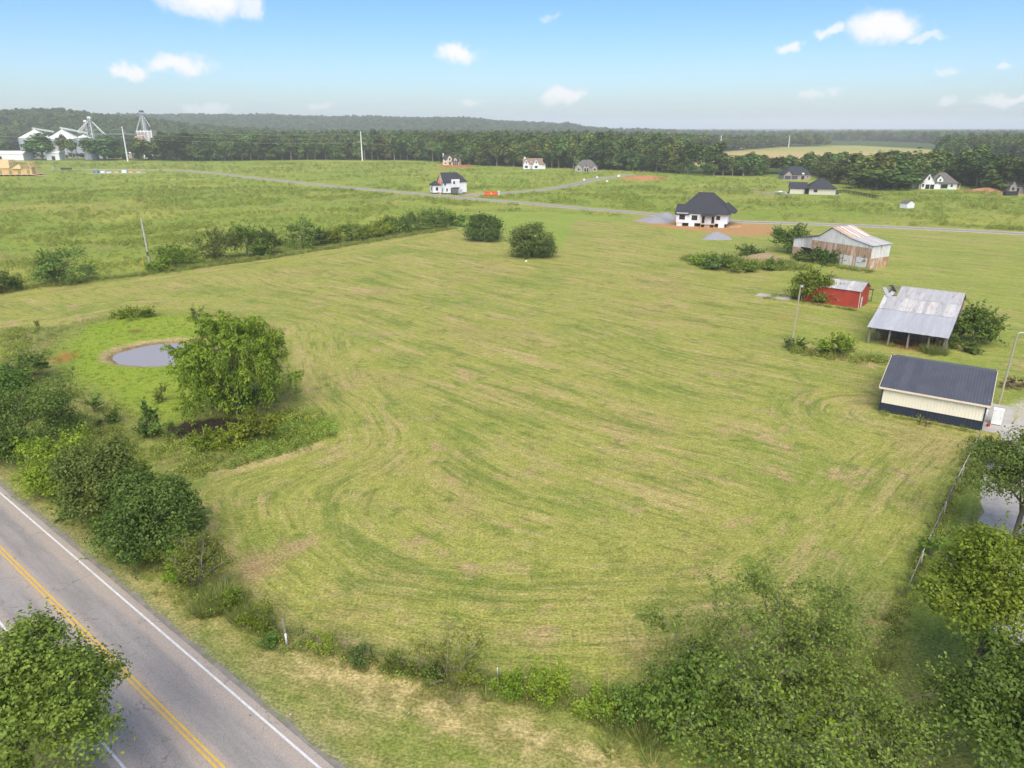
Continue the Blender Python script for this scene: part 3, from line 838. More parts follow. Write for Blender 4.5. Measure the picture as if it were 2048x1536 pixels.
def window(parent, p, nrm, w, h, frame, pane, name='window', bars=1):
    """framed window centred at p on a wall with outward normal nrm"""
    nrm = Vector(nrm).normalized(); ex = Vector((0, 0, 1)).cross(nrm).normalized()
    fr = MB(); t = .09
    for a, b, c, d in ((-w / 2, w / 2, -h / 2, -h / 2 + t), (-w / 2, w / 2, h / 2 - t, h / 2), (-w / 2, -w / 2 + t, -h / 2 + t, h / 2 - t), (w / 2 - t, w / 2, -h / 2 + t, h / 2 - t)):
        fr.box(a, b, c, d, 0.012, .07)
    for k in range(bars):
        x = -w / 2 + w * (k + 1) / (bars + 1)
        fr.box(x - .03, x + .03, -h / 2 + t, h / 2 - t, 0.014, .055)
    o = fr.build(name, frame, parent)
    o.matrix_basis = axes_matrix(p, ex, (0, 0, 1))
    g = MB().box(-w / 2 + t * .6, w / 2 - t * .6, -h / 2 + t * .6, h / 2 - t * .6, 0.004, .022).build('pane', pane, o)
    return o

def hip_roof(parent, x0, x1, y0, y1, z, rz, mat, oh=.5, name='roof', inset=None):
    x0 -= oh; x1 += oh; y0 -= oh; y1 += oh
    lx, ly = x1 - x0, y1 - y0
    if inset is None: inset = min(lx, ly) / 2
    if lx >= ly:
        R = [(x0 + inset, (y0 + y1) / 2, rz), (x1 - inset, (y0 + y1) / 2, rz)]
    else:
        R = [((x0 + x1) / 2, y0 + inset, rz), ((x0 + x1) / 2, y1 - inset, rz)]
    if (Vector(R[0]) - Vector(R[1])).length < .05: R[1] = (R[1][0] + .06, R[1][1], R[1][2])
    B = [(x0, y0, z), (x1, y0, z), (x1, y1, z), (x0, y1, z)]
    mb = MB()
    mb.v = B + [(a, b, c - .18) for a, b, c in B] + R
    if lx >= ly:
        mb.f = [(0, 1, 9, 8), (1, 2, 9), (2, 3, 8, 9), (3, 0, 8)]
    else:
        mb.f = [(0, 1, 8), (1, 2, 9, 8), (2, 3, 9), (3, 0, 8, 9)]
    mb.f += [(7, 6, 5, 4), (0, 4, 5, 1), (1, 5, 6, 2), (2, 6, 7, 3), (3, 7, 4, 0)]
    return mb.build(name, mat, parent)

def gable_roof(parent, x0, x1, y0, y1, z, rz, mat, wall=None, axis='x', oh=.4, ov=.3, th=.16, name='roof'):
    """ridge runs along axis; oh overhang at eaves, ov at the gable ends"""
    P = lambda a, b, c: (a, b, c) if axis == 'x' else (b, a, c)
    if axis == 'y': x0, x1, y0, y1 = y0, y1, x0, x1
    c = (y0 + y1) / 2; k = (rz - z) / ((y1 - y0) / 2)
    mb = MB()
    ze = z - k * oh
    A, B = x0 - ov, x1 + ov
    f = [P(A, y0 - oh, ze), P(B, y0 - oh, ze), P(B, c, rz), P(A, c, rz)]
    g = [P(B, y1 + oh, ze), P(A, y1 + oh, ze), P(A, c, rz), P(B, c, rz)]
    for q in (f, g):
        if axis == 'y': q = q[::-1]
        lo = [(a, b, d - th) for a, b, d in q]
        bi = len(mb.v); mb.v += list(q) + lo
        mb.f += [tuple(bi + i for i in r) for r in ((0, 1, 2, 3), (7, 6, 5, 4), (0, 4, 5, 1), (1, 5, 6, 2), (2, 6, 7, 3), (3, 7, 4, 0))]
    r = mb.build(name, mat, parent)
    if wall is not None:
        for xx in (x0, x1):
            s = .10 if xx == x0 else -.10
            gb = MB()
            T = [P(xx, y0, z), P(xx, y1, z), P(xx, c, rz - th)]
            U = [P(xx + s, y0, z), P(xx + s, y1, z), P(xx + s, c, rz - th)]
            gb.v = T + U
            gb.f = [(0, 1, 2), (5, 4, 3), (0, 3, 4, 1), (1, 4, 5, 2), (2, 5, 3, 0)]
            gb.build('gable', wall, parent)
    return r

# shared building materials
M_SHINGLE = pmat('charcoal_shingles', (0.034, 0.036, 0.043), (0.050, 0.052, 0.060), 3, .9, bump=.3, bscale=14, spec=.15)
M_BROWNROOF = pmat('brown_shingles', (0.20, 0.13, 0.095), (0.26, 0.18, 0.13), 2, .9)
M_GREYROOF = pmat('grey_shingles', (0.105, 0.095, 0.09), (0.14, 0.125, 0.115), 2, .9)
M_WRAP = pmat('white_house_wrap', (0.72, 0.72, 0.72), (0.62, 0.62, 0.63), .5, .6, c3=(.42, .43, .46), c3scale=1.6, c3lo=.66, c3hi=.7, c3stretch=(.6, .6, 4))
M_CREAM = pmat('cream_brick', (0.62, 0.56, 0.47), (0.54, 0.48, 0.40), 2, .9)
M_BEIGE = pmat('beige_siding', (0.62, 0.54, 0.38), (0.55, 0.48, 0.34), 2, .9)
M_STONE = pmat('grey_stone', (0.40, 0.36, 0.31), (0.27, 0.25, 0.23), 1.6, .9, lo=.42, hi=.58)
M_TAUPE = pmat('taupe_brick', (0.36, 0.30, 0.26), (0.30, 0.25, 0.22), 2, .9)
M_TRIM = pmat('white_trim', (0.74, 0.74, 0.72), (0.68, 0.68, 0.66), 2, .5)
M_BLACK = pmat('black_frame', (0.02, 0.02, 0.022), (0.03, 0.03, 0.03), 2, .5)
M_GLASS = pmat('dark_glass', (0.015, 0.018, 0.022), (0.03, 0.034, 0.04), .5, .12, spec=.6)
M_SHADEFILL = pmat('painted_opening_shade', (0.022, 0.018, 0.016), (0.035, 0.028, 0.024), 1, .95)  # near-black colour for solid panels, stands in for the shade inside openings
M_GARAGE = pmat('dark_garage_door', (0.055, 0.058, 0.065), (0.07, 0.072, 0.08), 1, .5)
M_LUMBER = pmat('new_lumber', (0.60, 0.42, 0.22), (0.50, 0.34, 0.17), 3, .85)
M_OSB = pmat('sheathing_board', (0.58, 0.40, 0.20), (0.46, 0.30, 0.14), 1.2, .9, c3=(.66, .48, .26), c3scale=4)
M_BLOCK = pmat('dark_foundation', (0.045, 0.048, 0.055), (0.07, 0.07, 0.075), 2, .95)
M_ORANGE = pmat('orange_container_paint', (0.72, 0.115, 0.025), (0.60, 0.09, 0.02), 1.5, .5, c3=(.30, .07, .03), c3scale=3, c3lo=.66, c3hi=.74)
M_STEEL = pmat('galvanised_steel', (0.47, 0.49, 0.51), (0.39, 0.41, 0.44), .3, .5, metal=.25)
M_BINROOF = pmat('pale_bin_roof', (0.72, 0.71, 0.68), (0.64, 0.63, 0.60), .3, .5)
M_TIMBER = pmat('weathered_timber', (0.26, 0.225, 0.185), (0.17, 0.145, 0.12), 3, .95, stretch=(4, 4, .4), vary=.25)
M_POLE = pmat('weathered_pole_wood', (0.40, 0.35, 0.26), (0.30, 0.26, 0.19), 3, .95, stretch=(4, 4, .3))
M_POLEGREY = pmat('grey_pole_wood', (0.47, 0.45, 0.43), (0.36, 0.34, 0.32), 3, .95, stretch=(4, 4, .3))
M_IRON = pmat('dark_iron', (0.06, 0.06, 0.065), (0.09, 0.075, 0.065), 3, .6, metal=.3)
M_RED = pmat('red_barn_paint', (0.40, 0.055, 0.032), (0.34, 0.045, 0.028), .6, .75, c3=(.22, .05, .035), c3scale=1.2, c3lo=.60, c3hi=.75, c3stretch=(3, 3, .5), vary=.06)
M_TIN = pmat('pale_tin', (0.46, 0.45, 0.435), (0.36, 0.35, 0.34), .8, .5, metal=.15, stretch=(3, .5, 1), c3=(.33, .21, .14), c3scale=.9, c3lo=.57, c3hi=.70, c3stretch=(5, .6, 1), vary=.08)
M_TINCLEAN = pmat('dull_tin', (0.44, 0.44, 0.44), (0.38, 0.38, 0.385), .8, .5, metal=.15, stretch=(3, .4, 1), vary=.07)
M_TINRUST = pmat('rust_streaked_tin', (0.52, 0.50, 0.47), (0.44, 0.42, 0.40), .8, .6, metal=.1, stretch=(3, .5, 1), c3=(.30, .16, .085), c3scale=.9, c3lo=.55, c3hi=.68, c3stretch=(5, .7, .7), vary=.08)
M_RUSTY = pmat('rusty_sheet', (0.43, 0.25, 0.135), (0.34, 0.18, 0.09), .9, .85, stretch=(5, .35, .35), c3=(.58, .50, .42), c3scale=1.0, c3lo=.47, c3hi=.60, c3stretch=(6, .3, .3), vary=.15)
M_WHITETIN = pmat('flaking_white_sheet', (0.66, 0.65, 0.63), (0.58, 0.57, 0.55), .8, .6, stretch=(3, .4, 1), c3=(.40, .25, .15), c3scale=1.1, c3lo=.57, c3hi=.70, c3stretch=(6, .3, .3), vary=.06)
M_NAVYROOF = pmat('charcoal_metal_roof', (0.070, 0.072, 0.085), (0.085, 0.087, 0.10), .5, .5, spec=.3, vary=.05)
M_CREAMSHEET = pmat('cream_metal_siding', (0.80, 0.735, 0.585), (0.76, 0.70, 0.555), .5, .5, vary=.03)
M_NAVY = pmat('navy_metal_siding', (0.022, 0.030, 0.045), (0.03, 0.038, 0.055), .6, .5, vary=.06)
M_CREAMTRIM = pmat('cream_trim', (0.70, 0.60, 0.48), (0.64, 0.55, 0.44), 1, .5)

# ------------------------------------------------------------------ cream metal barn with charcoal roof
def cream_barn():
    t = thing('metal_barn', 'cream metal barn with charcoal roof and navy skirting by the gravel yard', 'barn', (44.0, 79.0, 0), math.radians(-34.5))
    L, D, ze, zr, zs = 10.4, 14.2, 3.25, 5.05, 1.08
    c = D / 2
    sheets(t, 'skirt_sheet', (0, 0, .02), (1, 0, 0), (0, 0, 1), L, zs, .92, M_NAVY)
    sheets(t, 'wall_sheet', (0, 0.0, zs + .06), (1, 0, 0), (0, 0, 1), L, ze - zs - .08, .92, M_CREAMSHEET)
    sheets(t, 'skirt_sheet', (L, D, .02), (-1, 0, 0), (0, 0, 1), L, zs, .92, M_NAVY)
    sheets(t, 'wall_sheet', (L, D, zs + .06), (-1, 0, 0), (0, 0, 1), L, ze - zs - .08, .92, M_CREAMSHEET)
    MB().box(0, L, -.05, -.034, zs - .02, zs + .08).build('skirt_flashing', M_NAVY, t)
    for side in (0, 1):
        x = 0 if side == 0 else L
        ex = (0, -1, 0) if side == 0 else (0, 1, 0)
        oy = D if side == 0 else 0
        n = 14; p = D / n
        for i in range(n):
            ya, yb = i * p, (i + 1) * p
            if side == 0: ya, yb = D - (i + 1) * p, D - i * p
            if side == 1 and 6.2 < (ya + yb) / 2 < 9.8: z0 = 3.0
            elif side == 1 and 1.0 < (ya + yb) / 2 < 2.0: z0 = 2.15
            else: z0 = zs
            top = lambda yy: ze + (zr - ze) * (1 - abs(yy - c) / c) - .04
            s = -1 if side == 0 else 1
            mb = MB()
            for k in range(3):
                yk = ya + (k + .5) * p / 3
                mb.box(min(x, x + s * .03), max(x, x + s * .03), yk - .03, yk + .03, z0 + .05, top(yk) - .02)
            y0_, y1_ = (ya, yb)
            mb.v += [(x, y0_, z0 + .04), (x, y1_, z0 + .04), (x, y1_, top(y1_)), (x, y0_, top(y0_))]
            b = len(mb.v) - 4; mb.f.append((b, b + 1, b + 2, b + 3))
            mb.build('wall_sheet', M_CREAMSHEET, t)
            if z0 == zs:
                mb = MB()
                mb.face([(x, y0_, .02), (x, y1_, .02), (x, y1_, zs), (x, y0_, zs)])
                for k in range(3):
                    yk = ya + (k + .5) * p / 3
                    mb.box(min(x, x + s * .03), max(x, x + s * .03), yk - .03, yk + .03, .03, zs)
                mb.build('skirt_sheet', M_NAVY, t)
    for x, y in ((0, 0), (L, 0), (0, D), (L, D)):
        MB().box(x - .07, x + .07, y - .07, y + .07, 0, ze - .02).build('corner_trim', M_NAVY, t)
    oh = .42
    sl = (zr - ze) / c
    ln = math.hypot(c + oh, sl * (c + oh))
    d = Vector((0, 1, sl)).normalized()
    sheets(t, 'roof_sheet', (-.38, -oh, ze - sl * oh + .06), (1, 0, 0), d, L + .76, ln, .92, M_NAVYROOF, .3, .035)
    d2 = Vector((0, -1, sl)).normalized()
    sheets(t, 'roof_sheet', (L + .38, D + oh, ze - sl * oh + .06), (-1, 0, 0), d2, L + .76, ln, .92, M_NAVYROOF, .3, .035)
    MB().slab([(-.4, c - .22, zr + .075 - sl * .22), (L + .4, c - .22, zr + .075 - sl * .22), (L + .4, c, zr + .12), (-.4, c, zr + .12)], .03).slab([(L + .4, c + .22, zr + .075 - sl * .22), (-.4, c + .22, zr + .075 - sl * .22), (-.4, c, zr + .121), (L + .4, c, zr + .121)], .03).build('ridge_cap', M_NAVYROOF, t)
    for yy, q in ((-oh - .03, -.0), (D + oh + .03, 0)):
        MB().box(-.38, L + .38, yy - .03, yy + .03, ze - sl * oh - .17, ze - sl * oh + .05).build('fascia', M_CREAMTRIM, t)
    MB().box(-.3, L + .3, -oh, -.04, ze - sl * oh - .10, ze - sl * oh - .08).build('soffit', M_CREAMTRIM, t)
    for x in (-.40, L + .40):
        MB().bar((x, -oh, ze - sl * oh - .02), (x, c, zr - .01), .05, .2).build('rake_trim', M_CREAMTRIM, t)
        MB().bar((x, D + oh, ze - sl * oh - .02), (x, c, zr - .01), .05, .2).build('rake_trim', M_TRIM, t)
    dr = MB().box(L - .02, L + .03, 6.3, 9.9, 0.02, 2.95)
    dr = dr.build('overhead_door', M_NAVY, t)
    for k in range(4):
        MB().box(L + .034, L + .05, 6.3, 9.9, .1 + k * .72, .1 + k * .72 + .64).build('door_panel', M_NAVY, dr)
    MB().box(L - .03, L + .06, 6.05, 6.28, 0, 3.1).box(L - .03, L + .06, 9.92, 10.15, 0, 3.1).box(L - .03, L + .06, 6.05, 10.15, 2.97, 3.12).build('door_trim', M_TRIM, t)
    pd = MB().box(L - .02, L + .045, 1.05, 1.95, 0.03, 2.12).build('side_door', M_NAVY, t)
    MB().box(L + .05, L + .1, 1.78, 1.86, .95, 1.05).build('handle', M_STEEL, pd)
    MB().tube([(L + .08, .5, .1), (L + .08, .5, 3.6)], .03, 6).box(L + .04, L + .2, .32, .68, 1.3, 1.85).build('electric_meter', M_STEEL, t)
    MB().tube([(L + .1, 3.0, .1), (L + .1, 3.0, 2.6), (L + .1, 3.3, 2.7)], .035, 6).box(L + .04, L + .32, 2.7, 3.4, .9, 1.5).build('wall_unit', M_TRIM, t)
    MB().box(L + .12, L + 3.0, .2, 10.6, -.05, .06).build('concrete_apron', M_CONC, t)
    return t
cb = cream_barn()

def local(t, x, y, z=0):
    c, s = math.cos(t.rotation_euler.z), math.sin(t.rotation_euler.z)
    return Vector((t.location.x + c * x - s * y, t.location.y + s * x + c * y, t.location.z + z))

def yard_things():
    p = local(cb, 11.7, 3.1, .06)
    t = thing('storage_cabinet', 'white upright cabinet standing on the concrete apron of the cream barn', 'cabinet', p, math.radians(-34.5))
    MB().box(-.5, .5, -.45, .45, .1, 1.75).build('body', M_TRIM, t)
    MB().box(-.52, .52, -.47, .47, 1.76, 1.83).build('lid', M_TRIM, t)
    for x in (-.44, .36):
        MB().box(x, x + .08, -.4, .4, 0, .095).build('foot', pmat('red_rubber', (.4, .07, .04)), t)
    MB().box(.3, .34, -.5, -.46, .8, 1.1).build('handle', M_STEEL, t)
    t = thing('fuel_can', 'small red fuel can beside the white cabinet at the cream barn', 'can', local(cb, 11.0, 1.8, .06), .4)
    mr = pmat('red_can', (.42, .03, .02))
    MB().box(-.16, .16, -.11, .11, 0, .3).build('body', mr, t)
    MB().tube([(.1, 0, .3), (.12, 0, .38), (.22, 0, .42)], .025, 6).build('spout', M_BLACK, t)
    MB().bar((-.1, 0, .36), (.05, 0, .36), .03).bar((-.1, 0, .3), (-.1, 0, .36), .03).bar((.05, 0, .3), (.05, 0, .36), .03).build('handle', mr, t)
yard_things()

# ------------------------------------------------------------------ grey tin-roofed open barn
def grey_barn():
    t = thing('open_barn', 'old grey tin-roofed barn with open lean-to on wooden posts', 'barn', (55.6, 107.0, 0), math.radians(-36.5))
    L = 10.5
    E, B, R, K = (0.0, 2.75), (7.2, 4.3), (14.2, 6.9), (20.0, 4.6)
    rn = random.Random(8)
    def row(a, b, skip=(), mats=None, mat=M_TIN, jit=.03, lift=0, name='roof_sheet', n=.62, x0=-.3, x1=L + .3):
        d = Vector((0, b[0] - a[0], b[1] - a[1]))
        sheets(t, name, (x0, a[0], a[1] + lift), (1, 0, 0), d, x1 - x0, d.length, n, mat, .16, .022, jit, skip, rn, True, mats)
    row(E, (B[0] + .3, B[1] + .08), mat=M_TINCLEAN, mats=[M_TINCLEAN])
    m1 = (10.8, 5.637)
    row(B, (m1[0] + .25, m1[1] + .11), lift=.06, mats=[M_TIN, M_TIN, M_TINRUST])
    row(m1, R, lift=.10, skip=(0, 1, 2), mats=[M_TIN, M_TIN, M_TIN, M_TINCLEAN])
    # the bent sheets at the torn corner
    d = rib_sheet(.66, 3.0, .16, .022, True).data('roof_sheet', M_TINCLEAN)
    for k, (x, y, z, a, tl) in enumerate(((-.25, 9.7, 5.35, .25, .30), (.2, 10.3, 5.7, .9, .10))):
        o = link('roof_sheet', d, t); o.location = (x, y, z); o.rotation_euler = (.35, tl, a - .4)
    dd = Vector((0, R[0] - K[0], R[1] - K[1]))
    sheets(t, 'roof_sheet', (L + .3, K[0], K[1] + .05), (-1, 0, 0), dd, L + .6, dd.length, .62, M_TIN, .16, .03, .03, (14, 15, 16), rn, True)
    MB().bar((1.7, R[0], R[1] + .1), (L + .3, R[0], R[1] + .1), .3, .05).build('ridge_cap', M_TIN, t)
    # frame
    for k, x in enumerate((.15, 2.9, 5.6, 8.35, L - .15)):
        z = E[1] - .12
        MB().bar((x, .75, 0), (x + rn.uniform(-.1, .1), .75, z + .15), .24).build('post', M_TIMBER, t)
    MB().bar((0, .75, 2.78), (L, .75, 2.78), .12, .2).build('beam', M_TIMBER, t)
    for k in range(8):
        x = .05 + k * (L - .1) / 7
        MB().bar((x, 0.05, E[1] - .12), (x, B[0], B[1] - .12), .06, .14).build('rafter', M_TIMBER, t)
        MB().bar((x, B[0], B[1] - .1), (x, R[0], R[1] - .1), .06, .14).build('rafter', M_TIMBER, t)
        MB().bar((x, K[0], K[1] - .1), (x, R[0], R[1] - .1), .06, .14).build('rafter', M_TIMBER, t)
    for k in range(6):
        f = k / 5.5
        y, z = m1[0] + (R[0] - m1[0]) * f, m1[1] + (R[1] - m1[1]) * f
        MB().bar((-.9 - rn.random() * .5, y, z), (L, y, z), .10, .05).build('purlin', M_TIMBER, t)
        y2 = 28.4 - y
        MB().bar((-.5, y2, z), (L, y2, z), .10, .05).build('purlin', M_TIMBER, t)
    # board walls of the old core
    planks(t, 'wall_plank', (0, 7.0, 0), (1, 0, 0), (0, 0, 1), L, 4.1, .32, M_TIMBER, rnd=rn, skip=.05, ragged=.05)
    planks(t, 'wall_plank', (L, 19.6, 0), (-1, 0, 0), (0, 0, 1), L, 4.3, .32, M_TIMBER, rnd=rn, skip=.03, ragged=.05)
    for x, s in ((0, -1), (L, 1)):
        n = 37
        for i in range(n):
            if rn.random() < .05: continue
            y0, y1 = 7.0 + i * 12.6 / n + .006, 7.0 + (i + 1) * 12.6 / n - .006
            zt = lambda y: (B[1] + (R[1] - B[1]) * (y - B[0]) / (R[0] - B[0]) if y < R[0] else R[1] + (K[1] - R[1]) * (y - R[0]) / (K[0] - R[0])) - .22
            z0 = rn.uniform(0, .1)
            j = s * rn.uniform(0, .02)
            MB().hexa([(x + j, y0, z0), (x + s * .026 + j, y0, z0), (x + s * .026 + j, y1, z0), (x + j, y1, z0), (x + j, y0, zt(y0)), (x + s * .026 + j, y0, zt(y0)), (x + s * .026 + j, y1, zt(y1)), (x + j, y1, zt(y1))]).build('wall_plank', M_TIMBER, t)
    for i in range(14):       # boarded end of the lean-to, half height
        y0 = 1.6 + i * .33
        MB().box(L - .05, L - .02, y0, y0 + .31, 0, 2.3 + .25 * (y0 - 1) / 1.2 * .6 - rn.uniform(0, .25)).build('wall_plank', M_TIMBER, t)
    return t
gb = grey_barn()

def barn_clutter():
    rust = pmat('rusted_machinery', (.16, .075, .04), (.10, .055, .035), 4, .9)
    t = thing('disc_harrow', 'rusty disc harrow parked under the grey barn lean-to', 'harrow', local(gb, 5.2, 3.4), math.radians(-30))
    MB().bar((-1.6, -.5, .62), (1.6, -.5, .62), .1).bar((-1.6, .5, .62), (1.6, .5, .62), .1).bar((-.9, -.5, .66), (-.9, .5, .66), .1).bar((.9, -.5, .66), (.9, .5, .66), .1).build('frame', rust, t)
    MB().bar((0, -.5, .68), (0, -2.0, .5), .1).build('drawbar', rust, t)
    for r in (-.5, .5):
        MB().tube([(-1.55, r, .34), (1.55, r, .34)], .04, 6).build('axle', rust, t)
        for k in range(8):
            x = -1.5 + k * 3 / 7
            MB().tube([(x, r, .34), (x + .05, r, .34)], [.34, .26], 12).build('disc', rust, t)
    t = thing('hay_rake', 'old wheel hay rake beside the harrow in the grey barn', 'hay rake', local(gb, 2.6, 3.2), math.radians(-60))
    MB().bar((-1.4, 0, .8), (1.4, 0, .8), .09).bar((0, 0, .8), (0, -1.6, .45), .09).build('frame', rust, t)
    for k in range(3):
        x = -1.0 + k
        mb = MB()
        for j in range(10):
            a = 2 * math.pi * j / 10
            mb.bar((x, .25, .6), (x + .5 * math.sin(a) * .4, .25 + .55 * math.sin(a) * .8, .6 + .58 * math.cos(a)), .03)
        mb.build('rake_wheel', rust, t)
    t = thing('tyre', 'worn black tractor tyre leaning inside the grey barn', 'tyre', local(gb, 8.0, 3.9), .5)
    mb = MB()
    n = 18
    for i in range(n):
        a0, a1 = 2 * math.pi * i / n, 2 * math.pi * (i + 1) / n
        for (r0, y0, r1, y1) in ((.30, -.16, .58, -.2), (.58, -.2, .62, .0), (.62, .0, .58, .2), (.58, .2, .30, .16), (.30, .16, .30, -.16)):
            mb.face([(r0 * math.cos(a0), y0, .62 + r0 * math.sin(a0)), (r0 * math.cos(a1), y0, .62 + r0 * math.sin(a1)), (r1 * math.cos(a1), y1, .62 + r1 * math.sin(a1)), (r1 * math.cos(a0), y1, .62 + r1 * math.sin(a0))])
    mb.build('tread', M_BLACK, t)
    ms = pmat('hay', (.42, .30, .13), (.32, .22, .09), 6, .95, bump=.8, bscale=30)
    for k, (x, y, a) in enumerate(((1.2, 4.7, .2), (9.6, 4.4, .1))):
        t = thing('hay_bale', ['round hay bale at the left end inside the grey barn', 'round hay bale at the right end inside the grey barn'][k], 'hay bale', local(gb, x, y), a)
        mb = MB(); mb.tube([(-.6, 0, .62), (-.55, 0, .62), (.55, 0, .62), (.6, 0, .62)], [.5, .62, .62, .5], 16)
        mb.build('bale', ms, t)
barn_clutter()

# ------------------------------------------------------------------ red barn
def red_barn():
    t = thing('red_barn', 'red metal barn with rusty tin roof and open rear lean-to', 'barn', (57.0, 137.2, 0), math.radians(-41))
    L, D, ze, zr = 10.6, 5.6, 3.3, 4.5
    c = D / 2; sl = (zr - ze) / c
    rn = random.Random(3)
    sheets(t, 'wall_sheet', (0, 0, 0), (1, 0, 0), (0, 0, 1), L, ze - .05, .86, M_RED, .22, .02)
    sheets(t, 'wall_sheet', (L, D, 0), (-1, 0, 0), (0, 0, 1), L, ze - .05, .86, M_RED, .22, .02)
    for x, s in ((0, -1), (L, 1)):
        n = 6; p = D / n
        for i in range(n):
            y0, y1 = i * p, (i + 1) * p
            zt = lambda y: zr - sl * abs(y - c) - .05
            z0 = 2.0 if (s == 1 and i == 1) else 0
            ys = sorted({y0, y1} | ({c} if y0 < c < y1 else set()))
            mb = MB()
            for a, b in zip(ys, ys[1:]):
                mb.hexa([(x, a, z0), (x + s * .03, a, z0), (x + s * .03, b, z0), (x, b, z0), (x, a, zt(a)), (x + s * .03, a, zt(a)), (x + s * .03, b, zt(b)), (x, b, zt(b))])
            mb.build('wall_sheet', M_RED, t)
    dr = MB().box(L - .01, L + .05, p + .04, 2 * p - .04, .03, 1.98).build('door', M_WHITETIN, t)
    MB().box(L + .055, L + .09, 2 * p - .2, 2 * p - .12, .95, 1.1).build('handle', M_IRON, dr)
    MB().box(-.05, .04, -.05, .04, 0, ze).build('corner_trim', M_TRIM, t)
    MB().box(L - .04, L + .06, -.06, .04, 0, ze).build('corner_trim', M_WHITETIN, t)
    oh = .25
    ln = math.hypot(c + oh, sl * (c + oh))
    sheets(t, 'roof_sheet', (-.25, -oh, ze - sl * oh + .04), (1, 0, 0), (0, 1, sl), L + .5, ln, .7, M_TIN, .18, .022, .02, (), rn, True, [M_TIN, M_TIN, M_TINCLEAN, M_TINRUST])
    sheets(t, 'roof_sheet', (L + .25, D + oh, ze - sl * oh + .04), (-1, 0, 0), (0, -1, sl), L + .5, ln, .7, M_TINRUST, .18, .022, .02, (), rn, True)
    MB().bar((-.25, c, zr + .08), (L + .25, c, zr + .08), .3, .04).build('ridge_cap', M_TIN, t)
    MB().bar((L + .26, -oh, ze - sl * oh), (L + .26, c, zr + .02), .04, .12).bar((L + .26, D + oh, ze - sl * oh), (L + .26, c, zr + .02), .04, .12).build('rake_trim', M_TIMBER, t)
    # rear lean-to
    y1, z1 = D + 3.0, 2.3
    d = Vector((0, -(y1 - D - .05), (ze - .35) - z1))
    sheets(t, 'lean_to_sheet', (L + .2, y1, z1), (-1, 0, 0), d, 6.0, d.length, .75, M_RUSTY, .18, .022, .02, (), rn, True)
    for k in range(5):
        x = L + .1 - k * 1.4
        MB().bar((x, D + .05, ze - .45), (x, y1, z1 - .08), .06, .14).build('rafter', M_TIMBER, t)
    for x in (L, L - 2.9, L - 5.7):
        MB().bar((x, y1 - .25, 0), (x, y1 - .25, z1 + .02), .15).build('post', M_TIMBER, t)
    MB().bar((L - 5.8, y1 - .25, z1 - .12), (L + .1, y1 - .25, z1 - .12), .1, .16).bar((L, D + .1, .9), (L, y1 - .25, .9), .05, .12).build('beam', M_TIMBER, t)
    return t
rb = red_barn()

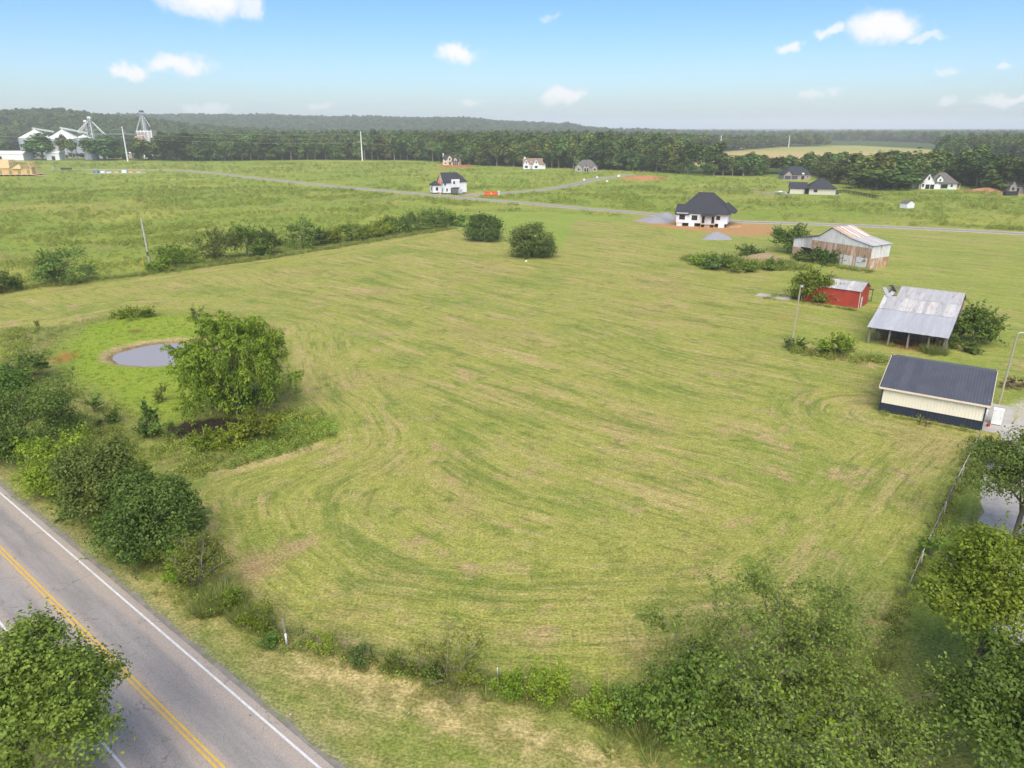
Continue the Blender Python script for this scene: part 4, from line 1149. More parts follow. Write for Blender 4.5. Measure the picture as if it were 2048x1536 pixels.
# ------------------------------------------------------------------ rusty barn
def rusty_barn():
    t = thing('rusty_barn', 'large weathered barn with rust-streaked white sheeting and patched tin roof', 'barn', (74.2, 188.6, 0), math.radians(-58.5))
    W, D = 22.0, 7.4
    prof = [(-.5, 4.6), (7.4, 6.1), (10.9, 8.6), (16.6, 6.6), (W + .4, 5.45)]
    rn = random.Random(21)
    def zt(x):
        return float(np.interp(x, [p[0] for p in prof], [p[1] for p in prof])) - .08
    pw = .78
    n = round(W / pw); p = W / n
    def gable_sheet(i, z0, z1, mat, y, s):
        xa, xb = i * p + .004, (i + 1) * p + .004
        za, zb = (z1, z1) if z1 else (zt(xa), zt(xb))
        mb = MB(); j = s * rn.uniform(0, .02)
        mb.hexa([(xa, y + j, z0), (xb, y + j, z0), (xb, y + .02 + j, z0), (xa, y + .02 + j, z0), (xa, y + j, za), (xb, y + j, zb), (xb, y + .02 + j, zb), (xa, y + .02 + j, za)])
        for k in range(3):
            x = xa + (k + .5) * p / 3
            yy = y + j + (-.02 if s < 0 else .02)
            mb.bar((x, yy, z0), (x, yy, min(za, zb) - .02), .04, .02)
        mb.build('wall_sheet', mat, t)
    for i in range(n):
        x = (i + .5) * p
        # lower course: open bays at the left, doors at the right
        if 2.2 < x < 10.2: pass
        elif x < 2.2: gable_sheet(i, 0, 2.6, M_RUSTY, 0, -1)
        else: gable_sheet(i, rn.uniform(0, .05), 2.65, rn.choice([M_WHITETIN, M_WHITETIN, M_RUSTY]) if x > 15 else rn.choice([M_RUSTY, M_WHITETIN]), 0, -1)
        mid = M_RUSTY if (x > 5.0 or rn.random() < .5) else M_WHITETIN
        if x < 5.2: gable_sheet(i, 2.5 if not 2.2 < x < 10.2 else 2.75, None, rn.choice([M_WHITETIN, M_TINRUST, M_WHITETIN]), -.03, -1)
        else:
            gable_sheet(i, 2.5 if not 2.2 < x < 10.2 else 2.6, 5.0, mid, -.03, -1)
            gable_sheet(i, 4.9, None, M_WHITETIN, -.06, -1)
        gable_sheet(i, 0, None, M_TINRUST, D, 1)
    for x, ht in ((0, 4.5), (W, 5.3)):
        s = -1 if x == 0 else 1
        m = 13; q = D / m
        for i in range(m):
            for z0, z1, mat in ((0, 2.5, M_RUSTY), (2.4, ht, M_WHITETIN)):
                xx = x + s * (.02 if z0 else 0)
                mb = MB().box(min(xx, xx + s * .02), max(xx, xx + s * .02), i * q + .004, (i + 1) * q - .004, z0, z1)
                for k in range(3):
                    yk = i * q + (k + .5) * q / 3
                    mb.box(min(xx, xx + s * .04), max(xx, xx + s * .04), yk - .02, yk + .02, z0 + .01, z1 - .01)
                mb.build('wall_sheet', mat, t)
    # roof: four slopes of loose sheets
    for k, (a, b) in enumerate(zip(prof, prof[1:])):
        d = Vector((b[0] - a[0], 0, b[1] - a[1]))
        if k < 2:
            sheets(t, 'roof_sheet', (a[0], D + .4, a[1] + .04 + .03 * k), (0, -1, 0), d, D + .8, d.length + (.2 if k == 0 else 0), .72, M_TINRUST, .18, .024, .03, (), rn, True, [M_TINRUST, M_RUSTY] if k else [M_IRON, M_GREYROOF])
        else:
            e = -d
            sheets(t, 'roof_sheet', (b[0], -.4, b[1] + .04 + .03 * (3 - k)), (0, 1, 0), e, D + .8, d.length + (.2 if k == 3 else 0), .72, M_TIN, .18, .024, .03, (), rn, True, [M_TINRUST, M_RUSTY, M_RUSTY, M_RUSTY, M_WHITETIN] if k == 2 else [M_TIN, M_TINRUST, M_TINRUST])
    mb = rib_sheet(.75, 2.0, .18, .024, True).data('roof_sheet', M_WHITETIN)
    for k in range(5):
        o = link('roof_sheet', mb, t)
        o.matrix_basis = axes_matrix((10.5 + rn.uniform(-.3, .3), 1.2 + k * 1.3, 8.55 + rn.uniform(0, .1)), (0, 1, 0), (-1, rn.uniform(-.2, .2), -.35))
    for x in (2.3, 6.2, 10.2):
        MB().bar((x, .15, 0), (x, .15, 4.6), .22).build('post', M_TIMBER, t)
    for x0 in (15.0, 18.4):
        d = MB().box(x0, x0 + 2.4, -.14, -.08, .1, 2.4).build('door', M_WHITETIN, t)
        MB().box(x0 + .3, x0 + 1.0, -.18, -.145, 1.1, 1.22).build('latch', M_IRON, d)
        MB().box(x0 - .15, x0 - .02, -.16, -.05, .05, 2.6).build('door_post', M_TIMBER, t)
    MB().box(.3, W - .3, D - 4.0, D - 3.9, 0, 4.2).build('inner_partition', M_TIMBER, t)
    return t
rusty_barn()
# ------------------------------------------------------------------ houses on the estate
def above(px, py, Y):
    """x and z of a photograph pixel at ground distance Y"""
    u, v = (px - 1024) / FOC, (768 - py) / FOC
    dy, dz = math.cos(PITCH) + v * math.sin(PITCH), -math.sin(PITCH) + v * math.cos(PITCH)
    t = Y / dy
    return u * t, CAM_H + dz * t

def block(parent, x0, x1, y0, y1, z0, z1, mat, name='wall'):
    return MB().box(x0, x1, y0, y1, z0, z1).build(name, mat, parent)

def hip_house():      # nearest new house, black hip roof, wrapped walls on open piers
    t = thing('wrapped_house', 'unfinished house with big black hip roof and white wrapped walls on red clay', 'house', (56.8, 250.2, 0), math.radians(-21))
    z0, ze = 1.15, 4.5
    block(t, 0, 17, .6, 15, z0, ze, M_WRAP)
    block(t, 0, 4.0, -.5, .597, z0, ze, M_WRAP)
    block(t, 4.0, 8.2, 0, .597, z0, ze - .2, M_WRAP)
    for x in (.2, 4.3, 9.6, 14.2):
        block(t, x, x + 1.9, -.3, .9, 0, z0 - .004, M_WRAP, 'pier')
    for x in (6.4, 11.8, 16.4):
        block(t, x - .25, x + .25, .9, 1.4, 0, z0 - .004, M_BLOCK, 'pier')
    block(t, .4, 16.6, 6, 14.6, 0, z0 - .006, M_BLOCK, 'foundation')
    hip_roof(t, 0, 17, .2, 15, ze, 10.9, M_SHINGLE, .6, inset=6.6)
    # extended eaves over the front bays
    for n, (xa, xb, ya) in enumerate(((-.6, 4.4, -1.0), (8.2, 13.0, -1.4))):
        zb = ze - .02 - n * .1
        MB().slab([(xa, ya, zb - .5), (xb, ya, zb - .5), (xb, 4.0, zb + 2.6), (xa, 4.0, zb + 2.6)], .18).build('roof_extension', M_SHINGLE, t)
    MB().slab([(9.2, -1.0, ze - .2), (13.4, -1.0, ze - .2), (11.3, 3.2, ze + 2.6)], .2).slab([(13.4, -1.0, ze - .2), (13.6, 4.5, ze + 2.4), (11.3, 3.2, ze + 2.62)], .2).build('porch_gable', M_SHINGLE, t)
    hip_roof(t, 13.0, 18.6, 6, 14, ze - .1, 7.6, M_SHINGLE, .5, 'side_roof')
    for p, w, h, nm in (((2.0, -.5, 3.05), 1.9, 1.6, 'window'), ((6.1, 0, 2.95), 1.9, 1.6, 'window'), ((13.9, .6, 3.1), 1.3, 1.3, 'window')):
        window(t, p, (0, -1, 0), w, h, M_BLACK, M_SHADEFILL, nm, 2 if w > 1.5 else 1)
    for x in (9.0, 12.2):
        d = MB().box(x - .45, x + .45, .55, .59, z0 + .1, z0 + 2.3).build('door_dark_panel', M_SHADEFILL, t)
    for x in (8.4, 10.4, 12.9):
        MB().box(x - .08, x + .08, -1.1, -.94, 0, ze - .62).build('porch_post', M_LUMBER, t)
    block(t, 8.3, 13.1, -1.2, .55, z0 - .2, z0 - .02, M_LUMBER, 'porch_floor')
    for x, y in ((3.6, 5.4), (6.6, 5.0)):
        zr = ze + 6.7 * (y + .4) / 9.8
        MB().tube([(x, y, zr - .3), (x, y, zr + .5)], .12, 8).build('roof_vent', M_TRIM, t)
    for k, (x, y) in enumerate(((17.9, 3.4), (18.4, 6.0))):
        s = thing('lumber_stack', ['low stack of boards at the right corner of the wrapped hip-roof house', 'farther stack of boards beside the wrapped hip-roof house'][k], 'lumber', local(t, x + 1.6, y - 2.5), math.radians(-30 + 40 * k), 'lumber by the new house')
        for j in range(5):
            MB().box(-1.6, 1.6, -.6 + j * .24, -.6 + j * .24 + .2, .1, .32).build('board', M_LUMBER, s)
        for j in range(3):
            MB().box(-1.4 + j * .1, 1.5, -.4 + j * .3, -.4 + j * .3 + .2, .33, .52).build('board', pmat('reddish_board', (.42, .22, .13)) if j == 0 else M_LUMBER, s)
        for xx in (-1.1, 1.0):
            MB().box(xx, xx + .12, -.6, .6, 0, .098).build('bearer', M_LUMBER, s)
    return t
hip_house()

def two_storey():
    t = thing('two_storey_house', 'unfinished white two-storey house with black roof and open gable framing', 'house', (-34.8, 373, 0), math.radians(24))
    # local: x to the right along the garage side, y to the back; gabled front looks left
    block(t, 0, 12.5, 0, 9.0, .6, 6.0, M_WRAP)
    block(t, .15, 12.3, .15, 8.8, 0, .597, M_BLOCK, 'foundation')
    block(t, 4.2, 8.6, -.5, -.004, 3.4, 7.2, M_WRAP, 'dormer_wall')
    gable_roof(t, 0, 8.6, 0, 9.0, 6.0, 10.4, M_SHINGLE, M_WRAP, 'x', .4, .4)
    hip_roof(t, 6.2, 12.5, 0.0, 9.0, 6.0, 9.9, M_SHINGLE, .5, 'side_roof')
    block(t, -4.2, -.004, 4.2, 9.2, .6, 4.3, M_WRAP, 'bay_wall')
    hip_roof(t, -4.2, -.1, 4.2, 9.2, 4.3, 6.3, M_SHINGLE, .4, 'bay_roof')
    MB().face([(-.9, 3.9, 4.7), (-.1, 3.9, 4.7), (-.1, 6.0, 6.9), (-.9, 6.0, 6.5)]).build('orange_tarp', M_ORANGE, t)
    for k in range(5):
        y = 1.0 + k * 1.7
        MB().bar((-.45, y, 6.05), (-.45, 4.5 + (y - 4.5) * .1, 9.9), .1, .15).build('stud', M_LUMBER, t)
    MB().bar((-.42, -.3, 5.9), (-.42, 4.5, 10.5), .1, .3).bar((-.42, 9.3, 5.9), (-.42, 4.5, 10.5), .1, .3).build('barge_board', M_LUMBER, t)
    for p, n, w, h in (((0, 2.2, 5.3), (-1, 0, 0), .9, 1.5), ((0, 1.6, 2.0), (-1, 0, 0), .8, 1.5), ((1.9, 0, 2.0), (0, -1, 0), .8, 1.5), ((.9, 0, 5.0), (0, -1, 0), .8, 1.4), ((5.6, -.5, 5.6), (0, -1, 0), .9, 1.4), ((-4.2, 6.7, 2.5), (-1, 0, 0), 1.0, 1.6), ((-2.1, 4.2, 2.4), (0, -1, 0), 1.2, 1.7)):
        window(t, p, n, w, h, M_BLACK, M_GLASS)
    MB().box(3.9, 8.3, -.06, -.01, .1, 2.9).build('garage_dark_panel', M_SHADEFILL, t)
    MB().bar((-1.5, 2.4, 0), (-.2, 3.4, .8), .8, .08).build('ramp', M_LUMBER, t)
    return t
two_storey()

def container(name, label, cat, loc, rz, L, W, Hh, mat, extra=None, group=None):
    t = thing(name, label, cat, loc, rz, group)
    mb = MB().box(-L / 2, L / 2, -W / 2, W / 2, .15, .27)
    for s in (-1, 1):
        mb.box(-L / 2, L / 2, s * W / 2 - .05, s * W / 2 + .05, .274, Hh)
        mb.box(s * L / 2 - .05, s * L / 2 + .05, -W / 2 + .054, W / 2 - .054, .274, Hh)
    mb.build('bin', mat, t)
    for k in range(int(L / .8)):
        x = -L / 2 + .4 + k * .8
        for s in (-1, 1):
            MB().box(x - .06, x + .06, s * (W / 2 + .054) - .05, s * (W / 2 + .054) + .05, .3, Hh - .1).build('rib', mat, t)
    MB().box(-L / 2 - .06, L / 2 + .06, -W / 2 - .13, -W / 2 - .056, Hh - .098, Hh + .04).box(-L / 2 - .06, L / 2 + .06, W / 2 + .056, W / 2 + .13, Hh - .098, Hh + .04).build('rim', mat, t)
    for x in (-L / 2 + .4, L / 2 - .4):
        MB().tube([(x, -W / 2 + .2, .1), (x, W / 2 - .2, .1)], .1, 8).build('roller', M_IRON, t)
    return t

def site_gear():
    c = site(982, 391)
    t = container('skip_container', 'long orange waste skip beside the side street junction', 'skip', c, math.radians(3), 6.4, 2.4, 1.9, M_ORANGE)
    MB().box(-.2, .3, -1.32, -1.31, .9, 1.4).build('decal', M_TRIM, t)
    c = site(995, 391)
    t = thing('portable_toilet', 'pale portable toilet at the right end of the orange skip', 'toilet', (c.x + .6, c.y + .3, 0), .1, 'portable toilets')
    def toilet(t, mat):
        MB().box(-.55, .55, -.55, .55, .08, 2.05).build('cabin', mat, t)
        MB().box(-.58, .58, -.58, .58, 2.054, 2.2).build('roof', M_TRIM, t)
        MB().box(-.36, .36, -.59, -.554, .18, 1.95).build('door', mat, t)
        MB().box(-.6, .6, -.6, .6, 0, .076).build('base', M_IRON, t)
    toilet(t, pmat('pale_grey_plastic', (.5, .52, .52)))
    c = site(107, 339.5)
    t = thing('portable_toilet', 'grey portable toilet beside the timber-framed house', 'toilet', c, .2, 'portable toilets')
    toilet(t, pmat('grey_plastic', (.34, .38, .38)))
    c = site(1853.5, 377.5)
    t = thing('portable_toilet', 'pink-roofed portable toilet before the white gabled house', 'toilet', c, .2, 'portable toilets')
    toilet(t, pmat('pink_plastic', (.55, .28, .27)))
    # dark trailer before the two-storey house
    c = site(912, 389.5)
    t = thing('dump_trailer', 'dark grey box trailer parked at the two-storey house garage', 'trailer', c, math.radians(8))
    dk = pmat('trailer_grey', (.085, .09, .10), (.12, .125, .13), 2, .6)
    block(t, -2.2, 1.1, -1.1, 1.1, .75, 2.75, dk, 'body')
    for k in range(4):
        MB().box(-2.0 + k * .95, -1.9 + k * .95, -1.17, -1.104, .8, 2.7).build('rib', M_IRON, t)
    block(t, 1.15, 3.2, -1.0, 1.0, .75, 2.6, pmat('trailer_light', (.36, .37, .38)), 'front_box')
    for x in (-1.0, .2):
        for s in (-1, 1):
            MB().tube([(x, s * .95, .42), (x, s * 1.15, .42)], .42, 12).build('wheel', M_BLACK, t)
    MB().bar((3.2, 0, .6), (4.4, 0, .5), .14).build('drawbar', M_IRON, t)
    c = site(898, 389)
    t = thing('site_sign', 'small white board sign in front of the two-storey house garage', 'sign', c, 0)
    MB().box(-.7, .7, -.03, .03, .9, 2.0).build('board', M_TRIM, t)
    for x in (-.6, .6):
        MB().box(x - .05, x + .05, .034, .12, 0, 1.9).build('post', M_TRIM, t)
    c = site(960, 389)
    t = thing('sawhorse', 'timber sawhorse frame at the left end of the orange skip', 'sawhorse', c, .1)
    MB().bar((-2, 0, 1.2), (1.6, 0, 1.2), .16).build('top_rail', M_LUMBER, t)
    for x in (-1.8, -.3, 1.3):
        MB().bar((x, -.5, 0), (x, 0, 1.15), .12).bar((x, .5, 0), (x, 0, 1.15), .12).build('leg', M_LUMBER, t)
    # pallets of building material on the left plot
    base = site(240, 346)
    r = random.Random(6)
    words = [('blue wrapped pallet at the left end of the building-material row', (.03, .14, .34), -16, 1.8), ('white wrapped pallet next to the blue one in the material row', (.66, .67, .68), -11, 1.7), ('pallet of white bags mid-left in the material row', (.62, .62, .62), -6.5, 1.1),
             ('tan lumber pallet in the middle of the material row', (.55, .36, .17), -2.0, 1.2), ('tall white wrapped pallet right of the middle of the material row', (.68, .69, .7), 3.4, 2.2), ('orange-brown board pallet near the right end of the material row', (.58, .32, .14), 8.0, 1.2), ('low pallet of boards at the right end of the material row', (.55, .42, .28), 13.0, .9)]
    for lb, c, dx, h in words:
        t = thing('material_pallet', lb, 'pallet', (base.x + dx, base.y + r.uniform(-1, 1) + dx * .2, 0), r.uniform(-.3, .3), 'pallets of building material')
        for k in range(3):
            MB().box(-1.5, 1.5, -1.0 + k * .85, -.7 + k * .85, 0, .14).build('bearer', M_LUMBER, t)
        MB().box(-1.7, 1.7, -1.1, 1.1, .144, h).build('load', pmat('pallet_load', c, tuple(q * .8 for q in c), 1.5, .6), t)
        MB().box(-.6, -.5, -1.13, 1.13, .15, h + .03).box(.5, .6, -1.13, 1.13, .15, h + .03).build('strap', M_TRIM, t)
    p = MB().box(-20, 20, -3.2, 3.0, 0, .14).build('plot_slab', M_CONC)
    p.location = (base.x, base.y - 1.5, 0); p.rotation_euler = (0, 0, .18)
    tag(p, 'pale concrete slab under the building-material pallets', 'slab')
    c0 = site(120, 340)
    for k in range(7):
        t = thing('waste_drum', ['first', 'second', 'third', 'fourth', 'fifth', 'sixth', 'last'][k] + ' dark green bin from the left in the row beyond the timber-framed house', 'bin', (c0.x + k * 1.25, c0.y + 2 + k * .12, 0), 0, 'row of dark bins')
        g = pmat('bin_green', (.02, .045, .04)) if k == 0 else bpy.data.materials['bin_green']
        MB().tube([(0, 0, .05), (0, 0, 1.5), (0, 0, 1.55)], [.48, .55, .55], 10).build('barrel', g, t)
        MB().tube([(0, 0, 1.55), (0, 0, 1.68)], [.58, .5], 10).build('lid', M_BLACK, t)
    # skip at the right-edge house
    c = site(2020, 391)
    container('skip_container', 'black waste skip before the stone house at the right edge', 'skip', c, math.radians(2), 6.2, 2.4, 1.9, pmat('black_skip', (.025, .03, .035)))
    # mailbox kiosk and hydrant-like posts at the side street
    c = site(1237, 356)
    t = thing('mailbox_cluster', 'white cluster mailbox at the bend of the side street', 'mailbox', c, .3)
    MB().box(-.9, .9, -.4, .4, .8, 2.0).build('box', M_TRIM, t)
    MB().box(-.95, .95, -.45, .45, 2.004, 2.12).build('roof', M_TRIM, t)
    for x in (-.5, .5):
        MB().box(x - .1, x + .1, -.1, .1, 0, .796).build('pedestal', M_STEEL, t)
    for n, (px, py, lb) in enumerate(((1214, 364, 'low pale utility box right of the side street'), (1168, 361, 'low pale utility box left of the side street curve'), (1194, 356, 'low pale utility box nearest the side street head'))):
        t = thing('utility_box', lb, 'utility box', site(px, py), .2, 'estate utility boxes')
        MB().box(-.6, .6, -.5, .5, .12, 1.0).build('cabinet', M_TRIM, t)
        MB().box(-.7, .7, -.6, .6, 0, .116).build('pad', M_CONC, t)
site_gear()

def far_houses():
    # beige two-storey, dark roof
    c = site(886, 330)
    t = thing('beige_house', 'small beige house with dark roof and chimney before the far trees', 'house', c, math.radians(-12))
    block(t, 0, 9, 0, 8, 0, 5.4, M_BEIGE)
    gable_roof(t, 0, 9, 0, 8, 5.4, 8.8, M_SHINGLE, M_BEIGE, 'x')
    block(t, -1.0, -.004, 3, 4.4, 0, 10.2, M_BEIGE, 'chimney')
    block(t, 5.0, 8.8, -1.2, -.004, 2.9, 6.4, M_BEIGE, 'dormer_wall')
    gable_roof(t, 5.0, 8.8, -1.2, 4.0, 6.4, 8.6, M_SHINGLE, M_BEIGE, 'y')
    block(t, 9.004, 15.6, -2.4, 6, 0, 3.4, M_BEIGE, 'garage_wall')
    gable_roof(t, 9.0, 15.6, -2.4, 6, 3.4, 7.2, M_SHINGLE, M_BEIGE, 'x', .3)
    block(t, 10.9, 13.7, -2.0, -.2, 3.6, 5.2, M_BEIGE, 'dormer_wall')
    gable_roof(t, 10.9, 13.7, -2.0, 1.5, 5.2, 6.8, M_SHINGLE, M_BEIGE, 'y', .2)
    for k in range(3):
        MB().box(9.9 + k * 1.85, 11.5 + k * 1.85, -2.46, -2.41, .1, 2.6).build('garage_door', M_GARAGE, t)
    for p, w, h in (((2.4, 0, 1.6), 1.5, 1.2), ((2.4, 0, 4.4), 1.5, 1.2), ((6.9, -1.2, 5.0), 1.4, 2.0), ((12.3, -2.0, 4.4), .9, 1.1)):
        window(t, p, (0, -1, 0), w, h, M_BLACK, M_GLASS)
    MB().box(6.0, 7.4, -.05, -.01, .2, 2.5).build('door', M_SHADEFILL, t)
    # white house, twin gables, brown roof
    c = site(1046, 339)
    t = thing('twin_gable_house', 'white house with brown roof and two steep front gables', 'house', c, math.radians(-4))
    block(t, 0, 15.5, 0, 9, .3, 4.2, M_WRAP)
    block(t, .1, 15.4, .1, 8.9, 0, .297, M_BLOCK, 'foundation')
    gable_roof(t, 0, 15.5, 0, 9, 4.2, 8.6, M_BROWNROOF, M_WRAP, 'x', .3)
    for x in (.3, 8.2):
        block(t, x, x + 5.0, -1.4, -.004, .3, 4.2, M_WRAP, 'bay_wall')
        gable_roof(t, x, x + 5.0, -1.4, 3.6, 4.2, 8.3, M_BROWNROOF, M_WRAP, 'y', .25)
        window(t, (x + 2.5, -1.4, 2.1), (0, -1, 0), 2.2, 1.7, M_BLACK, M_GLASS)
        window(t, (x + 2.5, -1.4, 5.6), (0, -1, 0), .9, 1.7, M_BLACK, M_GLASS)
    block(t, 5.9, 7.6, .3, 2.2, 4.9, 6.3, M_WRAP, 'dormer_wall')
    gable_roof(t, 5.9, 7.6, .3, 3.2, 6.3, 7.3, M_BROWNROOF, M_WRAP, 'y', .15)
    window(t, (6.75, .3, 5.6), (0, -1, 0), .8, .8, M_BLACK, M_GLASS)
    block(t, .6, 1.9, 4, 5.2, 6, 9.6, M_WRAP, 'chimney')
    block(t, 13.5, 18.0, 1.5, 8, .2, 3.6, M_WRAP, 'wing_wall')
    hip_roof(t, 13.5, 18, 1.5, 8, 3.6, 6.0, M_BROWNROOF, .3, 'wing_roof')
    MB().box(6.1, 7.3, -.05, -.01, .3, 2.7).build('door', M_TAUPE, t)
    # stone ranch
    c = site(1150, 343)
    t = thing('stone_house', 'tan stone house with brown-grey hip roof near the side street', 'house', c, math.radians(-6))
    block(t, 0, 17, 0, 10, 0, 3.2, M_STONE)
    hip_roof(t, 0, 17, 0, 10, 3.2, 8.4, M_GREYROOF, .5)
    for x, w, r in ((0, 5.6, 5.8), (6.2, 5.0, 6.3), (13.2, 3.8, 5.0)):
        block(t, x, x + w, -1.6, -.004, 0, 3.2, M_STONE, 'bay_wall')
        gable_roof(t, x, x + w, -1.6, 4.2, 3.2, r, M_GREYROOF, M_STONE, 'y', .3)
    MB().box(6.6, 10.8, -1.66, -1.61, .2, 2.6).build('porch_dark_panel', M_SHADEFILL, t)
    for x in (6.9, 8.7, 10.5):
        MB().box(x - .12, x + .12, -2.2, -1.96, 0, 3.0).build('porch_post', M_TRIM, t)
    for p in ((2.8, -1.6, 1.7), (15.1, -1.6, 1.7), (8.7, -1.6, 4.2)):
        window(t, p, (0, -1, 0), 1.3, 1.3, M_BLACK, M_GLASS)
    # brick ranch with triple garage, behind the long house
    c = site(1566, 359)
    t = thing('brick_house', 'taupe brick house with charcoal hip roof and wide garage before the trees', 'house', c, math.radians(-3))
    block(t, 0, 17.4, 0, 11, 0, 3.3, M_TAUPE)
    hip_roof(t, 0, 17.4, 0, 11, 3.3, 8.0, M_SHINGLE, .6)
    block(t, 0, 9.2, -1.4, -.004, 0, 3.2, M_TAUPE, 'garage_wall')
    gable_roof(t, .2, 5.2, -1.4, 5, 3.2, 5.6, M_SHINGLE, M_TAUPE, 'y', .3)
    hip_roof(t, 5.0, 9.2, -1.4, 5, 3.2, 5.0, M_SHINGLE, .3, 'garage_roof')
    for x in (.5, 4.9):
        MB().box(x, x + 3.9, -1.46, -1.41, .05, 2.5).build('garage_door', M_GARAGE, t)
    MB().box(11.6, 13.4, -.05, -.01, .1, 2.5).build('porch_dark_panel', M_SHADEFILL, t)
    MB().tube([(12.5, -.3, 2.9), (12.5, .6, 3.6)], [1.0, .9], 10).build('porch_arch', M_TRIM, t)
    window(t, (15.6, 0, 1.7), (0, -1, 0), 1.2, 1.5, M_TRIM, M_GLASS)
    block(t, -.5, 10.0, -4.5, -1.5, 0, .06, M_CONC, 'driveway_pad')
    # long cream brick house
    c = site(1580, 388)
    t = thing('cream_house', 'long cream brick house with charcoal hip roof beside the dark paddock fence', 'house', c, math.radians(-15))
    block(t, 0, 9.4, 2, 9, 0, 3.1, M_CREAM)
    gable_roof(t, 0, 8, 2, 9, 3.1, 5.6, M_SHINGLE, M_CREAM, 'x', .5, .4)
    block(t, 9.0, 21.5, 0, 12, 0, 3.15, M_CREAM)
    hip_roof(t, 8.2, 21.5, -.4, 12, 3.15, 7.9, M_SHINGLE, .6)
    for y in (2.4, 5.6):
        MB().box(-.06, -.01, y, y + 2.7, .05, 2.4).build('garage_door', M_GARAGE, t)
    window(t, (12.0, 0, 1.8), (0, -1, 0), 1.7, 1.3, M_BLACK, M_GLASS)
    MB().box(7.0, 8.9, 1.94, 1.99, .1, 2.6).build('porch_dark_panel', M_SHADEFILL, t)
    for x in (7.0, 8.6):
        MB().box(x - .12, x + .12, .6, .84, 0, 3.0).build('porch_post', M_BLACK, t)
    MB().box(21.6, 24.6, 2, 10, 0, .12).build('patio', M_CONC, t)
    MB().box(21.9, 23.6, 2.4, 3.6, .12, 1.1).build('outdoor_sofa', M_IRON, t)
    # dark rail fence right of it
    A = local(t, 22, 8); B_ = site(1756, 398); C_ = site(1700, 388)
    t2 = thing('paddock_fence', 'black rail fence running from the cream house to the right', 'fence', (A.x, A.y, 0))
    pts = [Vector((A.x, A.y, 0)), C_ + Vector((0, 8, 0)), B_]
    k = 0
    for a, b in zip(pts, pts[1:]):
        n = max(1, int((b - a).length / 2.6))
        for i in range(n):
            p, q = a.lerp(b, i / n) - A, a.lerp(b, (i + 1) / n) - A
            p.z = q.z = 0
            MB().box(p.x - .1, p.x + .1, p.y - .1, p.y + .1, 0, 1.7).build('post', M_BLACK, t2)
            for z in (.4, .8, 1.2, 1.55):
                MB().bar((p.x, p.y - .12, z), (q.x, q.y - .12, z), .06, .22).build('rail', M_BLACK, t2)
    c = site(1561, 389)
    t = thing('parked_boat', 'white boat on a trailer at the end of the cream house drive', 'boat', c, math.radians(3))
    mb = MB(); n = 9
    for i in range(n):
        x0, x1 = -3 + 6 * i / n, -3 + 6 * (i + 1) / n
        w = lambda x: 1.05 * (1 - max(0, (x - .5) / 2.5) ** 2) + .02
        for s in (-1, 1):
            mb.face([(x0, 0, .5), (x1, 0, .5 + max(0, x1 - 1) * .1), (x1, s * w(x1), 1.35), (x0, s * w(x0), 1.35)])
        mb.face([(x0, -w(x0), 1.35), (x1, -w(x1), 1.35), (x1, w(x1), 1.35), (x0, w(x0), 1.35)])
    mb.build('hull', M_TRIM, t)
    MB().box(-1.2, .4, -.6, .6, 1.354, 1.8).build('console', M_TRIM, t)
    MB().bar((-2.5, 0, .4), (4, 0, .4), .12).build('trailer_frame', M_STEEL, t)
    for s in (-1, 1):
        MB().tube([(-1, s * .95, .34), (-1, s * 1.15, .34)], .34, 12).build('wheel', M_BLACK, t)
    # white gabled house at right
    c = site(1838, 378)
    t = thing('white_gabled_house', 'large white house with steep front gable and grey roof near the right woods', 'house', c, math.radians(-14))
    block(t, 0, 10, 1, 11, 0, 3.5, M_TRIM)
    gable_roof(t, .8, 7.4, 0, 9, 3.5, 8.3, M_GREYROOF, M_TRIM, 'y', .4)
    block(t, .8, 7.4, 0, .996, 0, 3.5, M_TRIM, 'bay_wall')
    block(t, -2.6, -.004, 5, 10, 0, 4.4, M_TRIM, 'wing_wall')
    gable_roof(t, -2.6, 0, 5, 10, 4.4, 8.2, M_GREYROOF, M_TRIM, 'y', .3)
    hip_roof(t, 5.0, 19.0, 1, 12, 3.4, 8.6, M_GREYROOF, .5)
    block(t, 10.004, 19, 1.6, 12, 0, 3.35, M_TRIM)
    block(t, 8.4, 11.4, .6, 2.2, 4.0, 5.7, M_TRIM, 'dormer_wall')
    gable_roof(t, 8.4, 11.4, .6, 4.0, 5.7, 7.4, M_GREYROOF, M_TRIM, 'y', .25)
    window(t, (4.1, 0, 5.8), (0, -1, 0), .9, 1.8, M_BLACK, M_GLASS)
    window(t, (1.7, 0, 2.0), (0, -1, 0), .9, 1.6, M_BLACK, M_GLASS)
    window(t, (9.9, .6, 4.9), (0, -1, 0), .8, 1.1, M_BLACK, M_GLASS)
    window(t, (16.4, 1.6, 1.9), (0, -1, 0), 1.0, 1.3, M_BLACK, M_GLASS)
    for x in (3.0, 5.3):
        MB().box(x, x + 2.0, -.06, -.01, .1, 2.5).build('garage_dark_panel', M_SHADEFILL, t)
    MB().box(11.0, 14.4, 1.54, 1.59, .4, 2.6).build('porch_dark_panel', M_GLASS, t)
    for y in (2.0, 6.0):
        MB().box(20.4, 20.7, y, y + .3, 0, 3.3).build('porch_post', M_LUMBER, t)
    block(t, 19.004, 20.6, 2, 10, .1, .7, M_LUMBER, 'porch_deck')
    MB().slab([(19, 1.4, 3.7), (21.2, 1.4, 3.1), (21.2, 10.6, 3.1), (19, 10.6, 3.7)], .15).build('porch_roof', M_GREYROOF, t)
    # right-edge stone house
    c = site(2016, 386)
    t = thing('edge_house', 'grey stone gabled house cut by the right edge of the picture', 'house', c, math.radians(-8))
    block(t, 0, 7, 0, 9, 0, 3.6, M_STONE)
    gable_roof(t, 0, 7, 0, 9, 3.6, 6.4, M_GREYROOF, M_STONE, 'x', .4)
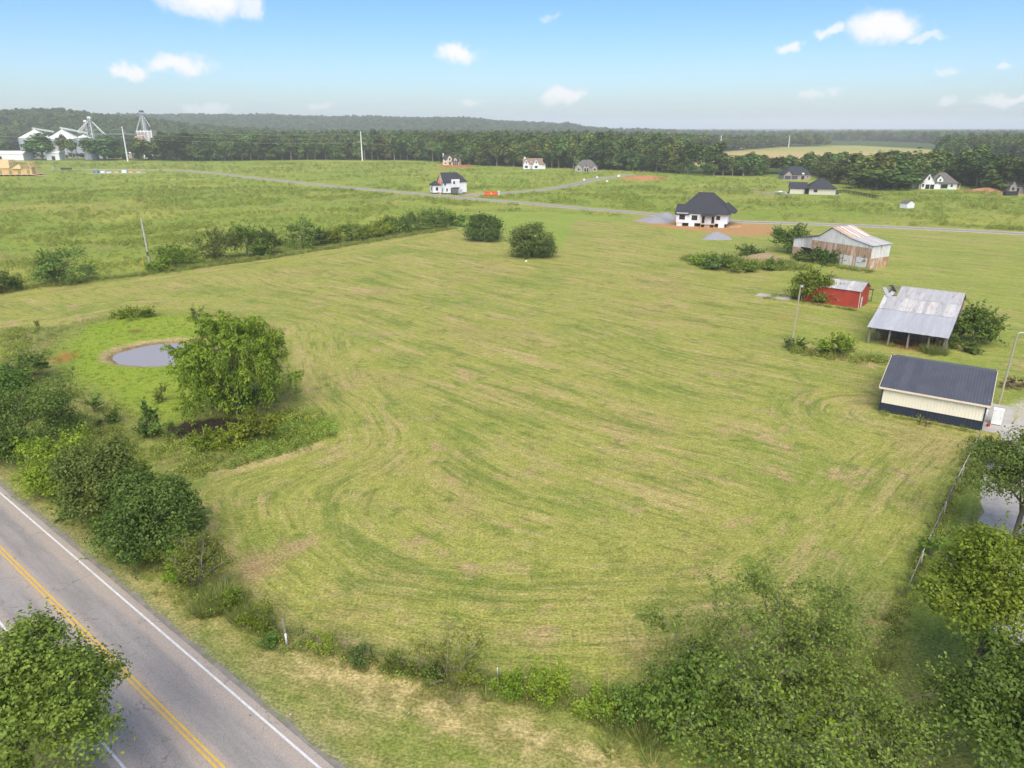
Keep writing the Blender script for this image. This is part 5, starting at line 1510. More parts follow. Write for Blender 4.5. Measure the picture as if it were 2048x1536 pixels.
    gable_roof(t, -.02, 3.0, -1.0, 5, 3.6, 6.2, M_GREYROOF, M_STONE, 'y', .3)
    block(t, -.02, 3.0, -1.0, -.004, 0, 3.6, M_STONE, 'bay_wall')
    block(t, 7.004, 18, -2, 9, 0, 3.6, M_STONE)
    gable_roof(t, 7.0, 13, -2, 7, 3.6, 8.0, M_GREYROOF, M_STONE, 'y', .4)
    hip_roof(t, 9, 18, -1.6, 9, 3.6, 8.0, M_GREYROOF, .4)
    MB().box(8.4, 11.6, -2.06, -2.01, .1, 2.4).build('garage_dark_panel', M_SHADEFILL, t)
    MB().box(3.9, 5.0, -.05, -.01, .1, 2.5).build('door', M_SHADEFILL, t)
    window(t, (1.5, -1.0, 2.2), (0, -1, 0), 1.1, 1.4, M_BLACK, M_GLASS)
    # small white shed
    c = site(1813, 418)
    t = thing('garden_shed', 'small white shed with dark roof alone in the green meadow', 'shed', c, math.radians(24))
    block(t, 0, 4.4, 0, 3.4, .12, 2.3, M_TRIM)
    gable_roof(t, 0, 4.4, 0, 3.4, 2.3, 3.3, M_GREYROOF, M_TRIM, 'y', .2, .15, .08)
    block(t, .1, 4.3, .1, 3.3, 0, .117, M_BLOCK, 'skid')
    d = MB().box(-.05, -.01, 1.0, 2.3, .2, 2.1).build('door', M_TRIM, t)
    MB().box(-.09, -.055, 2.1, 2.18, 1.05, 1.2).build('handle', M_IRON, d)
    # far white farmhouse among trees
    c = site(1445, 295)
    t = thing('farmhouse', 'tiny white farmhouse among the distant trees behind the stubble field', 'house', (c.x + 4, c.y - 70, 0), .1)
    block(t, 0, 14, 0, 9, 0, 5.5, M_TRIM)
    gable_roof(t, 0, 14, 0, 9, 5.5, 9.0, M_TRIM, M_TRIM, 'x', .4)
    for k in range(3):
        window(t, (3 + k * 4, 0, 3.6), (0, -1, 0), 1.2, 1.8, M_BLACK, M_GLASS)
far_houses()

def framed_house():
    c = site(66, 352)
    t = thing('framed_house', 'half-built house of bare yellow timber framing at the left edge', 'house', (c.x, c.y, 0), math.radians(4))
    x0, x1, y0, y1 = -30, 0, 0, 12
    block(t, x0, x1, y0, y1, 0, 1.0, M_BLOCK, 'foundation')
    block(t, x0, x1 + 3, y0 - 3, y1, 1.004, 1.2, M_LUMBER, 'floor_deck')
    for k in range(8):
        MB().box(x0 + .3 + k * 3.9, x0 + .6 + k * 3.9, y0 - 2.8, y0 - 2.5, 0, 1.0).build('deck_post', M_LUMBER, t)
    # sheathed panels between openings
    for k, (a, b) in enumerate(((-30, -26.5), (-25, -21.6), (-20.4, -15.5), (-13.4, -9.6), (-7.6, -3.4), (-1.6, 0))):
        block(t, a, b, y0, y0 + .12, 1.2, 4.4, M_OSB, 'sheathing')
    MB().box(x0, x1, y0 + .001, y0 + .13, 4.404, 5.0).build('header', M_OSB, t)
    block(t, x1 - .12, x1, y0 + .14, 4.4, 1.2, 5.0, M_OSB, 'sheathing')
    for k in range(26):
        x = x0 + k * 30 / 25
        MB().box(x - .06, x + .06, y0 + .15, y0 + .3, 1.2, 5.0).build('stud', M_LUMBER, t)
    for k in range(10):
        y = 4.6 + k * .8
        MB().box(x1 - .14, x1 - .02, y, y + .1, 1.2, 5.0).build('stud', M_LUMBER, t)
    for k in range(25):           # roof trusses
        x = x0 + k * 30 / 24
        zr = 5.2 + (5.6 if x < -13 else max(.4, 4.6 + x * .36))
        MB().bar((x, y0 - .3, 4.95), (x, 6, zr), .2, .3).bar((x, y1 + .3, 4.95), (x, 6, zr), .2, .3).bar((x, y0, 5.1), (x, y1, 5.1), .2, .2).bar((x, 6, 5.1), (x, 6, zr - .1), .2).build('truss', M_LUMBER, t)
    MB().bar((-2, 6, 9.0), (-14, 6, 9.6), .25, .4).bar((x1 + .0, y0 - .3, 4.9), (-5, 6, 9.0), .25, .4).build('ridge_beam', M_LUMBER, t)
    MB().slab([(-30, y0 - .4, 5.2), (-14.5, y0 - .4, 5.2), (-17.5, 6, 11.0), (-30, 6, 11.0)], .08).slab([(-13, -1.0, 4.9), (-6.2, -1.0, 4.9), (-9.6, 3.5, 8.0)], .08).build('roof_sheathing', M_OSB, t)
    MB().slab([(x1 + .3, -3.4, .9), (x1 + 13, -4.6, .12), (x1 + 10, -.2, .12), (x1 + .3, .4, 1.0)], .1).build('board_ramp', M_LUMBER, t)
framed_house()

# ------------------------------------------------------------------ heaps and rubble
def heap(name, label, px, py, r, h, mat, cat='heap', sx=1.0, rough=.15, parent=None, loc=None, group=None):
    mb = MB()
    rn = random.Random(int(px * 7 + py))
    n, m = 28, 9
    ph = [rn.uniform(0, 6) for _ in range(4)]
    for j in range(m + 1):
        q = j / m
        for i in range(n):
            a = 2 * math.pi * i / n
            rr = r * (1 - q) * (1 + rough * (math.sin(3 * a + ph[0]) + .6 * math.sin(5 * a + ph[1])))
            z = h * (1 - (1 - q) ** 1.35) * (1 + rough * .5 * math.sin(2 * a + ph[2]) * q * (1 - q) * 4)
            mb.v.append((rr * sx * math.cos(a) + rn.uniform(-.06, .06), rr * math.sin(a) + rn.uniform(-.06, .06), z + rn.uniform(-.03, .03) if j else -.05))
    for j in range(m):
        for i in range(n):
            k = (i + 1) % n
            mb.f.append((j * n + i, j * n + k, (j + 1) * n + k, (j + 1) * n + i))
    o = mb.build(name, mat, None, True)
    o.location = loc if loc is not None else site(px, py)
    tag(o, label, cat, group)
    return o
def heaps():
    g = pmat('crushed_stone', (.27, .275, .285), (.21, .21, .22), 2.5, .95, bump=.8, bscale=6)
    d = pmat('brown_spoil', (.33, .23, .13), (.25, .17, .09), 1.5, .95, bump=.8, bscale=5)
    heap('gravel_heap', 'grey gravel heap on the lawn in front of the wrapped house', 1432, 477, 3.9, 2.1, g, group='gravel heaps', sx=1.1)
    heap('gravel_heap', 'flat grey gravel heap left of the wrapped house, nearer one', 1313, 443, 5.2, 2.0, g, group='gravel heaps', sx=1.3)
    heap('gravel_heap', 'pale gravel heap touching the wrapped house, behind the flat one', 1332, 437, 4.6, 2.4, g, group='gravel heaps', sx=1.1)
    heap('soil_mound', 'brown bare soil mound in the weedy island near the rusty barn', 1525, 522, 6.4, 2.0, d, 'mound', sx=1.25)
    heap('soil_mound', 'red clay mound with grassy top by the side street head', 1285, 358, 10.5, 2.2, pmat('red_clay', (.42, .19, .08), (.34, .15, .06), .6, .95), 'mound', sx=1.5)
    heap('soil_mound', 'low red soil mound beside the stone house at the right edge', 1975, 383, 8, 2.2, pmat('red_soil', (.40, .2, .1)), 'mound', sx=1.5)
    # brush pile of pale dead branches
    c = site(1512, 532)
    t = thing('brush_pile', 'pile of pale dead branches on the weedy island', 'brush pile', c)
    rn = random.Random(9)
    m = pmat('dead_wood', (.40, .34, .29), (.28, .23, .19), 3, .95)
    for k in range(34):
        a = rn.uniform(0, 6.28); r = rn.uniform(0, 1.5); L_ = rn.uniform(.8, 2.4)
        p = Vector((r * math.cos(a) * 1.5, r * math.sin(a), rn.uniform(.1, 1.2) * (1 - r / 2)))
        b = rn.uniform(0, 6.28); dz = rn.uniform(-.3, .35)
        q = p + Vector((math.cos(b) * L_, math.sin(b) * L_, dz)); q.z = max(.04, q.z)
        MB().tube([p, (p + q) / 2 + Vector((0, 0, rn.uniform(-.1, .15))), q], [.06, .05, .02], 5).build('branch', m, t)
    c = site(1548, 594)
    t = thing('old_slab', 'weathered pale concrete slab left of the red barn', 'slab', c, math.radians(-38))
    for k in range(4):
        MB().box(-3.4 + k * 1.7, -3.4 + k * 1.7 + 1.66, -1.3, 1.3, -.05, .10 + .015 * (k % 2)).build('panel', M_CONC, t)
    c = site(1052, 523)
    o = MB().box(-.25, .25, -.16, .16, 0, .18).box(-.12, .3, -.06, .2, .184, .26).build('salt_block', M_TRIM)
    o.location = c; tag(o, 'small white block lying on the lawn below the round bush', 'block')
heaps()

# ------------------------------------------------------------------ grain handling plant beyond the meadow
def grain_plant():
    def bin_(label, px, Y, rad, ztop_px, peak_px, mat=M_STEEL, roofm=M_BINROOF, group='round grain bins'):
        X, ze = above(px, ztop_px, Y)
        _, zp = above(px, peak_px, Y)
        t = thing('grain_bin', label, 'grain bin', (X, Y, 0), 0, group)
        n = 36
        zs = np.linspace(0, ze, 22)
        mb = MB()
        pts, rr = [], []
        for i, z in enumerate(zs):
            pts.append((0, 0, float(z))); rr.append(rad + (.10 if i % 2 else 0))
        mb.tube(pts, rr, n, True)
        mb.build('shell', mat, t)
        mb = MB(); mb.tube([(0, 0, ze + .02), (0, 0, zp)], [rad + .4, .8], n, True); mb.build('cone_roof', roofm, t)
        for k in range(12):
            a = 2 * math.pi * k / 12
            MB().bar(((rad + .25) * math.cos(a), (rad + .25) * math.sin(a), 0), ((rad + .25) * math.cos(a), (rad + .25) * math.sin(a), ze - .2), .25, .25).build('stiffener', mat, t)
        MB().tube([(0, 0, zp - .1), (0, 0, zp + .9)], .9, 10).build('roof_cap', roofm, t)
        return t, X, ze, zp
    Y = 830
    _, X1, e1, p1 = bin_('broad grain bin at the left end of the plant with white cone roof', 72, Y, 16.5, 276, 259.5)
    _, X2, e2, p2 = bin_('second broad grain bin with white cone roof, right of the first', 128, Y + 14, 16.5, 277.5, 259.5)
    bin_('narrower steel bin half hidden behind the two towers', 168, Y + 5, 9, 276, 270)
    bin_('short steel bin under the tower spouts with pale roof', 196, Y - 6, 7.5, 288, 281)
    bin_('small grey bin in front of the tower bins', 181, Y - 40, 6.5, 298, 291)
    def tower(label, px, py, Y, w, spouts=(), name='elevator_tower', dark=False):
        X, zt = above(px, py, Y)
        t = thing(name, label, 'tower', (X, Y, 0), 0, 'grain elevator towers')
        m = M_STEEL
        for sx in (-1, 1):
            for sy in (-1, 1):
                MB().bar((sx * w / 2, sy * w / 2, 0), (sx * w / 2, sy * w / 2, zt - 2), .35).build('leg', m, t)
        k = int(zt / 4)
        for i in range(k):
            z0, z1 = i * (zt - 2) / k, (i + 1) * (zt - 2) / k
            mb = MB()
            for sy in (-1, 1):
                mb.bar((-w / 2, sy * w / 2, z0), (w / 2, sy * w / 2, z1), .2).bar((-w / 2, sy * w / 2, z1), (w / 2, sy * w / 2, z1), .2)
            mb.build('lattice_bay', m, t)
        MB().bar((0, 0, 0), (0, 0, zt - 1), .9, .9).build('bucket_leg', M_BINROOF, t)
        MB().box(-w * .7, w * .7, -w * .5, w * .5, zt - 2.2, zt).build('head', M_IRON if dark else M_BINROOF, t)
        MB().box(-w * .9, w * .9, -w * .8, w * .8, zt - 4.2, zt - 4.0).build('platform', m, t)
        for (qx, qy, qY) in spouts:
            ex, ez = above(qx, qy, qY)
            MB().tube([(0, 0, zt - 3), (ex - X, qY - Y, ez)], .42, 8).build('spout', M_BINROOF, t)
        return t
    tower('taller of the twin bin towers with spreading spouts', 178, 233, Y - 4, 2.6, [(157, 266, Y), (160, 268, Y + 10), (206, 268, Y + 4), (212, 270, Y - 4)])
    tower('shorter bin tower just left of the taller one', 170, 240, Y + 4, 2.2, [(156, 262, Y + 2)])
    tower('tallest elevator leg with dark head beside the ribbed silo block', 282, 221, 1000, 3.4, [(272, 266, 1000), (300, 253, 1004), (292, 250, 1006)], dark=True)
    tower('thin elevator leg right behind the tallest one', 286, 226, 1008, 2.6)
    def truss(label, a, b, Ya, Yb, w=1.6):
        xa, za = above(*a, Ya); xb, zb = above(*b, Yb)
        A, B_ = Vector((xa, Ya, za)), Vector((xb, Yb, zb))
        t = thing('conveyor_bridge', label, 'conveyor', (xa, Ya, 0), 0, 'overhead conveyors')
        d = B_ - A
        n = max(3, int(d.length / 3))
        o = Vector((0, 0, za))
        for s in (0, w):
            MB().bar(o + Vector((0, 0, s)), o + d + Vector((0, 0, s)), .3, .3).build('chord', M_BINROOF, t)
        for i in range(n):
            p, q = o + d * (i / n), o + d * ((i + 1) / n)
            MB().bar(p, q + Vector((0, 0, w)), .14).build('web', M_STEEL, t)
        MB().bar(o + Vector((0, 0, w * .5)), o + d + Vector((0, 0, w * .5)), .9, .5).build('belt', M_BINROOF, t)
    truss('long level conveyor bridge from the bins to the tallest leg', (183, 270, ), (291, 269.5), Y - 2, 1000)
    truss('sloping conveyor over the first bin roof', (64, 258), (108, 265), Y, Y + 6)
    truss('sloping conveyor over the second bin roof', (120, 257), (176, 268), Y + 14, Y + 2)
    # ribbed silo block
    Xa, z1 = above(279, 260, 1005); Xb, z0 = above(311, 286, 1005)
    t = thing('silo_block', 'tall ribbed silo block beside the tallest elevator leg', 'silo', ((Xa + Xb) / 2, 1005, 0), 0)
    W = Xb - Xa
    rst = pmat('silo_rust_panel', (.40, .33, .28), (.50, .46, .43), .4, .8)
    MB().box(-W / 2, W / 2, -7, 7, z0, z1 - 1).build('body', rst, t)
    for k in range(5):
        x = -W / 2 + W * k / 4
        MB().box(x - .7, x + .7, -7.5, -7.004, z0, z1).build('rib', M_BINROOF, t)
    MB().box(-W / 2 - .3, W / 2 + .3, -7.6, -7.2, z1 - 2.6, z1 - 1.2).build('band', M_BINROOF, t)
    MB().box(-W / 2 + 1, W / 2 - 1, -6, 6, 0, z0 - .01).build('base', M_TAUPE, t)
    mb = MB().hexa([(-W / 2, -7, z0), (W / 2, -7, z0), (W / 2, 7, z0), (-W / 2, 7, z0), (-W / 2, -7, z0), (W / 2, -7, z0), (W / 2, 7, z0), (-W / 2, 7, z0)])
    # sheds
    def shed(label, pxa, pxb, pytop, Y, d, mat, roofm, rise=2.5):
        xa, z = above(pxa, pytop, Y); xb, _ = above(pxb, pytop, Y)
        t = thing('plant_shed', label, 'shed', (xa, Y, 0), 0, 'sheds of the grain plant')
        block(t, 0, xb - xa, 0, d, 0, z - rise, mat)
        gable_roof(t, 0, xb - xa, 0, d, z - rise, z, roofm, mat, 'x', .4)
        MB().box((xb - xa) * .4, (xb - xa) * .4 + 3.5, -.06, -.01, .1, 4).build('door', M_SHADEFILL, t)
    shed('long low white shed at the left end of the grain plant', -40, 44, 302, 770, 16, M_TRIM, M_BINROOF)
    shed('white lean shed under the second grain bin', 90, 116, 301, 775, 9, M_TRIM, M_BINROOF)
    shed('small red-roofed pale hut right of the level conveyor', 266, 283, 272, 985, 10, M_BEIGE, pmat('red_hut_roof', (.36, .2, .15)), 5)
    shed('pale block shed with dark doorway below the silo block', 286, 304, 299, 820, 9, M_TRIM, M_TAUPE, 2)
    shed('low pale shed with reddish roof right of the silo block', 325, 350, 305, 800, 9, M_TAUPE, pmat('rust_shed_roof', (.34, .2, .14)), 2)
    shed('low shed with pale roof below the level conveyor', 226, 262, 302, 830, 12, M_TAUPE, M_BINROOF, 2)
grain_plant()

# ------------------------------------------------------------------ poles, wires and posts
def pole(label, base, h, r, mat, lean=(0, 0), group='utility poles', name='utility_pole', arms=0, parts=True):
    t = thing(name, label, 'utility pole', base, 0, group)
    top = Vector((lean[0], lean[1], h))
    MB().tube([(0, 0, -.3), top * .5, top], [r, r * .85, r * .7], 8).build('shaft', mat, t, )
    if arms:
        for k in range(arms):
            z = h * (.96 - .05 * k)
            MB().bar((-1.4, 0, z), (1.4, 0, z), .16, .2).build('crossarm', mat, t)
            for x in (-1.2, 0, 1.2):
                MB().tube([(x, 0, z + .1), (x, 0, z + .4)], .09, 6).build('insulator', M_STEEL, t)
    return t
def poles():
    t = pole('grey leaning utility pole at the near end of the back hedge', site(302, 541), 12.3, .20, M_POLEGREY, (-.35, .2))
    MB().box(-.18, .18, -.36, -.2, 3.6, 4.5).build('meter_box', M_IRON, t)
    for n, (px, py, dz) in enumerate(((286, 532, 2.2), (317, 529, 1.9))):
        c = site(px, py)
        t = thing('guy_guard', ['yellow guy-wire guard left of the grey leaning pole', 'yellow guy-wire guard right of the grey leaning pole'][n], 'guard', c, 0, 'yellow guy guards')
        MB().tube([(0, 0, 0), (.25 - .5 * n, 0, dz)], .07, 6).build('sleeve', pmat('guard_yellow', (.65, .42, .03)), t)
        MB().tube([(.2 - .4 * n, 0, dz - .2), (1.8 - 3.5 * n, -.6 - 1.5 * n, 10.2)], .012, 4).build('guy_wire', M_STEEL, t)
    t = pole('tan utility pole with a small lamp at the left end of the weedy row', site(1582, 697), 9.9, .15, M_POLE, (.15, 0))
    MB().tube([(.15, -.1, 9.7), (.15, -.5, 9.85)], .04, 6).tube([(.15, -.5, 9.95), (.15, -.5, 9.7)], [.14, .2], 8).build('lamp', M_STEEL, t)
    c = site(1998, 808)
    t = thing('yard_light', 'tall yard light with bent arm behind the cream barn', 'street light', (c.x, c.y, 0), math.radians(-15))
    MB().tube([(0, 0, -.2), (.05, 0, 4.5), (.1, 0, 9.0)], [.13, .12, .10], 8).build('shaft', M_POLE, t)
    MB().tube([(.1, 0, 8.9), (.35, 0, 9.15), (1.3, 0, 9.2)], .06, 6).build('arm', M_STEEL, t)
    MB().tube([(1.2, 0, 9.24), (1.45, 0, 9.2), (1.9, 0, 9.14)], [.1, .2, .16], 10).build('lamp_head', M_TRIM, t)
    # steel transmission poles far out
    tops = []
    for n, (px, pyb, pyt, Y, lb) in enumerate(((-330, 322, 250, 720, 'steel transmission pole beyond the left edge of the picture'), (256, 323, 253, None, 'steel transmission pole in front of the grain plant'), (725, 322, 263, None, 'steel transmission pole alone before the dark wood'), (1284, 303, 272, 900, 'steel transmission pole rising from the wood left of the stubble field'), (1440, 301, 271, 1010, 'steel transmission pole at the left side of the stubble field'), (1577, 294, 271, 1290, 'thin steel transmission pole at the back of the stubble field'))):
        b = site(px, pyb)
        if Y: b = Vector((above(px, pyb, Y)[0], Y, 0))
        xt, zt = above(px, pyt, b.y)
        t = thing('transmission_pole', lb, 'utility pole', (b.x, b.y, 0), 0, 'transmission poles')
        MB().tube([(0, 0, -.3), (0, 0, zt)], [.75, .45], 10).build('shaft', M_BINROOF, t)
        for k in range(3):
            z = zt - 1.5 - k * 4.0; s = 1 if k % 2 else -1
            MB().bar((0, 0, z), (s * 2.4, 0, z + .4), .22, .22).build('arm', M_STEEL, t)
            MB().tube([(s * 2.4, 0, z + .3), (s * 2.4, 0, z - 1.1)], .14, 6).build('insulator', M_STEEL, t)
        tops.append([Vector((b.x + (1 if k % 2 else -1) * 2.4, b.y, zt - 2.6 - k * 4.0)) for k in range(3)])
    names = ['top', 'middle', 'lowest']
    for k in range(3):
        for n, (a, b) in enumerate(zip(tops, tops[1:])):
            A, B_ = a[k], b[k]
            pts = [A.lerp(B_, i / 16) - Vector((0, 0, 9 * (1 - (2 * i / 16 - 1) ** 2) * ((A - B_).length / 450) ** 2)) for i in range(17)]
            o = MB().tube(pts, .045, 4).build('power_line', M_STEEL)
            tag(o, names[k] + ' wire of the span ' + ['reaching the pole before the grain plant', 'from the grain plant pole to the lone wood pole', 'between the lone wood pole and the stubble field wood', 'between the two poles left of the stubble field', 'crossing the stubble field to the thin back pole'][n], 'wire', 'transmission wires')
poles()

def fences():
    # wire fence on wooden posts along the right edge of the hay field
    pts = [Vector((*p, 0)) for p in sites([(1957, 880), (1950, 897), (1900, 998), (1840, 1130), (1815, 1190)])]
    t = thing('field_fence', 'old wooden rail fence along the right edge of the mown field', 'fence', pts[0])
    rn = random.Random(5)
    o = pts[0]
    white = pmat('bleached_wood', (.52, .47, .38), (.40, .35, .27), 4, .9)
    for a, b in zip(pts, pts[1:]):
        n = max(1, int((b - a).length / 2.7))
        for i in range(n):
            p, q = a.lerp(b, i / n) - o, a.lerp(b, (i + 1) / n) - o
            MB().bar((p.x, p.y, 0), (p.x + rn.uniform(-.06, .06), p.y + rn.uniform(-.06, .06), 1.2), .10).build('post', white if rn.random() < .2 else M_TIMBER, t)
            MB().bar((p.x, p.y, 1.12 + rn.uniform(-.05, .05)), (q.x, q.y, 1.12 + rn.uniform(-.05, .05)), .05, .08).build('rail', white if rn.random() < .22 else M_TIMBER, t)
            MB().tube([(p.x, p.y, .6), (q.x, q.y, .6)], .012, 4).tube([(p.x, p.y, .3), (q.x, q.y, .3)], .012, 4).build('wire', M_IRON, t)
    # wire fence behind the verge
    pts = [Vector((*p, 0)) for p in sites([(455, 1180), (520, 1250), (572, 1276), (640, 1296), (745, 1320), (840, 1340), (930, 1358), (1060, 1378), (1180, 1396)])]
    t = thing('roadside_fence', 'sagging wire fence on dark posts between the verge and the mown field', 'fence', pts[2])
    o = pts[2]
    for k, p in enumerate(pts):
        q = p - o
        h = (1.25, 1.5, 1.55, 1.2, 1.1, 1.2, 1.0, 1.0, 1.1)[k]
        MB().tube([(q.x, q.y, -.1), (q.x + rn.uniform(-.08, .08), q.y, h)], [.085, .07] if k in (1, 2) else .04, 6).build('post', M_TIMBER if k != 4 else M_IRON, t)
    for z in (.25, .5, .75, 1.0):
        for a, b in zip(pts, pts[1:]):
            a_, b_ = a - o, b - o
            MB().tube([(a_.x, a_.y, z), ((a_.x + b_.x) / 2, (a_.y + b_.y) / 2, z - .08), (b_.x, b_.y, z)], .008, 4).build('wire', M_IRON, t)
    for k, (px, py, h, lb) in enumerate(((574, 1291, .95, 'white marker post standing before the roadside fence'), (917, 1366, .35, 'short white stake at the foot of the leafy sapling'), (995, 1352, .65, 'slim white stake left of the small yellow-green shrub'))):
        r = .075 if k == 0 else .04
        t = thing('marker_post', lb, 'post', site(px, py), 0)
        MB().tube([(0, 0, -.05), (0, 0, h - .04), (0, 0, h)], [r, r, r * .6], 8).build('shaft', M_TRIM, t, True)
    # litter on the verge
    for k, (px, py, lb) in enumerate(((578, 1431, 'scrap of white litter on the verge near the road'), (818, 1284 + 145, 'tiny white litter scrap in the dry verge grass'), (660, 1423, 'pale litter scrap between the road and the dry grass'))):
        c = site(px, py)
        o = MB().slab([(0, 0, .04), (.13, .02, .03), (.12, .09, .06), (.02, .09, .05)], .01).build('litter', M_STEEL)
        o.location = c; o.rotation_euler = (0, 0, k); tag(o, lb, 'litter', 'litter on the verge')
fences()

# a dark bird over the wood
def bird():
    x, z = above(1248, 270, 330)
    m = pmat('dark_plumage', (.02, .018, .016))
    t = thing('bird', 'dark bird in flight against the distant trees', 'bird', (x, 330, z), .6)
    mb = MB()
    mb.tube([(0, -.45, 0), (0, -.3, .02), (0, -.1, .03), (0, .2, .02), (0, .45, .0), (0, .75, -.01)], [.03, .08, .13, .12, .06, .02], 8)
    for s in (-1, 1):
        mb.slab([(s * .1, -.12, .04), (s * .5, -.22, .28), (s * 1.05, .02, .40), (s * .95, .2, .38), (s * .5, .16, .24), (s * .1, .22, .03)][::s], .025)
    mb.slab([(-.05, .4, 0), (.05, .4, 0), (.22, .85, -.02), (-.22, .85, -.02)], .02)
    mb.build('body', m, t)
bird()
# ------------------------------------------------------------------ foliage
M_LEAF_DARK = leaf_mat('leaf_dark', (0.074, 0.132, 0.022), (0.155, 0.230, 0.04))
M_LEAF_MID = leaf_mat('leaf_mid', (0.092, 0.160, 0.022), (0.185, 0.270, 0.04))
M_LEAF_OLIVE = leaf_mat('leaf_olive', (0.090, 0.140, 0.026), (0.18, 0.245, 0.05))
M_LEAF_LIME = leaf_mat('leaf_lime', (0.165, 0.24, 0.018), (0.29, 0.36, 0.035), trans=.4)
M_LEAF_WILLOW = leaf_mat('leaf_willow', (0.145, 0.21, 0.018), (0.285, 0.36, 0.036), trans=.35)
M_LEAF_CEDAR = leaf_mat('leaf_cedar', (0.06, 0.095, 0.02), (0.12, 0.165, 0.035), trans=.15)
M_LEAF_MULB = leaf_mat('leaf_mulberry', (0.135, 0.180, 0.026), (0.27, 0.325, 0.05), trans=.4)
M_LEAF_RED = leaf_mat('leaf_reddish', (0.15, 0.10, 0.05), (0.24, 0.16, 0.08))
M_WOOD_FAR = leaf_mat('leaf_far', (0.066, 0.102, 0.022), (0.145, 0.195, 0.04), hv=.04, vv=.5, trans=.2)
M_BARK = pmat('bark', (0.16, 0.13, 0.10), (0.10, 0.08, 0.06), 4, .95, stretch=(3, 3, .6), bump=.5, bscale=12)
M_BARKPALE = pmat('pale_bark', (0.30, 0.26, 0.21), (0.22, 0.19, 0.15), 4, .95, stretch=(3, 3, .6))
M_BLADE = leaf_mat('grass_blade', (0.165, 0.215, 0.040), (0.290, 0.310, 0.085), vv=.25, trans=.3)
M_BLADE_DRY = leaf_mat('dry_blade', (0.27, 0.25, 0.09), (0.42, 0.36, 0.16), vv=.25, trans=.25)
M_BLADE_LUSH = leaf_mat('lush_blade', (0.190, 0.290, 0.030), (0.270, 0.370, 0.045), vv=.2, trans=.35)
M_WEED = leaf_mat('weed_leaf', (0.175, 0.235, 0.036), (0.290, 0.335, 0.062), vv=.3, trans=.3)

def leaf_quads(P, Nn, Ls, rn, aspect=.55, T=None, curl=.18):
    n = len(P)
    Nn = Nn / (np.linalg.norm(Nn, axis=1, keepdims=True) + 1e-9)
    if T is None:
        T = rn.normal(size=(n, 3))
    T = T - (T * Nn).sum(1, keepdims=True) * Nn
    T /= np.linalg.norm(T, axis=1, keepdims=True) + 1e-9
    B = np.cross(Nn, T)
    L_ = np.asarray(Ls).reshape(-1, 1)
    W = L_ * aspect
    V = np.empty((n, 4, 3), np.float32)
    V[:, 0] = P - T * L_ * .5 - Nn * L_ * curl * .4
    V[:, 1] = P + B * W * .5 - T * L_ * .05 + Nn * L_ * curl * .5
    V[:, 2] = P + T * L_ * .5 - Nn * L_ * curl
    V[:, 3] = P - B * W * .5 - T * L_ * .05 + Nn * L_ * curl * .5
    return V

def crown_quads(seed, rx, rz, zc, nlobe=12, nclump=9, nleaf=24, leaf=.3, lobe_r=.42, clump_r=.22, shape='round', sprig=0):
    """leaf clumps on lobes on a crown envelope centred at height zc (half width rx, half height rz)"""
    rn = np.random.default_rng(seed)
    P, N_ = [], []
    for i in range(nlobe):
        d = rn.normal(size=3); d /= np.linalg.norm(d)
        if shape != 'shrub': d[2] = abs(d[2]) * 1.0 - (.45 if rn.random() < .5 else 0)
        else:
            zz = rn.uniform(-.9, .72); a = rn.uniform(0, 6.283)
            w = .80 if zz < -.1 else .80 * math.sqrt(max(.02, 1 - ((zz + .1) / 1.0) ** 2))
        d /= np.linalg.norm(d)
        f = rn.uniform(.5, .92) if i > 1 else .15
        c = np.array([d[0] * rx * f, d[1] * rx * f, d[2] * rz * f])
        if shape == 'shrub':
            w *= math.sqrt(rn.uniform(.4, 1))
            c = np.array([math.cos(a) * rx * w, math.sin(a) * rx * w, zz * rz * .8])
        if shape == 'cone':
            h = -.95 + 1.8 * (i + rn.random()) / nlobe; w = max(.08, (.9 - h) / 1.9) ** .8; a = rn.uniform(0, 6.28)
            c = np.array([math.cos(a) * rx * w * .6, math.sin(a) * rx * w * .6, h * rz])
        lr = lobe_r * rn.uniform(.55, 1.3) * (1 if shape != 'cone' else max(.35, (1 - c[2] / rz) / 1.6))
        for j in range(int(nclump * (1.7 if clump_r < .3 else 1))):
            e = rn.normal(size=3); e /= np.linalg.norm(e)
            if e[2] < -.3: e[2] *= -.5
            g = c + e * np.array([rx, rx, rz]) * lr * rn.uniform(.55, 1.0)
            cr = clump_r * lr / lobe_r * rn.uniform(.65, 1.3)
            k = max(3, int(nleaf * (.8 if clump_r < .3 else 1.25) * rn.uniform(.6, 1.4)))
            u = rn.normal(size=(k, 3)); u /= np.linalg.norm(u, axis=1, keepdims=True)
            rad = rn.uniform(.35, 1.05, size=(k, 1)) ** .6
            off = u * rad * cr * np.array([rx, rx, rz * .8 + rx * .2])
            P.append(g + off)
            N_.append(u * .75 + e * .35 + np.array([0, 0, .45]) + rn.normal(size=(k, 3)) * .38)
    for i in range(sprig):                          # shoots that break the outline
        g = P[rn.integers(len(P))][0]
        d = g / (np.linalg.norm(g) + 1e-6) + np.array([0, 0, .5]) + rn.normal(size=3) * .35
        d /= np.linalg.norm(d); k = rn.integers(6, 12)
        f = np.linspace(.1, 1, k)[:, None]
        P.append(g + d * f * leaf * 4.5 + rn.normal(size=(k, 3)) * leaf * .25)
        N_.append(np.tile(np.array([0, 0, 1.0]), (k, 1)) + rn.normal(size=(k, 3)) * .5)
    P = np.concatenate(P); N_ = np.concatenate(N_)
    P[:, 2] += zc
    L_ = leaf * 1.15 * rn.uniform(.45, 1.55, len(P))
    return leaf_quads(P, N_, L_, rn, .62)

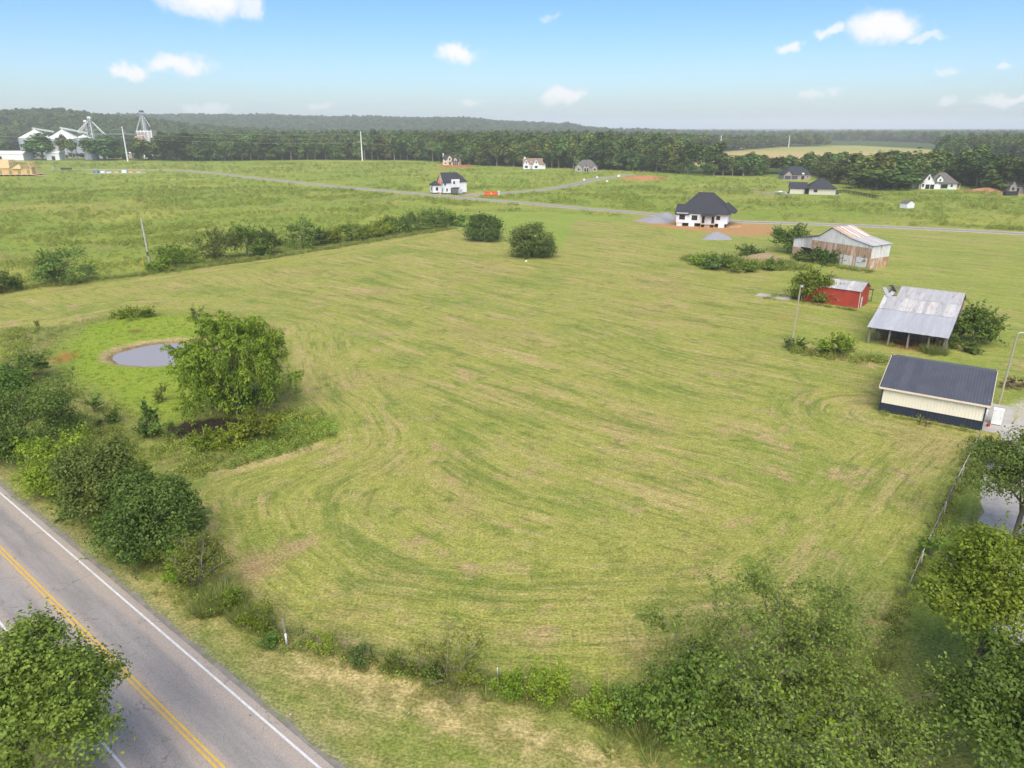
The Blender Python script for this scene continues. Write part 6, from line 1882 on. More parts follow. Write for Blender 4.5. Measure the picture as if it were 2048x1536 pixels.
def limb_mb(seed, h0, rx, rz, zc, r, nlimb=8):
    rn = random.Random(seed)
    mb = MB()
    top = zc + rz * .35
    x, y = rn.uniform(-.1, .1) * rx, rn.uniform(-.1, .1) * rx
    mb.tube([(0, 0, -.15), (x * .3, y * .3, h0 * .5), (x * .6, y * .6, zc - rz * .3), (x, y, top)], [r * 1.25, r, r * .75, r * .2], 8)
    for k in range(nlimb):
        a = 2 * math.pi * (k + rn.random() * .8) / nlimb
        z0 = rn.uniform(h0 * .55, zc)
        e = Vector((math.cos(a) * rx * rn.uniform(.5, .85), math.sin(a) * rx * rn.uniform(.5, .85), zc + rz * rn.uniform(-.25, .6)))
        s = Vector((x * .5, y * .5, z0))
        m = s.lerp(e, .5) + Vector((0, 0, rz * rn.uniform(-.05, .2)))
        mb.tube([s, m, e], [r * .5, r * .3, r * .08], 5)
    return mb

def tree(name, label, base, H, rx, mat, seed, cat='tree', group=None, h0=None, leaf=.3, nlobe=14, nclump=10, nleaf=24, shape='round', bark=None, trunk_r=None, lobe_r=.36, clump_r=.20, sprig=120, flip=0.0):
    """trunk with limbs + leafy crown"""
    t = thing(name, label, cat, (base[0], base[1], hz(base[0], base[1])), flip, group)
    h0 = H * .25 if h0 is None else h0
    rz = (H - h0) / 2 * 1.05
    zc = H - rz * .98
    tr = trunk_r or max(.05, H * .02)
    limb_mb(seed, max(h0, .3), rx, rz, zc, tr).build('trunk', bark or M_BARK, t, True)
    Q = crown_quads(seed, rx, rz, zc, nlobe, nclump, nleaf, leaf, lobe_r, clump_r, shape, sprig)
    Q[:, :, 2] = np.maximum(Q[:, :, 2], .03)
    link('crown', quads_mesh('crown', Q, mat), t)
    return t

def pxtree(name, label, px, py, wpx, ytop, mat, seed, h0=None, leaf=.3, **kw):
    b = site(px, py)
    rx = wpx / FOC * math.hypot(b.length, CAM_H) / 2
    b = b + b.normalized() * rx * .55                    # the pixel row is the near foot of the crown
    H = above(px, ytop, b.y)[1]
    kw.setdefault('sprig', int(min(120, rx * 45)))
    return tree(name, label, b, max(H, .4), rx, mat, seed, h0=H * .04 if h0 is None else h0 * H, leaf=min(leaf, max(.07, rx * .17)), **kw)

def twig_plant(name, label, base, H, R, mat, seed, cat='shrub', n0=6, n1=7, n2=6, nl=12, leaf=.16, droop=.3, r0=.06, bark=None, group=None, spread=1.0, upr=.55):
    """many-stemmed plant: arching stems, side branches, twigs with leaves along them"""
    rn = np.random.default_rng(seed)
    t = thing(name, label, cat, (base[0], base[1], hz(base[0], base[1])), 0, group)
    mb = MB(); P, N_, T_ = [], [], []
    def arc(s, d, L_, dr, n=4):
        pts = [s]; d = np.array(d)
        for i in range(n):
            d = d + np.array([0, 0, -dr / n]) + rn.normal(size=3) * .09
            d /= np.linalg.norm(d)
            pts.append(pts[-1] + d * L_ / n)
        return pts
    def leaves(pts, k):
        for i in range(k):
            f = (i + rn.random()) / k * (len(pts) - 1); j = min(int(f), len(pts) - 2)
            p = pts[j] + (pts[j + 1] - pts[j]) * (f - j)
            P.append(p + rn.normal(size=3) * leaf * .8)
            N_.append(np.array([0, 0, 1.0]) + rn.normal(size=3) * .55)
    for i in range(n0):
        a = 2 * math.pi * (i + rn.random() * .7) / n0
        el = rn.uniform(upr, 1.35) if i else 1.5
        d = np.array([math.cos(a) * math.cos(el) * spread, math.sin(a) * math.cos(el) * spread, math.sin(el)])
        L0 = (H * .95 if el > 1.2 else math.hypot(H * .75, R * .8)) * rn.uniform(.8, 1.05)
        s = np.array([math.cos(a), math.sin(a), 0]) * R * .05
        p0 = arc(s, d, L0, droop * .6, 6)
        mb.tube(p0, list(np.linspace(r0, r0 * .2, len(p0))), 6)
        for j in range(n1):
            f = .22 + .76 * (j + rn.random()) / n1; k = f * (len(p0) - 1); q = min(int(k), len(p0) - 2)
            s1 = p0[q] + (p0[q + 1] - p0[q]) * (k - q)
            dd = p0[q + 1] - p0[q]; dd = dd / np.linalg.norm(dd)
            b = rn.uniform(0, 6.28)
            d1 = dd * .6 + np.array([math.cos(b), math.sin(b), rn.uniform(-.1, .5)]) * .9
            p1 = arc(s1, d1 / np.linalg.norm(d1), L0 * rn.uniform(.28, .48) * (1.15 - f * .6), droop, 4)
            mb.tube(p1, list(np.linspace(r0 * .38, r0 * .1, len(p1))), 4, False)
            leaves(p1, nl // 2)
            for m in range(n2):
                f2 = .2 + .8 * (m + rn.random()) / n2; k2 = f2 * (len(p1) - 1); q2 = min(int(k2), len(p1) - 2)
                s2 = p1[q2] + (p1[q2 + 1] - p1[q2]) * (k2 - q2)
                d2 = (p1[q2 + 1] - p1[q2]); d2 = d2 / np.linalg.norm(d2) * .7 + rn.normal(size=3) * .6 + np.array([0, 0, .15])
                p2 = arc(s2, d2 / np.linalg.norm(d2), L0 * rn.uniform(.12, .2), droop * 1.1, 3)
                if r0 > .03: mb.tube(p2, list(np.linspace(max(.008, r0 * .12), .004, len(p2))), 3, False)
                leaves(p2, nl)
    mb.v = [(x, y, max(z, -.1)) for x, y, z in mb.v]
    mb.build('stems', bark or M_BARKPALE, t)
    P = np.array(P); N_ = np.array(N_)
    P[:, 2] = np.maximum(P[:, 2], .04)
    Q = leaf_quads(P, N_, leaf * rn.uniform(.6, 1.4, len(P)), rn, .6)
    link('foliage', quads_mesh('foliage', Q, mat), t)
    return t

def willow(label, base, H, R, seed):
    rn = np.random.default_rng(seed)
    t = thing('willow_tree', label, 'tree', (base[0], base[1], 0), 0)
    mb = MB()
    mb.tube([(0, 0, -.3), (.1, 0, 1.0), (.2, .1, 2.2)], [.55, .45, .4], 9)
    for i in range(9):
        a = 2 * math.pi * i / 9 + rn.uniform(-.3, .3); q = rn.uniform(.3, .75) if i else .05
        e = Vector((math.cos(a) * R * q, math.sin(a) * R * q, H * rn.uniform(.55, .74) * (1.05 - .3 * q)))
        s = Vector((.15, .05, rn.uniform(.8, 2.2)))
        m = s.lerp(e, .55) + Vector((0, 0, H * .05))
        mb.tube([s, s.lerp(m, .5), m, e], [.24, .2, .14, .04], 7)
    mb.build('trunk', M_BARK, t, True)
    P, N_, T_ = [], [], []
    def mass(c, w, h, k):
        u = rn.normal(size=(k, 3)); u /= np.linalg.norm(u, axis=1, keepdims=True)
        u[:, 2] = np.where(u[:, 2] < -.25, -u[:, 2] * .6, u[:, 2])
        P.append(c + u * np.array([w, w, h]) * (rn.uniform(.3, 1.05, (k, 1)) ** .5))
        N_.append(u * .8 + np.array([0, 0, .5]) + rn.normal(size=(k, 3)) * .35)
        T_.append(u * np.array([.7, .7, 0]) + np.array([0, 0, -.7]) + rn.normal(size=(k, 3)) * .5)
    for i in range(64):
        a = i * 2.39996 + rn.uniform(-.25, .25); q = math.sqrt((i % 32 + .5) / 32) * .92
        dome = 1.0 - .36 * q ** 2.4
        zc = H * (dome * rn.uniform(.72, .95) if i < 32 else rn.uniform(.24, .66) * (1 - .12 * q))
        w = R * rn.uniform(.14, .27)
        c = np.array([math.cos(a) * R * q, math.sin(a) * R * q, zc])
        for j in range(6):
            mass(c + rn.normal(size=3) * w * np.array([.55, .55, .35]), w * rn.uniform(.4, .65), w * rn.uniform(.35, .6), 58)
        for s in range(13):                      # hanging switches under each mass
            b = rn.uniform(0, 6.283); rr = w * rn.uniform(.3, 1.05)
            sx, sy = c[0] + math.cos(b) * rr, c[1] + math.sin(b) * rr
            ln = H * rn.uniform(.06, .20) * (.5 + q)
            k = max(3, int(ln / .15))
            f = (np.arange(k) + rn.random(k)) / k
            P.append(np.stack([sx + rn.normal(size=k) * .1, sy + rn.normal(size=k) * .1, c[2] - ln * f], 1))
            T_.append(np.tile(np.array([0, 0, -1.0]), (k, 1)) + rn.normal(size=(k, 3)) * .4)
            N_.append(np.stack([np.full(k, math.cos(b)), np.full(k, math.sin(b)), np.full(k, .6)], 1) + rn.normal(size=(k, 3)) * .4)
    P, N_, T_ = np.concatenate(P), np.concatenate(N_), np.concatenate(T_)
    keep = P[:, 2] > .6
    P, N_, T_ = P[keep], N_[keep], T_[keep]
    Q = leaf_quads(P, N_, .31 * rn.uniform(.7, 1.4, len(P)), rn, .45, T_)
    link('crown', quads_mesh('crown', Q, M_LEAF_WILLOW), t)
    return t

# ---- the willow and the plants round the ponds
willow('large pale green willow drooping over the dark mud pool', site(474, 826), 12.0, 6.3, 5)
G_P = 'plants round the ponds'
pxtree('shrub', 'yellow-green leafy shrub right of the mud pool', 530, 886, 84, 822, M_LEAF_WILLOW, 12, cat='shrub', leaf=.22, nlobe=12, nclump=10, nleaf=22, shape='shrub', group=G_P)
pxtree('shrub', 'low lime shrub along the front rim of the mud pool, left half', 418, 902, 58, 866, M_LEAF_LIME, 13, cat='shrub', leaf=.2, nlobe=10, nclump=8, nleaf=22, shape='shrub', group=G_P)
pxtree('shrub', 'low lime shrub along the front rim of the mud pool, right half', 468, 899, 60, 864, M_LEAF_LIME, 14, cat='shrub', leaf=.2, nlobe=10, nclump=8, nleaf=22, shape='shrub', group=G_P)
pxtree('conical_sapling', 'dark cone-shaped evergreen sapling left of the mud pool', 305, 882, 54, 806, M_LEAF_DARK, 15, cat='tree', leaf=.2, nlobe=22, nclump=9, nleaf=16, shape='cone', group=G_P)
pxtree('shrub', 'small upright green sapling between the willow and the pond', 326, 806, 24, 774, M_LEAF_MID, 16, cat='shrub', leaf=.17, nlobe=8, nclump=6, nleaf=12, shape='shrub', group=G_P)
pxtree('shrub', 'small grey-green bush above the roadside trees, left of the lush grass', 190, 828, 28, 794, M_LEAF_OLIVE, 17, cat='shrub', leaf=.17, nlobe=7, nclump=6, nleaf=12, shape='shrub', group=G_P)
pxtree('shrub', 'low dark bush just left of the cone-shaped sapling', 216, 850, 38, 828, M_LEAF_DARK, 18, cat='shrub', leaf=.17, nlobe=8, nclump=6, nleaf=14, shape='shrub', group=G_P)
pxtree('shrub', 'bright green shrub on the far rim of the pond', 268, 640, 58, 622, M_LEAF_LIME, 19, cat='shrub', leaf=.28, nlobe=10, nclump=8, nleaf=16, shape='shrub', group=G_P)
pxtree('shrub', 'slim green weed bush on the far rim, right of the pond', 395, 645, 20, 612, M_LEAF_MID, 20, cat='shrub', leaf=.25, nlobe=7, nclump=5, nleaf=12, shape='shrub', group=G_P)
pxtree('shrub', 'tiny round bush on the far left of the pond bank', 79, 658, 12, 641, M_LEAF_MID, 22, cat='shrub', leaf=.25, nlobe=6, nclump=5, nleaf=10, shape='shrub', group=G_P)
pxtree('shrub', 'tiny dark bush beside the red soil patch', 146, 756, 12, 734, M_LEAF_MID, 23, cat='shrub', leaf=.2, nlobe=6, nclump=5, nleaf=10, shape='shrub', group=G_P)
pxtree('shrub', 'small grey shrub behind the cone-shaped sapling by the mud pool', 352, 870, 22, 838, M_LEAF_OLIVE, 24, cat='shrub', leaf=.18, nlobe=7, nclump=5, nleaf=12, shape='shrub', group=G_P)
pxtree('shrub', 'dark leafy shrub crouching under the willow', 475, 820, 80, 785, M_LEAF_DARK, 25, cat='shrub', leaf=.22, nlobe=10, nclump=8, nleaf=18, shape='shrub', group=G_P)

# ---- roadside trees on the left
G_R = 'roadside trees on the left'
for px, py, w, yt, m, sd, lb, kw in (
    (70, 925, 185, 752, M_LEAF_DARK, 31, 'big dark green tree in the roadside row, second from the left edge', dict(leaf=.18, nlobe=24, nclump=16, nleaf=44, sprig=260)),
    (12, 860, 110, 745, M_LEAF_MID, 32, 'green tree cut by the left edge, behind the big dark one', dict(leaf=.25, nlobe=12, nclump=12, nleaf=28)),
    (40, 775, 95, 700, M_LEAF_OLIVE, 33, 'grey-green rounded tree at the left edge above the roadside row', dict(leaf=.25, nlobe=10, nclump=10, nleaf=24)),
    (132, 992, 125, 858, M_LEAF_LIME, 34, 'lime green loose tree between the big dark and the olive roadside trees', dict(leaf=.18, nlobe=18, nclump=12, nleaf=34, sprig=260)),
    (215, 1066, 150, 876, M_LEAF_OLIVE, 35, 'dense olive tree in the middle of the roadside row', dict(leaf=.165, nlobe=24, nclump=15, nleaf=46, sprig=260)),
    (318, 1130, 170, 945, M_LEAF_DARK, 36, 'broad dark green roadside tree beside the worn track', dict(leaf=.17, nlobe=26, nclump=15, nleaf=44, sprig=300)),
    (262, 1085, 95, 985, M_LEAF_MID, 37, 'low green roadside tree squeezed between the olive and the broad dark tree', dict(leaf=.22, nlobe=10, nclump=10, nleaf=24))):
    pxtree('roadside_tree', lb, px, py, w, yt, m, sd, h0=.06, shape='shrub', group=G_R, **kw)
for px, py, w, yt, m, sd, lb in ((170, 1030, 70, 960, M_LEAF_MID, 41, 'low leafy shrub at the road side of the lime tree'), (255, 1000, 80, 905, M_LEAF_WILLOW, 42, 'light green bush behind the olive roadside tree'), (370, 1060, 80, 985, M_LEAF_OLIVE, 43, 'dull green bush on the field side of the broad dark roadside tree'), (300, 1140, 70, 1080, M_LEAF_MID, 44, 'low shrub at the road side of the broad dark tree'), (20, 935, 80, 880, M_LEAF_MID, 45, 'low growth before the big dark roadside tree at the left edge')):
    pxtree('roadside_shrub', lb, px, py, w, yt, m, sd, cat='shrub', h0=.0, shape='shrub', group=G_R, leaf=.18, nlobe=12, nclump=9, nleaf=26)
b = site(398, 1165)
twig_plant('sapling', 'lime green spreading sapling at the near end of the roadside row', b, 4.6, 2.6, M_LEAF_LIME, 38, 'tree', 8, 8, 6, 9, .17, .25, .07, group=G_R)
pxtree('shrub', 'lime undergrowth at the foot of the near roadside sapling', 395, 1172, 90, 1105, M_LEAF_LIME, 39, cat='shrub', leaf=.18, nlobe=10, nclump=8, nleaf=20, shape='shrub', group=G_R)

# ---- back hedge
G_H = 'back hedge bushes'
hedge_list = [(135, 570, 78, 497, M_LEAF_OLIVE, 'dark olive bush left of the grey leaning pole'), (108, 566, 34, 512, M_LEAF_DARK, 'small dark bush clinging to the olive bush left of the pole'), (4, 588, 46, 546, M_LEAF_DARK, 'dark bush at the left edge of the back hedge'), (318, 543, 32, 520, M_LEAF_LIME, 'low yellow-green bush right at the foot of the grey leaning pole'),
    (352, 535, 64, 489, M_LEAF_WILLOW, 'yellow-green bush, second right of the grey leaning pole'), (432, 525, 76, 458, M_LEAF_OLIVE, 'broad olive bush, third right of the grey leaning pole'), (497, 517, 42, 448, M_LEAF_MID, 'tall narrow bush, the fourth in the hedge right of the pole'), (546, 512, 50, 459, M_LEAF_DARK, 'dark rounded bush beside the tall narrow hedge bush'),
    (522, 514, 34, 470, M_LEAF_MID, 'small green filler between the narrow and the dark rounded hedge bushes'), (606, 499, 50, 438, M_LEAF_OLIVE, 'tall olive bush after the gap in the middle of the back hedge'), (640, 491, 36, 456, M_LEAF_OLIVE, 'lower olive bush leaning on the tall middle hedge bush'), (668, 488, 36, 462, M_LEAF_LIME, 'low lime bush in the middle of the back hedge'),
    (705, 483, 46, 446, M_LEAF_MID, 'round green bush between two lime bushes of the hedge'), (742, 476, 38, 452, M_LEAF_LIME, 'lime bush right of the round green hedge bush'), (770, 471, 34, 442, M_LEAF_WILLOW, 'pale yellow-green bush in the right half of the hedge'), (800, 468, 46, 429, M_LEAF_MID, 'leafy green bush before the hedge’s tall right-hand pair'),
    (838, 463, 48, 420, M_LEAF_OLIVE, 'left bush of the tall pair near the right end of the hedge'), (872, 458, 44, 420, M_LEAF_OLIVE, 'right bush of the tall pair near the right end of the hedge'), (912, 454, 28, 422, M_LEAF_MID, 'slim lone bush at the very right end of the back hedge')]
for k, (px, py, w, yt, m, lb) in enumerate(hedge_list):
    pxtree('hedge_bush', lb.replace('’', "'"), px, py, w * 1.24, yt, m, 60 + k, cat='bush', leaf=.34, nlobe=18, nclump=10, nleaf=15, shape='shrub', group=G_H, h0=.05)
for k, (px, py, w, yt, lb) in enumerate(((968, 484, 74, 424, 'rounded dark cedar bush, left of the two on the mown slope'), (1065, 518, 92, 442, 'larger rounded dark cedar bush, right of the two on the mown slope'))):
    pxtree('cedar_bush', lb, px, py, w, yt, M_LEAF_CEDAR, 90 + k, cat='bush', leaf=.3, nlobe=44, nclump=12, nleaf=20, shape='shrub', h0=.0, lobe_r=.34, group='cedar bushes on the slope')
pxtree('shrub', 'bright green shrub clinging to the foot of the larger cedar bush', 1063, 517, 42, 483, M_LEAF_MID, 93, cat='shrub', leaf=.28, nlobe=9, nclump=7, nleaf=12, shape='shrub')

# ---- plants by the barns
for px, py, w, yt, m, sd, lb, kw in (
    (1574, 506, 66, 446, M_LEAF_MID, 101, 'leafy tree at the left corner of the rusty barn', dict(nlobe=18)),
    (1654, 530, 46, 502, M_LEAF_DARK, 102, 'dark bush against the open front of the rusty barn', {}),
    (1618, 524, 40, 506, M_LEAF_OLIVE, 103, 'low olive bush left of the dark bush at the rusty barn', {}),
    (1729, 536, 17, 502, M_LEAF_MID, 104, 'slim climbing vine at the right door of the rusty barn', dict(nlobe=9, nclump=6)),
    (1625, 604, 76, 533, M_LEAF_WILLOW, 105, 'rounded willowy shrub hiding the left end of the red barn', dict(nlobe=24, nclump=11)),
    (1944, 692, 76, 616, M_LEAF_MID, 106, 'bushy green tree against the right end of the grey barn', dict(nlobe=22, nclump=11)),
    (1668, 716, 54, 681, M_LEAF_WILLOW, 107, 'bright green bush in the weedy row behind the cream barn', dict(nlobe=10)),
    (1590, 700, 34, 682, M_LEAF_OLIVE, 108, 'low bush at the foot of the tan utility pole', dict(nlobe=8)),
    (1702, 706, 16, 676, M_LEAF_OLIVE, 109, 'small upright sapling at the right of the weedy row bush', dict(nlobe=6, nclump=5)),
    (2022, 780, 22, 756, M_LEAF_RED, 110, 'reddish shrub behind the yard light', dict(nlobe=8, nclump=6)),
    (2046, 774, 20, 750, M_LEAF_RED, 111, 'second reddish shrub at the right edge behind the yard light', dict(nlobe=8, nclump=6)),
    (1925, 702, 44, 680, M_LEAF_OLIVE, 112, 'low dull weeds bush at the right front corner of the grey barn', dict(nlobe=8, nclump=6)),
    (1838, 851, 10, 828, M_LEAF_WILLOW, 113, 'small weed sprouting against the skirting of the cream barn', dict(nlobe=4, nclump=4, nleaf=8)),
    (1850, 855, 14, 834, M_LEAF_RED, 114, 'small brownish weed beside the green one at the cream barn wall', dict(nlobe=4, nclump=4, nleaf=8)),
    (1440, 540, 60, 516, M_LEAF_OLIVE, 115, 'tall weed clump at the left of the soil mound island', dict(nlobe=12)),
    (1478, 545, 56, 523, M_LEAF_MID, 116, 'tall weed clump at the front of the soil mound island', dict(nlobe=12)),
    (1412, 532, 40, 516, M_LEAF_WILLOW, 117, 'yellowish weed clump at the left tip of the soil mound island', dict(nlobe=10)),
    (1548, 542, 34, 527, M_LEAF_MID, 118, 'weed clump at the right tip of the soil mound island', dict(nlobe=9)),
    (1500, 512, 46, 499, M_LEAF_OLIVE, 119, 'low weed clump behind the soil mound', dict(nlobe=9))):
    a = dict(leaf=.26, nlobe=10, nclump=8, nleaf=15, shape='shrub'); a.update(kw)
    d_ = site(px, py).y
    a['leaf'] = .2 + .0012 * d_
    pxtree('barn_shrub' if sd not in (101, 106) else 'barn_tree', lb, px, py, w, yt, m, sd, cat='tree' if sd in (101, 106) else 'shrub', h0=.03, **a)

# ---- plants along the roadside fence
G_F = 'plants on the roadside fence'
for px, py, H, R, m, sd, lb, kw in (
    (520, 1258, 2.3, .95, M_LEAF_LIME, 131, 'lime sapling on a dark trunk at the first fence posts', dict(n0=5, n1=6, n2=4, nl=9)),
    (655, 1306, 1.8, .55, M_LEAF_LIME, 132, 'slim lime shrub among the fence posts', dict(n0=4, n1=5, n2=3, nl=9)),
    (905, 1368, 4.4, 2.2, M_LEAF_MULB, 133, 'tall thin-leaved sapling standing in the middle of the roadside fence', dict(n0=9, n1=7, n2=5, nl=8, leaf=.13, upr=.75)),
    (938, 1366, 1.9, .5, M_LEAF_WILLOW, 134, 'small green shoot at the right foot of the tall fence sapling', dict(n0=4, n1=5, n2=3, nl=8)),
    (1027, 1388, 1.8, .75, M_LEAF_LIME, 135, 'compact bright lime shrub right of the tall fence sapling', dict(n0=6, n1=6, n2=4, nl=10)),
    (1100, 1398, 2.5, 1.5, M_LEAF_LIME, 136, 'wide light green shrub at the fence, left of the big thicket', dict(n0=8, n1=7, n2=5, nl=9)),
    (545, 1292, 1.0, .6, M_LEAF_MID, 137, 'low weeds left of the white marker post', dict(n0=5, n1=5, n2=3, nl=8)),
    (470, 1215, 1.6, 1.0, M_LEAF_WILLOW, 138, 'weedy shrub between the near sapling and the fence corner', dict(n0=6, n1=6, n2=4, nl=8)),
    (800, 1345, 1.3, .9, M_LEAF_MULB, 139, 'sparse low shrub on the fence left of the tall sapling', dict(n0=5, n1=5, n2=4, nl=7)),
    (720, 1325, 1.2, .8, M_LEAF_OLIVE, 140, 'low dull shrub on the fence, midway to the tall sapling', dict(n0=5, n1=5, n2=4, nl=7)),
    (870, 1362, 1.1, .6, M_LEAF_DARK, 141, 'dark low weeds at the left foot of the tall fence sapling', dict(n0=5, n1=5, n2=4, nl=8)),
    (1195, 1425, 1.8, 1.3, M_LEAF_WILLOW, 142, 'leafy low shrub at the left foot of the big thicket', dict(n0=7, n1=6, n2=5, nl=9)),
    (1260, 1440, 2.2, 1.5, M_LEAF_MID, 143, 'green shrub merging into the left of the big thicket', dict(n0=8, n1=7, n2=5, nl=9))):
    a = dict(leaf=.15, droop=.3, r0=.03); a.update(kw)
    twig_plant('fence_shrub', lb, site(px, py), H, R, m, sd, group=G_F, **a)

# ---- big foreground trees
c = site(1580, 1370, 3.5)
twig_plant('mulberry_tree', 'huge loose-crowned tree filling the bottom right foreground', c, 8.6, 7.4, M_LEAF_MULB, 151, 'tree', 19, 13, 10, 16, .17, .42, .06, spread=1.25, upr=.42, bark=M_BARK)
pxtree('thicket', 'dark leafy thicket under the huge foreground tree, left side', 1420, 1520, 260, 1330, M_LEAF_MID, 152, cat='thicket', leaf=.2, nlobe=16, nclump=12, nleaf=26, shape='shrub')
pxtree('thicket', 'green thicket below the huge foreground tree at the bottom edge', 1620, 1580, 300, 1400, M_LEAF_MID, 153, cat='thicket', leaf=.2, nlobe=16, nclump=12, nleaf=26, shape='shrub')
twig_plant('mulberry_tree', 'lower bright-leaved tree at the bottom edge before the huge one', site(1640, 1540, 1.5), 5.2, 4.2, M_LEAF_WILLOW, 154, 'tree', 8, 8, 6, 10, .20, .35, .08, spread=1.1, upr=.5)
c = site(62, 1450, 5.0)
tree('oak_tree', 'dense oak crown leaning over the road at the bottom left corner', (c.x - .5, c.y - .6), 9.4, 4.8, M_LEAF_MID, 161, h0=2.2, leaf=.15, nlobe=28, nclump=21, nleaf=58, trunk_r=.3, lobe_r=.32, clump_r=.15, sprig=420)
G_B = 'shade trees right of the fence'
for (px, py, z), H, rx, m, sd, lb in (((2052, 985, 5), 9.0, 4.7, M_LEAF_OLIVE, 171, 'shade tree at the right edge above the gravel drive'), ((1985, 1215, 5.5), 9.6, 4.3, M_LEAF_WILLOW, 172, 'yellow-green shade tree in front of the gravel drive'), ((2035, 1440, 4.0), 7.6, 3.9, M_LEAF_MID, 173, 'shade tree at the bottom right corner')):
    c = site(px, py, z)
    tree('shade_tree', lb, c, H, rx, m, sd, h0=H * .28, leaf=.16, nlobe=30, nclump=17, nleaf=42, trunk_r=.2, group=G_B, lobe_r=.36, clump_r=.17, sprig=300)
pxtree('shade_tree', 'small leafy treetop at the bottom edge left of the corner tree', 1800, 1600, 95, 1490, M_LEAF_OLIVE, 174, h0=.2, leaf=.2, nlobe=10, nclump=9, nleaf=22, group=G_B)
pxtree('shrub', 'small dark shrub between the fence and the gravel drive', 1935, 1130, 44, 1085, M_LEAF_DARK, 175, cat='shrub', leaf=.2, nlobe=8, nclump=7, nleaf=16, shape='shrub')
pxtree('shrub', 'dark shrub tangled in the right field fence', 1855, 1125, 40, 1075, M_LEAF_MID, 176, cat='shrub', leaf=.18, nlobe=8, nclump=6, nleaf=14, shape='shrub')
pxtree('shrub', 'leafy shrub below the concrete apron at the top of the field fence', 1990, 935, 70, 880, M_LEAF_OLIVE, 177, cat='shrub', leaf=.2, nlobe=10, nclump=9, nleaf=18, shape='shrub')

# ------------------------------------------------------------------ woods
def wood_protos():
    out = []
    for k in range(7):
        rn = np.random.default_rng(300 + k)
        H = 20.0; h0 = (1.5, 3.0, 1.0, 3.4, 1.6, .6, 2.0)[k]
        rx = (5.2, 4.6, 6.0, 4.2, 5.4, 5.0, 4.8)[k]
        rz = (H - h0) / 2
        Q = crown_quads(300 + k, rx, rz, H - rz, 20, 10, 10, 1.3, .34, .24, 'shrub' if k in (2, 5) else 'round')
        Q[:, :, 2] = np.maximum(Q[:, :, 2], .2)
        cr = quads_mesh('crown', Q, M_WOOD_FAR, 4.0)
        tr = limb_mb(300 + k, h0, rx, rz, H - rz, .42, 5).data('trunk', M_BARKPALE if k in (1, 3) else M_BARK)
        out.append((cr, tr))
    return out
PROTO = wood_protos()

def wood_edge():
    """the trees of the wood's front rows, one object each"""
    L_ = [Vector((*p, 0)) for p in sites(TREELINE)]
    rn = random.Random(77)
    spots = []
    acc = 0
    for (a, b), (pa, pb) in zip(zip(L_, L_[1:]), zip(TREELINE, TREELINE[1:])):
        d = (b - a); n = d.normalized(); nn = Vector((-n.y, n.x, 0))
        if nn.y < 0: nn = -nn
        L2 = d.length; x = rn.uniform(0, 5)
        while x < L2:
            px = pa[0] + (pb[0] - pa[0]) * x / L2
            if -60 < px < 2110 and not 1553 < px < 1632:
                p = a + n * x + nn * rn.uniform(0, 7)
                spots.append((p, px))
            x += rn.uniform(6.5, 9.5) if px < 1000 else rn.uniform(5, 7.5)
    return spots
def sector(px):
    S_ = [(60, 'left of the grain bins'), (360, 'in front of the grain plant'), (640, 'right of the grain plant'), (860, 'behind the lone transmission pole'), (1030, 'behind the beige house'), (1140, 'behind the twin-gabled white house'), (1260, 'behind the tan stone house'),
          (1420, 'left of the stubble field'), (1560, 'in front of the stubble field'), (1680, 'behind the taupe brick house'), (1840, 'in the dark clump right of the cream house'), (1960, 'behind the white gabled house'), (4000, 'behind the stone house at the right edge')]
    for lim, s in S_:
        if px < lim: return s
ORD = 'first second third fourth fifth sixth seventh eighth ninth tenth eleventh twelfth thirteenth fourteenth fifteenth sixteenth seventeenth eighteenth nineteenth'.split()
TENS = {2: 'twent', 3: 'thirt', 4: 'fort', 5: 'fift'}
def ordinal(n):
    if n < 20: return ORD[n - 1]
    t, u = divmod(n, 10)
    return TENS[t] + ('ieth' if u == 0 else 'y-' + ORD[u - 1])
